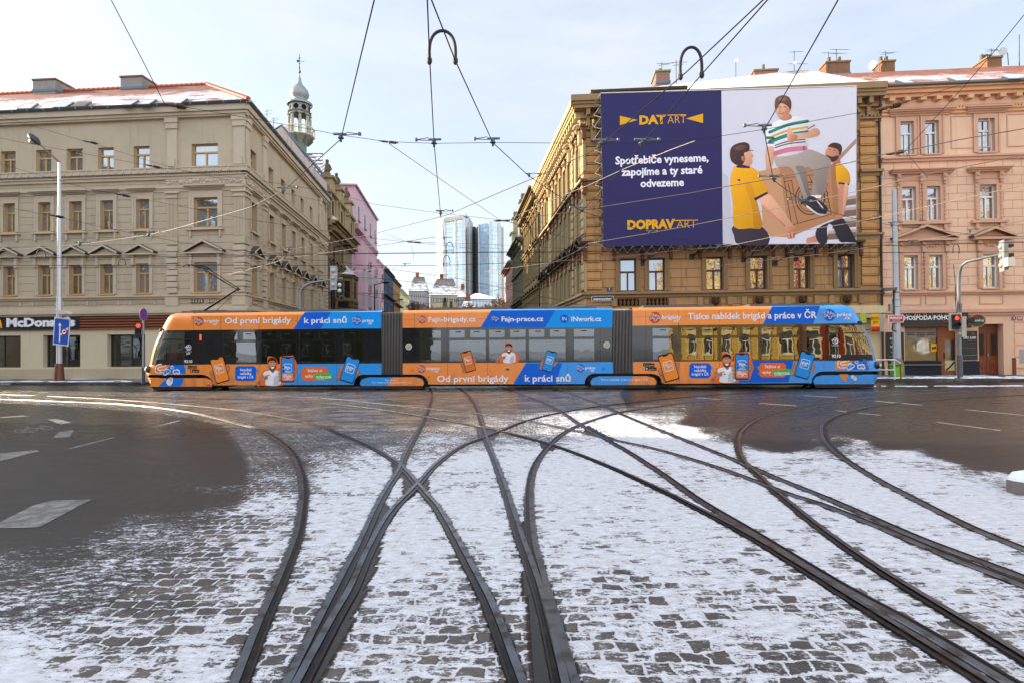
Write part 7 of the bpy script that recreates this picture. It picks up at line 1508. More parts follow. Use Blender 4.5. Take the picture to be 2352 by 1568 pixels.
q = Vector((xat(p, 152, 719), p.y-.15, zat(p, 152, 719))); fl = thing('floodlight', 'small white floodlight strapped to the tall street lamp above the blue sign', 'floodlight', q); b = MB(); b.prism(F, [(.1, q.z-.06), (.28, q.z+.12), (.75, q.z+.04), (.82, q.z-.1), (.6, q.z-.12)], .05, .4, 'c9c4ba'); b.tube([F.P(.0, .14, q.z+.02), F.P(.3, .2, q.z+.05)], .03, '3a3a3a', 6); b.tube([F.P(.14*math.cos(t), .14*math.sin(t), q.z+.08) for t in [j*math.pi/5 for j in range(11)]], .015, '2a2a2a', 5); b.build('lamp_head', M_paint, fl)
# blue lane sign hung askew on it
G = Frame(F.P(0, .16, 0).xy, FD); cs = [G.px(x, y) for x, y in ((125, 728.8), (161.7, 733), (156.8, 794.5), (121.4, 790.8))]; rs = thing('road_sign', 'blue lane direction sign with white arrows hung askew on the street lamp', 'road sign', G.P(*(cs[3][0], 0, cs[3][1]))); b = MB()
bil = lambda s, t: tuple(cs[0][k_]*(1-s)*(1-t)+cs[1][k_]*s*(1-t)+cs[2][k_]*s*t+cs[3][k_]*(1-s)*t for k_ in (0, 1))
b.prism(G, closed_smooth([bil(s, t) for s, t in ((0, .06), (.1, 0), (.9, 0), (1, .06), (1, .94), (.9, 1), (.1, 1), (0, .94))], 2), -.03, 0, 'd8dce2', '8a9098'); b.flat(G, .004, [bil(s, t) for s, t in ((.05, .07), (.12, .035), (.88, .035), (.95, .07), (.95, .93), (.88, .965), (.12, .965), (.05, .93))], '1450b4'); b.build('panel', M_paint, rs)
b = MB(); sb = lambda pts, w, col, d=.008: stroke(b, G, d, [bil(*q_) for q_ in pts], w, col)
sb([(.42, .88), (.40, .5), (.38, .28)], .075, 'ecece8'); b.flat(G, .01, [bil(*q_) for q_ in ((.26, .3), (.375, .18), (.5, .29), (.38, .27))], 'ecece8'); sb([(.43, .62), (.6, .56), (.82, .4)], .075, 'ecece8'); b.flat(G, .01, [bil(*q_) for q_ in ((.74, .40), (.92, .31), (.88, .45), (.84, .40))], 'ecece8')
cc = bil(.68, .50)
for r, c_, d in ((.17, 'b41c1c', .012), (.125, 'ecece8', .014)): b.flat(G, d, [(cc[0]+r*math.cos(t*math.pi/10), cc[1]+r*1.05*math.sin(t*math.pi/10)) for t in range(20)], c_)
b.flat(G, .016, [(cc[0]-.08, cc[1]-.03), (cc[0]+.08, cc[1]-.03), (cc[0]+.08, cc[1]+.05), (cc[0]-.02, cc[1]+.05), (cc[0]-.04, cc[1]+.02), (cc[0]-.08, cc[1]+.02)], '1a1a1a'); b.build('symbol', M_print, rs)
# pedestrian signal on a thin post with the no stopping sign
sp_, p = post('pedestrian_signal', 'grey post with a red pedestrian light left of the tram nose', 'traffic light', 329, 879.5); b = MB(); b.tube([p, Vector((p.x, p.y, zat(p, 329, 843)))], .085, '4a5058', 10); b.tube([Vector((p.x, p.y, zat(p, 329, 843))), Vector((p.x, p.y, zat(p, 329, 735)))], .055, '8d949a', 10); b.build('pole', M_metal, sp_)
sig(sp_, Vector((xat(p, 318, 770), p.y-.02, zat(p, 318, 770))), face=(.55, -.83), w=.3, hh=.32)
q = Vector((xat(p, 332.7, 723), p.y-.1, zat(p, 332.7, 723))); ns = thing('road_sign', 'round blue no stopping sign with a red cross and rim above the pedestrian light', 'road sign', q); Fs = Frame((q.x, q.y), (-.02, 1), (1, .02)); b = MB(); b.disc(Fs, 0, q.z, .33, -.02, 0, 'c9cdd2'); b.disc(Fs, 0, q.z, .315, 0, .004, 'a81c24', 24); b.disc(Fs, 0, q.z, .262, .004, .007, '1f55c0', 24); b.build('panel', M_paint, ns); b = MB()
for s_ in (-1, 1): stroke(b, Fs, .01, [(-.17*s_, q.z-.17), (.17*s_, q.z+.17)], .06, 'a81c24')
b.build('symbol', M_print, ns)
# right: white tram pole
wp, p = post('overhead_line_pole', 'tall white overhead line pole with cables in front of the pink house', 'pole', 2061, 866); zz = [zat(p, 2055, y) for y in (866, 838, 828, 822, 690, 684, 600, 436)]; xs_ = [xat(p, x, 700) for x in (2061,)*4+(2052, 2051, 2047, 2041)]
xs_ = [p.x]*8
b = MB(); b.tube([Vector((p.x, p.y, z)) for z in zz[:4]], [.33, .31, .24, .2], '77777a', 12); b.build('base', M_concrete, wp); b = MB(); b.tube([Vector((p.x, p.y, z)) for z in zz[3:]], [.19, .175, .14, .125, .105], 'a0a9b0', 14); b.build('pole', M_metal, wp)
F = CF(p); b = MB(); z = zat(p, 2050, 668); b.prism(F, [(-.75, z-.06), (-.1, z), (-.1, z+.14), (-.75, z+.12)], .05, .3, '55585c'); b.tube([F.P(-.16, .1, z), F.P(-.2, .12, z-.6), F.P(-.17, .1, z-1.4), F.P(-.3, .14, z-2.0), F.P(-.1, .15, z-2.1)], .03, '2b2a2a', 6); b.box(F, -.36, -.17, -.05, .12, zat(p, 2050, 715), zat(p, 2050, 699), '8a8a88')
for y in (672, 690, 705): b.tube([F.P(.17*math.cos(t), .17*math.sin(t), zat(p, 2050, y)) for t in [j*math.pi/5 for j in range(11)]], .018, '3a3a3a', 5)
b.build('camera_box', M_metal, wp)
plF = Frame(F.P(0, .2, 0).xy, FD)
plate_sign('street_name_sign', 'red street name plate BĚLEHRADSKÁ strapped to the white pole', plF, 2041, 724, 2076, 741, .02, 'b01c1e', [('BĚLEHRADSKÁ', 2044.5, 732.8, 2072.5, 4.6, 'f4f4f4', dict(bold=.03)), ('NUSLE · PRAHA 4', 2049.5, 737, 2068, 2.2, 'f4f4f4', {})], rim='d8d8d8')
q = gp(2052, 866, PV); bi = thing('litter_bin', 'bright green plastic litter bin at the foot of the white pole', 'litter bin', q); F = Frame((q.x, q.y-.25), FD); z0, z1 = zat(q, 2050, 864.4), zat(q, 2050, 834); b = MB(); b.prism(F, [(-.19, z0), (.19, z0), (.26, z1-.12), (-.26, z1-.12)], -.16, .16, '57a82c'); b.build('body', M_paint, bi); b = MB(); b.prism(F, [(-.28, z1-.12), (.28, z1-.12), (.28, z1-.05), (.2, z1), (-.2, z1), (-.28, z1-.05)], -.18, .18, '4f9a28'); b.box(F, -.15, .15, .165, .185, z1-.11, z1-.06, '17300c'); b.build('lid', M_paint, bi)
q = gp(2058, 872, PV); rl = thing('railing', 'red and white pavement railing beside the green litter bin', 'railing', q); ptx = lambda x, y: Vector((xat(q, x, y), q.y, zat(q, x, y))); b = MB(); b.tube([ptx(2010, 826), ptx(2056, 825.5), ptx(2068, 834)], .035, 'd5d2cc', 8); b.tube([ptx(2010, 848.5), ptx(2053, 848.5)], .03, 'd5d2cc', 8); b.tube([ptx(2053.5, 826), ptx(2055, 871)], .035, 'd5d2cc', 8); b.tube([ptx(2012, 826), ptx(2012, 871)], .035, 'd5d2cc', 8); b.build('rail', M_paint, rl); b = MB(); b.tube([ptx(2068, 834), ptx(2069.5, 871)], .035, 'b5201c', 8); b.build('leg', M_paint, rl)
# right: grey mast with overhanging signal
ms, p = post('traffic_light', 'grey traffic light mast with a curved arm in front of the pub', 'traffic light', 2205.6, 867); V_ = lambda x, y, dy=0: at(x, y, p.y+dy); b = MB(); b.tube([p, Vector((p.x, p.y, zat(p, 2205, 815)))], .115, '5a6068', 12); b.tube([Vector((p.x, p.y, zat(p, 2205, 815))), Vector((p.x, p.y, zat(p, 2204, 650))), V_(2203.5, 628, -.1), V_(2208, 612, -.3), V_(2220, 602, -.6), V_(2260, 593, -1.0), V_(2302, 584, -1.5)], [.085, .08, .075, .07, .065, .055, .045], '7d868e', 12); b.build('pole', M_metal, ms)
sig(ms, V_(2309, 618, -1.5)+Vector((0, 0, -.05)), face=(.93, -.36), lamps=(('r', 0), ('y', 0), ('g', 0)), w=.3, hh=.44, casec='98948a', rim='8d949c')
b = MB(); a = V_(2304, 600, -1.5); Fq = Frame((a.x, a.y), FD); b.box(Fq, -.1, .22, .16, .42, a.z-.3, a.z+.1, 'd8d2c4'); b.build('camera_box', M_paint, ms)
sig(ms, V_(2196.5, 756, -.12), face=(-.35, -.94), lamps=(('r', 1), ('g', 0)), w=.32, hh=.36, casec='16181a', rim='b8b4a6'); sig(ms, V_(2213, 774, -.05)+Vector((0, 0, .0)), face=(.9, -.3), lamps=(('r', 0), ('y', 0), ('g', 0)), w=.28, hh=.33, casec='b8b4a6')
a = V_(2206, 702, -.1); tr_ = thing('road_sign', 'triangular sign turned edgewise high on the traffic light mast', 'road sign', a); Fq = Frame((a.x, a.y), (.75, .66), (.66, -.75)); b = MB(); b.prism(Fq, [(-.1, a.z+.08), (.42, a.z+.12), (.14, a.z-.75)], -.02, 0, '6a7278'); b.build('panel', M_metal, tr_)
# side street: grey curved mast, dark poles, lamps
m2, p = post('traffic_light', 'grey curved traffic light mast at the left corner of the side street', 'traffic light', 690, 868); V2 = lambda x, y, dy=0: Vector((xat(p, x, y), p.y+dy, zat(p, x, y))); b = MB(); b.tube([p, V2(689, 690), V2(690, 672), V2(697, 660), V2(715, 650), V2(745, 645.5), V2(787, 640)], [.10, .085, .08, .075, .07, .06, .05], '7d868e', 12); b.build('pole', M_metal, m2)
sig(m2, V2(769, 664), face=(.3, .95), lamps=(('r', 0), ('y', 0), ('g', 0)), w=.26, hh=.42, casec='b5b2a6', rim='9aa0a4'); sig(m2, V2(783, 676), face=(.2, 1), lamps=(('r', 0), ('g', 0)), w=.26, hh=.34, casec='c9c4b4', rim='121314')
dp, p = post('overhead_line_pole', 'thick dark pole at the left corner behind the tram', 'pole', 765, 850); b = MB(); b.tube([p, Vector((p.x, p.y, zat(p, 765, 615)))], [.17, .13], '15171a', 12); b.build('pole', M_metal, dp); b = MB(); a = Vector((xat(p, 790, 700), p.y, zat(p, 790, 700))); Fq = Frame((a.x, a.y), FD); b.prism(Fq, [(-.4, a.z-.25), (.35, a.z-.3), (.45, a.z+.25), (-.35, a.z+.2)], -.1, .3, '0e0f10'); b.tube([Fq.P(-.6, 0, a.z-.3), Fq.P(.2, 0, a.z-.4)], .03, '15171a', 6); b.build('camera_box', M_metal, dp)
def blamp(label, x, ytop, Z, hx, hy):
    a = at(x, ytop, Z); t = thing('street_lamp', label, 'street lamp', (a.x, a.y, 0), 'black street lamps in the side street'); h = at(hx, hy, Z); s_ = Z/40
    b = MB(); b.tube([(a.x, a.y, 0), (a.x, a.y, a.z)], [.1, .06], '17191c', 8); b.tube([(a.x, a.y, a.z-.05), (a.x+(h.x-a.x)*.6, a.y, h.z)], .045, '17191c', 6); b.build('pole', M_metal, t); b = MB(); b.tube([(a.x+(h.x-a.x)*.55, a.y, h.z), (a.x+(h.x-a.x)*.7, a.y, h.z+.02), (h.x, a.y, h.z+.05)], [.06, .14, .08], '17191c', 8); b.build('lamp_head', M_metal, t)
blamp('black street lamp in front of the ornate brown house', 767+.5, 567, 46, 806, 564.5); blamp('black street lamp in front of the pink house', 860, 654, 68, 895, 650); blamp('black street lamp in front of the tan house', 904, 693, 95, 926, 689); blamp('distant black street lamp by the bare trees', 939, 715, 110, 953, 711)
# aerials and dishes on the roofs
def aerial(label, x, y0, y1, Z, arms=((.3, .8), (.6, .5)), dish=None):
    a, t = at(x, y1, Z), at(x, y0, Z); o = thing('tv_aerial', label, 'aerial', a, 'aerials on the roofs'); b = MB(); b.tube([a-Vector((0, 0, .5)), t], .03, '4a4a4c', 5); H = (t-a).z
    for fz, l in arms:
        z = a.z+H*(1-fz*.5); dx = Vector((l, .25*l, .12)); b.tube([Vector((a.x, a.y, z))-dx*.4, Vector((a.x, a.y, z))+dx], .018, '5a5a5c', 4)
        for i in range(6): c_ = Vector((a.x, a.y, z))+dx*(-.4+.28*i); b.tube([c_-Vector((0, .25, .12)), c_+Vector((0, .25, .12))], .01, '6a6a6c', 4)
    b.build('mast', M_wire, o)
    if dish: b = MB(); c_ = Vector((a.x, a.y-.15, a.z+H*dish)); Fd = Frame((c_.x, c_.y), (.9, -.4), (-.4, -.9)); b.disc(Fd, 0, c_.z, .14, -.04, 0, 'c8c8ca', 14); b.build('dish', M_paint, o)
aerial('aerial on the left small chimney above the banner', 1520, 143, 166, 37.5); aerial('thin aerial just right of the left small chimney', 1553, 138, 178, 39); aerial('lone mast with a small dish on the snowy roof ridge', 1690, 138, 176, 39.5, arms=(), dish=.9); aerial('tall leaning mast with two aerials before the big brick chimney', 1824, 117, 172, 40, arms=((.1, .7), (1.1, 1.0)), dish=.45)
aerial('left aerial on the widest brick chimney', 1903, 120, 143, 40, arms=((.2, 1.2),)); aerial('right aerial on the widest brick chimney', 1921, 113, 143, 40, arms=((.1, 1.0), (.7, .8))); aerial('aerial on the chimney at the joint of the brown and pink roofs', 2034, 118, 140, 38); aerial('aerial on the chimney near the right edge', 2277, 112, 131, 37.6); aerial('thin mast on the pink house roof by the right edge', 2341, 80, 165, 37.6, arms=())
for x, y, Z, l in ((2004, 150, 38, 'white satellite dish left of the middle brick chimney'), (2304, 118, 37.5, 'white satellite dish right of the chimney near the right edge')):
    a = at(x, y, Z); o = thing('satellite_dish', l, 'satellite dish', a); b = MB(); Fd = Frame((a.x, a.y), (.35, -.94), (-.94, -.35)) if x < 2100 else Frame((a.x, a.y), FD); b.disc(Fd, 0, a.z, .27, -.06, 0, 'b8babe', 18); b.build('dish', M_paint, o); b = MB(); b.tube([Fd.P(0, -.05, a.z), Fd.P(.35, -.1, a.z-.1), Fd.P(.4, -.1, a.z-.9)], .03, '6a6a6c', 5); b.build('arm', M_wire, o)
for x, y0, y1, l in ((613, 251, 300, 'left thin aerial mast behind the beige roof edge'), (628.5, 270, 300, 'right thin aerial mast behind the beige roof edge')): aerial(l, x, y0, y1, 56, arms=((.2, .4), (.5, .4)))

# ================================================================ people in the tram
def person(label, F, u, d, z, shirt, hair, reach=False, skin='c08a70'):
    o = thing('person', label, 'person', F.P(u, d, z)); P = F.P
    J = [(0, 0, .50, .15), (0, 0, .72, .155), (0, 0, .95, .15), (0, 0, 1.06, .075), (0, -.0, 1.13, .06)]
    vs_ = [P(u+a, d+c_, z+h) for a, c_, h, r in J]; rs_ = [j[3] for j in J]; ed = [(i, i+1) for i in range(4)]
    def chain(root, pts):
        k_ = root
        for a, c_, h, r in pts: vs_.append(P(u+a, d+c_, z+h)); rs_.append(r); ed.append((k_, len(vs_)-1)); k_ = len(vs_)-1
    for s_ in (-1, 1):
        chain(0, [(-.12, s_*.10, .48, .1), (-.45, s_*.12, .50, .075), (-.48, s_*.12, .25, .055), (-.47, s_*.12, .06, .045), (-.60, s_*.12, .03, .035)])
        if reach: chain(2, [(-.05, s_*.22, .93, .06), (-.25, s_*.26, .75, .047), (-.50, s_*.2, .78, .036), (-.58, s_*.19, .78, .03)])
        else: chain(2, [(0, s_*.22, .93, .06), (-.02, s_*.27, .68, .047), (-.25, s_*.2, .60, .036), (-.33, s_*.17, .60, .03)])
    me_ = bpy.data.meshes.new('body'); me_.from_pydata([tuple(v-Vector(o.location)) for v in vs_], ed, []); me_.update()
    bo = bpy.data.objects.new('body', me_); C.objects.link(bo); sk = bo.modifiers.new('skin', 'SKIN'); sk.use_smooth_shade = True
    for i, r in enumerate(rs_): me_.skin_vertices[0].data[i].radius = (r, r); me_.skin_vertices[0].data[i].use_root = (i == 0)
    bo.modifiers.new('sub', 'SUBSURF').levels = 1
    dg = bpy.context.evaluated_depsgraph_get(); m2_ = bpy.data.meshes.new_from_object(bo.evaluated_get(dg)); bpy.data.objects.remove(bo)
    for a in list(m2_.color_attributes): m2_.color_attributes.remove(a)
    ca = m2_.color_attributes.new('Col', 'FLOAT_COLOR', 'POINT'); arr = np.ones((len(m2_.vertices), 4), np.float32); base_ = Vector(o.location)
    for i, v in enumerate(m2_.vertices):
        w_ = v.co; h = w_.z; lx = (w_.dot(F.u)); c_ = shirt if h > .56 else '23262e'
        if h > 1.02: c_ = skin
        if lx < -.36 and h > .56: c_ = skin
        arr[i, :3] = S(c_)
    ca.data.foreach_set('color', arr.ravel()); m2_.materials.clear(); m2_.materials.append(M_cloth); bo = bpy.data.objects.new('body', m2_); C.objects.link(bo); bo.parent = o
    b = MB(); hc = P(u-.02, d, z+1.27); b.ball(hc, .115, skin, 12, (.92, .85, 1.2)); b.ball(hc-F.u*.11+Vector((0, 0, -.01)), .025, skin, 6, (1.2, .8, 1.2))
    for s_ in (-1, 1): b.ball(hc-F.u*.095+F.n*.04*s_+Vector((0, 0, .02)), .014, '1a1410', 6); b.ball(hc+F.n*.098*s_, .028, skin, 6, (.8, .4, 1.2))
    b.tube([hc-F.u*.1-F.n*.03+Vector((0, 0, -.06)), hc-F.u*.1+F.n*.03+Vector((0, 0, -.06))], .007, '8a4a40', 4); b.build('head', M_skin, o)
    b = MB(); b.ball(hc+F.u*.025+Vector((0, 0, .045)), .122, hair, 12, (.9, .92, 1.02)); b.build('hair', M_cloth, o)
    if reach:
        b = MB()
        for s_ in (-1, 1):
            for i in range(4): q0 = P(u-.58, d+s_*.19+(i-1.5)*.017, z+.79); b.tube([q0, q0-F.u*.045+Vector((0, 0, .0)), q0-F.u*.06+Vector((0, 0, -.04+.004*i))], [.0095, .009, .008], skin, 5)
            q0 = P(u-.57, d+s_*.14, z+.77); b.tube([q0, q0-F.u*.04+Vector((0, 0, -.02))], [.011, .009], skin, 5)
        b.build('hands', M_skin, o)
person('tram driver in a pale blue shirt reaching for the controls in the left cab', TF, 1.75, -.95, .75, '8fb0c8', '2a2018', reach=True)
for u, d, sh, hr, l in ((5.3, -.9, '23282e', '15120f', 'dark haired passenger seated behind the first wide tram window'), (8.4, -.9, '6a2a28', '5a1c18', 'passenger in a dark red cap seated in the third tram window'), (12.6, -.5, '3a3f48', '2a211a', 'passenger in grey seated at the left end of the middle section'), (20.1, -.5, '2c3440', '1c1814', 'passenger in dark blue seated at the right end of the middle section')): person(l, TF, u, d, .36, sh, hr)
b = MB(); b.box(TF, .15, 1.05, -2.0, -.2, .72, 1.25, '1c1d1f'); b.prism(TF, [(.3, 1.5), (.75, 1.72), (1.3, 1.68), (1.32, 1.40), (.8, 1.38), (.35, 1.42)], -.85, -.35, '9a1c1c'); b.box(TF, 1.0, 1.15, -1.5, -.5, 1.25, 1.5, '151515'); b.box(TF, 1.62, 2.1, -1.3, -.6, .74, 1.22, '25282c'); b.box(TF, 2.02, 2.16, -1.3, -.6, 1.22, 2.0, '25282c'); b.box(TF, 2.2, 2.26, -TD+.1, -.1, .4, 3.0, '17181a'); b.build('driver_desk', M_cloth, sec1)
# ================================================================ overhead wires
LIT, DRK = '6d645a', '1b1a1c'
def wire(label, pts, z=None, Z=None, r=.0085, col=DRK, hang=(), loops=(), group='overhead tram wires', cat='wire', name='overhead_wire'):
    if z is not None: P_ = [gp(x, y, z) for x, y in pts]
    elif isinstance(Z, (list, tuple)): P_ = [at(x, y, q) for (x, y), q in zip(pts, Z)]
    else: P_ = [at(x, y, Z) for x, y in pts]
    if pts[0][1] < 0 or pts[0][0] < 0: P_ = [P_[0]+(P_[0]-P_[1]).normalized()*22]+P_      # run on to the next pole out of view
    if pts[-1][0] > 2352: P_ = P_+[P_[-1]+(P_[-1]-P_[-2]).normalized()*22]
    b = MB(); b.tube(P_, r, col, 5); o = b.build(name, M_wire, None); tag(o, label, cat, group)
    for h in hang:
        x, y = h[:2]; p = gp(x, y, z) if z is not None else at(x, y, Z if not isinstance(Z, (list, tuple)) else (Z[0]+Z[-1])/2)
        dv = Vector((h[2] if len(h) > 2 else 1, .05, 0)).normalized(); c = MB(); s = h[3] if len(h) > 3 else 1.0
        c.lathe(p, [(.0, -.05*s), (.02*s, -.05*s), (.02*s, 0), (.055*s, .01*s), (.055*s, .025*s), (.035*s, .04*s), (.04*s, .1*s), (0, .1*s)], '5d6466', 8)
        c.tube([p+dv*(-.13*s)+Vector((0, 0, .09*s)), p+dv*(.1*s)+Vector((0, 0, .09*s))], .022*s, '6d7476', 6)
        for dz in (.0, .05): c.tube([p+dv*(.1*s)+Vector((0, 0, .075*s+dz*s)), p+dv*(.34*s)+Vector((0, 0, .09*s))], .008*s, '6d7476', 4)
        c.tube([p+dv*(.33*s)+Vector((0, 0, .07*s)), p+dv*(.33*s)+Vector((0, 0, .12*s))], .03*s, '5d6466', 6); c.build('hanger', M_metal, o)
    for (a, apex, e_, rr) in loops:
        p0, p1 = gp(*a, z), gp(*e_, z); Zm = (p0.y+p1.y)/2; ap = at(*apex, Zm); h = ap.z-z; q = []
        for i in range(17):
            t = i/16; ang = math.pi*(1-t); k_ = .5+.5*math.cos(ang)*(1+.18*math.sin(ang)); q.append(p0.lerp(p1, k_)+Vector((0, 0, h*math.sin(ang)**.75)))
        c = MB(); c.tube(q, rr, '17171a', 8); c.ball(q[0], rr*1.7, '2b2b2e', 6, (1, 1, 1.6)); c.ball(q[-1], rr*1.7, '2b2b2e', 6, (1, 1, 1.6)); c.build('feeder_loop', M_rubber, o)
    return o
def insul(o, x0, y0, x1, y1, Z, r=.035, col='5a4630', rib=True):
    a, c_ = at(x0, y0, Z), at(x1, y1, Z); b = MB(); b.tube([a, a.lerp(c_, .12), a.lerp(c_, .2), a.lerp(c_, .42), a.lerp(c_, .5), a.lerp(c_, .88), c_], [.008, r*.7, r, r, r*.5, r*.9, .008], col, 7)
    if rib:
        for i in range(5): p = a.lerp(c_, .55+.07*i); b.tube([p, p+(c_-a).normalized()*.015], r*1.5, col, 7)
    b.build('insulator', M_metal, o)
CZ = 5.5
wire('thick contact wire dropping from the top left of centre and curving off to the left', [(862, -10), (783, 320), (650, 440), (574, 477), (403, 526), (342, 540), (183, 563), (0, 577), (-200, 588)], z=CZ, hang=((783, 320), (650, 440), (342, 540), (183, 563)))
wire('contact wire falling almost straight down through the middle of the sky', [(981, -10), (986, 120), (997, 330), (1011.8, 492), (1020.4, 550), (1025, 580), (1019, 610), (1014, 636), (1002, 658), (1007, 681)], z=CZ, hang=((997, 332, -1), (1012, 492, .6), (1020, 550, .4, .7), (1014, 636, 1, .9)), loops=[((986.5, 140), (1017, 71), (1046, 140), .021)])
wire('contact wire from the loop at the top running down right onto the banner', [(987, -10), (1046, 140), (1132, 328), (1211.5, 402), (1244.7, 425.4), (1295.5, 458.6), (1336.5, 486), (1412.7, 510), (1490.8, 535.8), (1579, 551), (1700, 565)], z=CZ, hang=((1132, 330, -1), (1215, 405, .5, .6)))
wire('contact wire from the top right crossing the banner and the street towards the left', [(1764, -10), (1576.7, 166), (1379.5, 335), (1350, 352.6), (1244.7, 401.4), (1131, 449.7), (1109, 459.4), (1029, 493.6), (861, 537), (765, 557), (595, 586.6), (430, 603), (250, 612)], z=CZ, hang=((1379.5, 333), (1240, 404, .5, .5), (663, 574)), loops=[((1563, 176), (1589, 109), (1612, 172), .021)])
wire('contact wire from the top right crossing the banner down to the street corner', [(1772, -10), (1612, 171), (1473, 333), (1412.7, 406), (1340, 482), (1323, 496), (1244.7, 580), (1205, 622)], z=CZ, hang=((1473, 332), (1338, 484, -1)))
wire('contact wire from the top right ending at the striped shirt on the banner', [(1931, -10), (1828, 172), (1755, 300), (1776, 412), (1790, 425), (1855, 470), (1952, 500), (2030, 515), (2240, 540), (2400, 546)], z=CZ, hang=((1755, 300, -1), (1778, 414, -1), (1841, 466, -1), (2048, 518)))
wire('far track contact wire running level behind the tram roofs', [(-100, 595), (0, 594), (430, 590), (861, 583.4), (1024, 581.7), (1263, 580), (1952, 567), (2400, 556)], z=CZ, r=.012, hang=((1025, 581, 1, .8),), loops=[((84, 592), (95, 574), (104, 592), .016), ((1025, 581), (1036, 557), (1041, 581), .016)])
wire('level carrier wire just above the far contact wire', [(-100, 590), (0, 589.5), (430, 586), (861, 582), (1263, 577.5), (1952, 560), (2400, 547)], z=5.56, r=.007)
wire('near track contact wire running level over the tram', [(-100, 611), (0, 610.5), (430, 610), (861, 610.8), (1018.7, 610), (1159, 605), (1263, 603), (1600, 593), (1952, 581), (2400, 579)], z=CZ, r=.012, hang=((1019, 610, 1, .8), (930, 609, 1, .7)), loops=[((272, 608), (280, 595), (288, 608), .016), ((1018, 610), (1026, 587), (1033, 609), .016), ((2189, 580), (2197, 561), (2203, 580), .016)])
wire('level carrier wire just below the near contact wire', [(-100, 616), (0, 615.5), (430, 615), (600, 625), (861, 640), (1163, 668)], z=5.45, r=.007)
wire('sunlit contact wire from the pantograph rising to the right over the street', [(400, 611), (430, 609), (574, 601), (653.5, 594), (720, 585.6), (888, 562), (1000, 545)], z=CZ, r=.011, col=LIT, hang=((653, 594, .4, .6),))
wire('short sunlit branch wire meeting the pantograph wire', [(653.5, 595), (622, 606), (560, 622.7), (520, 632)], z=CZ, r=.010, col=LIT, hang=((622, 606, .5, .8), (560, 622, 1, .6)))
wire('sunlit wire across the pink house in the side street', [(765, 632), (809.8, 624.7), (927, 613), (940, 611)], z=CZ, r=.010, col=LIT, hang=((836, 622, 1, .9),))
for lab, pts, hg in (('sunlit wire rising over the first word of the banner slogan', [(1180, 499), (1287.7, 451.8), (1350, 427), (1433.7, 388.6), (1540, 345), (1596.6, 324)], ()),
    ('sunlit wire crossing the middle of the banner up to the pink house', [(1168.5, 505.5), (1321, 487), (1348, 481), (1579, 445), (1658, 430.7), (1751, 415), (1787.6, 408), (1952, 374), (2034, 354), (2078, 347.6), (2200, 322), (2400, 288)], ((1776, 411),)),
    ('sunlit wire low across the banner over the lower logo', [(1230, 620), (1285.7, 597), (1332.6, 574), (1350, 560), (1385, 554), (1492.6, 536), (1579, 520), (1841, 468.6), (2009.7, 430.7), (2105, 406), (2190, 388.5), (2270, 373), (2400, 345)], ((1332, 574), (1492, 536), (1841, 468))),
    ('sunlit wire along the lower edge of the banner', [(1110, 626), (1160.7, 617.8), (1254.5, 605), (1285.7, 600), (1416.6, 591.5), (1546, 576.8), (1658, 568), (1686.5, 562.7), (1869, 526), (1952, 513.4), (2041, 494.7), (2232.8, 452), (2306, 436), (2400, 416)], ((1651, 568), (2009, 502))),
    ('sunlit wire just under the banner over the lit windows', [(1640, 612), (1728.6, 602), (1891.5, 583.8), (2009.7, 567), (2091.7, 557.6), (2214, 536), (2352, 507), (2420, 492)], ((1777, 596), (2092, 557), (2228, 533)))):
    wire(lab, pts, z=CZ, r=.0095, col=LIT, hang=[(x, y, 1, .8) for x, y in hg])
SP = 'span wires between poles and houses'
o = wire('thin span wire from the top left down to a wooden insulator at the beige roof', [(250, -10), (329.7, 143.6), (377.4, 237.6), (385, 241)], Z=[8.5, 9.4, 10.2, 10.3], r=.007, group=SP)
o = wire('thin span wire from the beige roof insulator to the centre hangers', [(383, 240), (431, 247.6), (568, 271), (665.7, 288.6), (783, 311), (890, 326), (1000, 330), (1132, 328), (1380, 330), (1480, 331), (1630, 317), (1760, 297), (2034, 249), (2222, 190)], Z=[10.3]*14, r=.005, group=SP); insul(o, 380, 239, 431, 247, 10.3); insul(o, 2010, 254, 2075, 238, 10.3); insul(o, 870, 324, 915, 329, 10.3, .018)
o = wire('thin span wire from the right roof insulator to the upper right corner', [(2222, 190), (2287, 114.8), (2360, 25)], Z=[10.3, 9.2, 8.2], r=.006, group=SP)
o = wire('thin tie wire from the right roof insulator down to the pink house windows', [(2222.6, 189.6), (2078, 347.6), (2130, 408)], Z=[10.3, 13, 15], r=.006, group=SP); insul(o, 2035, 356, 2080, 347, 13, .03)
o = wire('faint tie wire slanting from the centre span to the tower top', [(893, 330), (1020, 418), (1147, 505), (1180, 512)], Z=[10.4, 14, 19, 20], r=.006, group=SP); insul(o, 1133, 508, 1172, 507, 19, .03, '3a2d20'); 
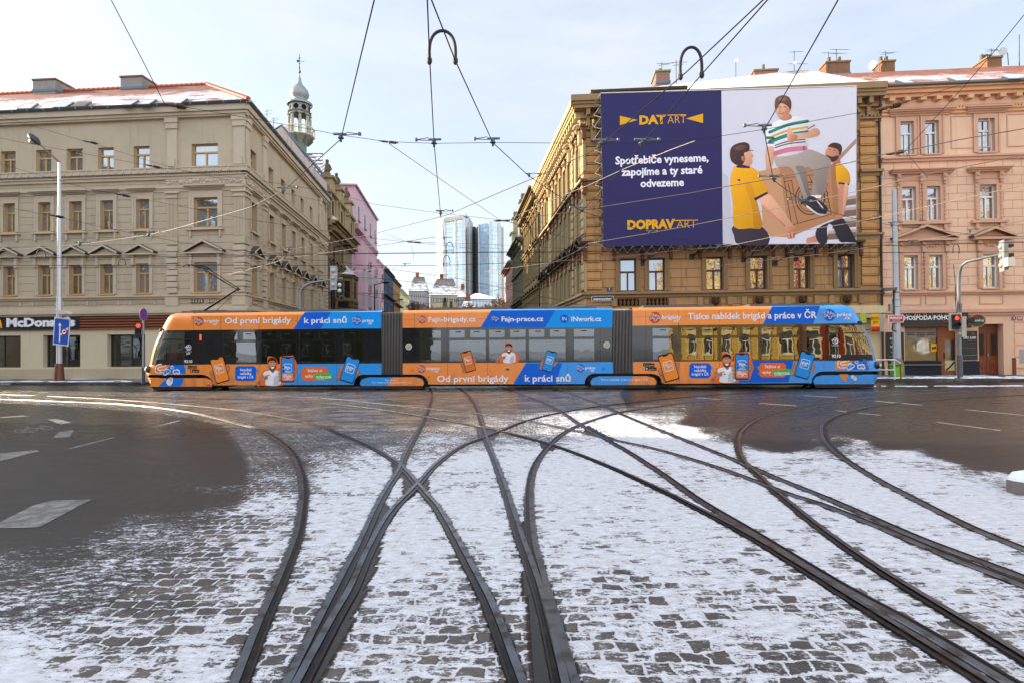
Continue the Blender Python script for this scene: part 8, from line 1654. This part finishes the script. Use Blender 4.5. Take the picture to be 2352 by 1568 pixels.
for lab, pts, Z in (('span wire slanting across the beige house from its upper left windows', [(-20, 263), (0, 268), (195, 325), (386, 383), (574, 427), (735, 462)], [22, 22, 22.5, 23, 24, 25]),
    ('span wire passing the street lamp head on the beige house', [(-20, 314), (0, 318), (339.5, 380.5), (437, 396), (574, 412), (751, 440), (861, 470), (1010, 490), (1147, 505.6), (1178, 513), (1350, 560)], [20]*11),
    ('span wire below the lamp arm ending at a third floor insulator', [(-20, 372), (0, 377), (195, 432), (268.7, 446.5), (574, 505), (861, 549), (1100, 573)], [20]*7),
    ('lowest span wire slanting over the beige first floor windows', [(-20, 468), (0, 473), (83, 490), (117, 495), (244, 524.6), (430, 560), (653, 596), (760, 600), (1050, 640), (1180, 668), (1330, 700)], [18]*11),
    ('span wire across the side street between the blue house and the stone house', [(880, 535), (935, 557), (960, 557), (1100, 561), (1180, 565), (1346, 575)], [27]*6),
    ('high span wire across the street near the rear of the rows', [(870, 640), (930, 647), (1000, 655), (1090, 664), (1165, 652), (1250, 615)], [60]*6),
    ('middle span wire across the side street behind the tram', [(700, 655), (800, 672), (900, 690), (960, 700), (1060, 690), (1180, 655), (1300, 612)], [38]*7),
    ('lower span wire across the side street behind the tram', [(640, 660), (760, 672), (900, 676), (1050, 690), (1200, 698), (1345, 700)], [33]*6),
    ('span wire from the curved mast to the pink house front', [(620, 590), (690, 655), (697, 664)], [34]*3),
    ('faint span wire high across the end of the street', [(880, 548), (1025, 562), (1180, 575)], [70]*3),
    ('thin span wire from the white pole to the traffic light on the right', [(2045, 605), (2090, 606), (2190, 607), (2310, 592), (2400, 583)], [29]*5)):
    o = wire(lab, pts, Z=Z, r=.006 if Z[0] < 30 else .010, group=SP)
    if pts[0][0] < 0 and len(pts) > 4: x, y = pts[3 if pts[3][0] < 300 else 2]; insul(o, x-8, y-2, x+32, y+6, Z[2], .03, '3a332c')
    if 'blue house' in lab: insul(o, 933, 556, 968, 558, 27, .035, '3a2d20')
c = wire('short vertical dropper in the middle between the two level wires', [(943, 565), (949, 580), (951, 608)], Z=[23, 23.5, 25.5], r=.006, group=SP)
o = wire('cable hanging beside the mast in front of the pink house', [(2190, 608), (2194, 650), (2194, 690), (2197, 720)], Z=[27.8, 28, 28, 28], r=.012, group=SP); insul(o, 2194, 648, 2194.5, 695, 28, .03, '4a3b30')
b = MB()
# ================================================================ far end of the street: hill, bare trees, houses and two towers
b = MB(); rows = []
for Y, zb in ((118, 0), (135, 2), (160, 6), (190, 10), (230, 12), (320, 16), (520, 20), (900, 24)): rows.append([Vector((x+(-.1*Y), Y, zb+2.0*math.sin(x*.05+Y)+1.5*math.sin(x*.13))) for x in range(-160, 170, 12)])
b.grid(rows, '6b5a48'); M_hill = (lambda k: (k.set(Base_Color=k.mix(k.ramp(k.noise(k.pos(), .25, 6, .65), .45, .6), (0.09, 0.065, 0.045), (0.6, 0.62, 0.66)), Roughness=.9), k.m)[1])(N('snowy_slope')); struct('hill', b, M_hill)
M_rfar = m_roof('far_roof', (0.20, 0.17, 0.16), 0.50, 0.9)
def fhouse(label, x0, x1, ytop, ybot, Z, dep, col, roofc, ridge, name='house', side=None, wins=(2, 4), roofm=None):
    a, c_ = at(x0, ybot, Z), at(x1, ybot, Z); z1 = at(x0, ytop, Z).z; F = Frame((a.x, a.y), (1, .05)); w = (c_-a).length; t = thing(name, label, 'building', a); b = MB(); z0 = a.z-6
    b.box(F, 0, w, -dep, 0, z0, z1, col); b.build('wall', M_side, t)
    b = MB(); A, B_, C_, D_ = F.P(-.4, .5, z1), F.P(w+.4, .5, z1), F.P(w+.4, -dep, z1), F.P(-.4, -dep, z1); hip = min(w*.2, 3); T0, T1 = F.P(hip, -dep/2, z1+ridge), F.P(w-hip, -dep/2, z1+ridge)
    roofface(b, [A, B_, T1, T0], F); b.face([B_, C_, T1], roofc, [(0, 0), (5, 0), (2, 4)]); b.face([C_, D_, T0, T1], roofc, [(0, 0), (5, 0), (5, 4), (0, 4)]); b.face([D_, A, T0], roofc, [(0, 0), (5, 0), (2, 4)]); r = b.build('roof', M_rfar, t)
    b = MB(); b.box(F, w*.3, w*.3+1.2, -dep/2-.5, -dep/2+.5, z1+ridge*.6, z1+ridge+1.6, '9c5a44'); b.build('chimney', M_brick, r)
    for j in range(wins[0]):
        for i in range(wins[1]): u = w*(i+.5)/wins[1]; z = z1-1.2-2.9*j; k_ = MB(); k_.box(F, u-.5, u+.5, 0, .04, z-1.5, z, '59626c'); k_.box(F, u-.04, u+.04, .04, .06, z-1.5, z, 'd8d8d8'); k_.build('window', M_paint, t)
    return t
fhouse('white house with a snowy roof and dark dormer on the hill left of the towers', 939, 979, 669, 712, 210, 12, '8f8c90', '9aa0a8', 6, wins=(2, 4))
fhouse('long pale yellow house with a snow covered roof below the towers', 988, 1052, 678, 712, 195, 14, 'a5977a', '9aa0a8', 6.5, wins=(2, 6)); fhouse('grey plastered house adjoining the yellow house on the hill', 1053, 1068, 683, 712, 190, 12, '8d8a88', '9aa0a8', 3.5, wins=(2, 2)); fhouse('small low house with a white roof among the bare bushes', 1062, 1086, 706, 716, 150, 8, '8f8880', 'c8ccd2', 2.2, wins=(1, 2))
a, c_ = at(1072, 710, 205), at(1140, 710, 205); F = Frame((a.x, a.y), (1, .05)); w = (c_-a).length; zt = at(1072, 688, 205).z; pv = thing('glass_pavilion', 'low glazed pavilion with a snowy roof at the foot of the towers', 'building', a); b = MB(); b.box(F, 0, w, -10, 0, a.z-6, zt, 'a9b4bc'); b.build('wall', M_paint, pv); b = MB()
for i in range(9): b.box(F, w*i/9+.1, w*(i+1)/9-.1, 0, .05, a.z-1, zt-.3, '8fa3ae')
b.build('glazing', M_glass_far, pv); b = MB(); b.face([F.P(-1, 1, zt), F.P(w+1, 1, zt), F.P(w-6, -5, zt+2.6), F.P(3, -5, zt+2.6)], 'e4e7ec'); b.face([F.P(3, -5, zt+2.6), F.P(w-6, -5, zt+2.6), F.P(w+1, -11, zt), F.P(-1, -11, zt)], 'e4e7ec'); b.build('roof', M_cloth, pv)
def m_curtain(name, dark, light, frame, bw=1.55, rh=3.3):
    k = N(name); uv = k.uv(); bk = k.n('TexBrick'); bk.offset = 0; bk.inputs['Scale'].default_value = 1; bk.inputs['Brick Width'].default_value = bw; bk.inputs['Row Height'].default_value = rh; bk.inputs['Mortar Size'].default_value = .17; bk.inputs['Mortar Smooth'].default_value = .2
    bk.inputs['Color1'].default_value = (*dark, 1); bk.inputs['Color2'].default_value = (*light, 1); bk.inputs['Mortar'].default_value = (*frame, 1); k.l(uv, bk.inputs['Vector'])
    k.set(Base_Color=bk.outputs['Color'], Roughness=k.math('ADD', .06, k.math('MULTIPLY', bk.outputs['Fac'], .4)), Metallic=k.math('SUBTRACT', .6, k.math('MULTIPLY', bk.outputs['Fac'], .6))); return k.m
M_cw = m_curtain('tower_curtain_wall', (0.44, 0.57, 0.66), (0.66, 0.78, 0.86), (0.30, 0.36, 0.41)); M_conc = m_plaster('tower_concrete', 3.3, groove=.12, stain=.1)
def towerface(b, p, q, z0, z1a, z1b, col='ffffff'):
    l = (Vector((q.x, q.y))-Vector((p.x, p.y))).length; b.face([(p.x, p.y, z0), (q.x, q.y, z0), (q.x, q.y, z1b), (p.x, p.y, z1a)], col, [(0, z0), (l, z0), (l, z1b), (0, z1a)])
ZT_ = 450.0; X = lambda x, Y=ZT_: at(x, 700, Y); zz_ = lambda x, y, Y=ZT_: at(x, y, Y).z
t1 = thing('office_tower', 'left pale office tower with a slanted top above the end of the street', 'tower', (X(1040).x, ZT_, 20)); A, B_, C_, D_ = X(1003, 470), X(1022, 446), X(1067, 440), X(1078, 458); z0 = 20
g = MB(); towerface(g, B_, C_, z0, zz_(1022, 512, 446), zz_(1067, 503, 440)); towerface(g, C_, D_, z0, zz_(1067, 503, 440), zz_(1078, 500, 458)); g.build('glazing', M_cw, t1)
g = MB(); E_ = Vector((D_.x+2, D_.y+22, 0)); Fp = Vector((A.x+2, A.y+24, 0)); towerface(g, A, B_, z0, zz_(1003, 505, 470), zz_(1022, 501, 446), 'cac6bc'); towerface(g, D_, E_, z0, zz_(1078, 500, 458), zz_(1078, 500, 458), 'b9b9b6'); towerface(g, E_, Fp, z0, zz_(1078, 500, 458), zz_(1003, 505, 470), 'c9c6be'); towerface(g, Fp, A, z0, zz_(1003, 505, 470), zz_(1003, 505, 470), 'cac6bc')
for p, w in ((B_, 1.3), (C_, 1.1), (D_, 1.2), (B_.lerp(C_, .58), .8)): g.box(Frame((p.x, p.y), (1, 0)), -w, w, -.5, .9, z0, zz_(1040, 503, 445), 'd8d5cc')
g.face([(A.x, A.y, zz_(1003, 505, 470)), (B_.x, B_.y, zz_(1022, 501, 446)), (C_.x, C_.y, zz_(1067, 497, 440)), (D_.x, D_.y, zz_(1078, 499, 458)), (E_.x, E_.y, zz_(1078, 500, 458)), (Fp.x, Fp.y, zz_(1003, 505, 470))], 'c9c9c6'); g.face([(B_.x, B_.y-1, zz_(1022, 512, 446)), (C_.x, C_.y-1, zz_(1067, 503, 440)), (C_.x, C_.y-1, zz_(1067, 497, 440)), (B_.x, B_.y-1, zz_(1022, 501, 446))], 'd5d0c6'); g.build('concrete_frame', M_conc, t1)
g = MB()
for x, y in ((1058, 492), (1066, 494), (1070, 490), (1073, 492)): p = X(x, 452); g.tube([(p.x, p.y, zz_(x, 501, 452)), (p.x, p.y, zz_(x, y, 452))], .22, '8a8a8a', 4)
g.build('antenna', M_wire, t1)
t2 = thing('office_tower', 'right glass office tower with chamfered corners and a dark shaft at its left', 'tower', (X(1120).x, ZT_, 20)); ps_ = [X(1092, 466), X(1101, 448), X(1128, 438), X(1148, 442), X(1155.5, 458)]; zt2 = [zz_(1092, 521, 466), zz_(1101, 519, 448), zz_(1128, 516.5, 438), zz_(1148, 517.5, 442), zz_(1155.5, 520, 458)]; ztop = sum(zt2)/5
g = MB()
for i in range(4): towerface(g, ps_[i], ps_[i+1], z0, ztop, ztop)
bk_ = [Vector((ps_[4].x-4, 480, 0)), Vector((ps_[0].x+2, 484, 0))]; towerface(g, ps_[4], bk_[0], z0, ztop, ztop); towerface(g, bk_[0], bk_[1], z0, ztop, ztop); g.build('glazing', M_cw, t2); g = MB()
for p, w in ((ps_[1], .5), (ps_[2], 1.1), (ps_[3], 1.0), (ps_[4], .9)): g.box(Frame((p.x, p.y), (1, 0)), -w, w, -.5, .9, z0, ztop+.5, 'd0d0ca')
g.face([(p.x, p.y, ztop) for p in ps_+bk_], 'c9c9c6'); g.build('concrete_frame', M_conc, t2); g = MB(); Fq = Frame((X(1074, 462).x, 462), (1, 0)); zs = zz_(1085, 519, 462); u = lambda x: X(x, 462).x-Fq.o.x
g.box(Fq, u(1072), u(1093), -14, -4, z0, zs, '3a3f44'); g.box(Fq, u(1078.5), u(1085.5), -5, 0, z0, zs-1, 'b9b5aa'); g.build('dark_shaft', M_conc, t2)
# trees
def tree(label, x, ybase, ytop, Z, spread, name='bare_tree', col='5d4634', conifer=False, seed=0):
    rd = random.Random(seed); a = at(x, ybase, Z); zt = at(x, ytop, Z).z; H = zt-a.z; t = thing(name, label, 'tree', a, 'bare trees on the slope' if not conifer else 'evergreens on the slope'); tr = MB(); cr = MB()
    tr.tube([a-Vector((0, 0, 2)), a+Vector((0, 0, H*.25)), a+Vector((.02*H, 0, H*.55))], [H*.03, H*.022, H*.012], col, 6)
    def twig(p, d, l, r, lev):
        q = p+d*l; cr.tube([p, p.lerp(q, .5)+Vector((rd.uniform(-.06, .06), rd.uniform(-.06, .06), rd.uniform(-.03, .05)))*l, q], [r, r*.8, r*.55], col if rd.random() < .6 else '7d5c40', 3, cap=False)
        if lev == 0: return
        for i in range(4 if lev > 1 else 5):
            dd = (d+Vector((rd.uniform(-1, 1), rd.uniform(-1, 1), rd.uniform(-.35, .75)))*.8).normalized(); twig(p.lerp(q, rd.uniform(.35, 1)), dd, l*rd.uniform(.5, .75), max(r*.55, .028), lev-1)
    if not conifer:
        for i in range(7): ang = 2*math.pi*i/7+rd.uniform(-.3, .3); twig(a+Vector((0, 0, H*rd.uniform(.18, .5))), Vector((math.cos(ang)*spread, math.sin(ang)*spread, rd.uniform(.5, 1.1))).normalized(), H*.27, H*.010+.03, 3)
        twig(a+Vector((.02*H, 0, H*.5)), Vector((0, 0, 1)), H*.25, H*.012+.03, 3)
    else:
        for i in range(900):
            f_ = rd.random()**.7; ang = rd.uniform(0, 6.28); R_ = H*.30*(1-f_*.8)*(.75+.25*math.sin(ang*3+i % 3))*rd.uniform(.5, 1); p = a+Vector((R_*math.cos(ang), R_*math.sin(ang), H*(.2+.8*f_))); n1 = Vector((rd.uniform(-1, 1), rd.uniform(-1, 1), rd.uniform(-.5, .5)))*H*.04; n2 = Vector((rd.uniform(-1, 1), rd.uniform(-1, 1), rd.uniform(-.8, .2)))*H*.04; cr.face([p, p+n1, p+n1+n2, p+n2], rd.choice(['3a4a24', '4d5a2c', '2c3a1c']))
    tr.build('trunk', M_cloth, t); cr.build('crown', M_cloth, t)
BT_ = [(946, 690, 'bare tree with a tall crown in front of the cream house end'), (960, 690, 'bare tree below the white hill house'), (975, 696, 'bare tree between the white house and the yellow house'), (990, 700, 'low bare tree under the yellow house front'), (1005, 704, 'low bare tree left of the evergreens'), (1046, 706, 'reddish bare tree right of the evergreens'), (1076, 690, 'broad bare tree left below the glass pavilion'), (1096, 698, 'bare tree below the middle of the glass pavilion'), (1114, 696, 'bare tree below the right end of the glass pavilion'), (1130, 686, 'bare tree in front of the right tower foot'), (1146, 672, 'tall bare tree beside the right row of houses'), (1160, 668, 'tallest bare tree touching the rose house')]
for i, (x, y, l) in enumerate(BT_): tree(l, x, 730, y, 130+9*(i % 4), .95, seed=i, col='6b4c36' if i > 6 else '5a4636')
for i, (x, y, Z) in enumerate(((950, 700, 128), (968, 704, 126), (1000, 708, 124), (1030, 708, 126), (1060, 706, 128), (1088, 704, 124), (1105, 706, 126), (1138, 696, 124), (1152, 690, 126))): tree(['bare bush at the left end of the slope', 'bare bush left of the street axis', 'bare bush under the yellow house', 'bare bush under the evergreens', 'bare bush before the small white roofed house', 'bare bush right of the small white roofed house', 'bare bush in front of the pavilion', 'bare bush right of the pavilion', 'bare bush close to the rose house'][i], x, 735, y, Z, 1.3, name='bare_bush', seed=40+i, col='6b5038')
tree('dark green evergreen left of its pair in front of the yellow house', 1022, 722, 684, 128, 1, 'evergreen_tree', conifer=True, seed=91); tree('smaller dark green evergreen right of its pair', 1036, 722, 693, 130, 1, 'evergreen_tree', conifer=True, seed=92)
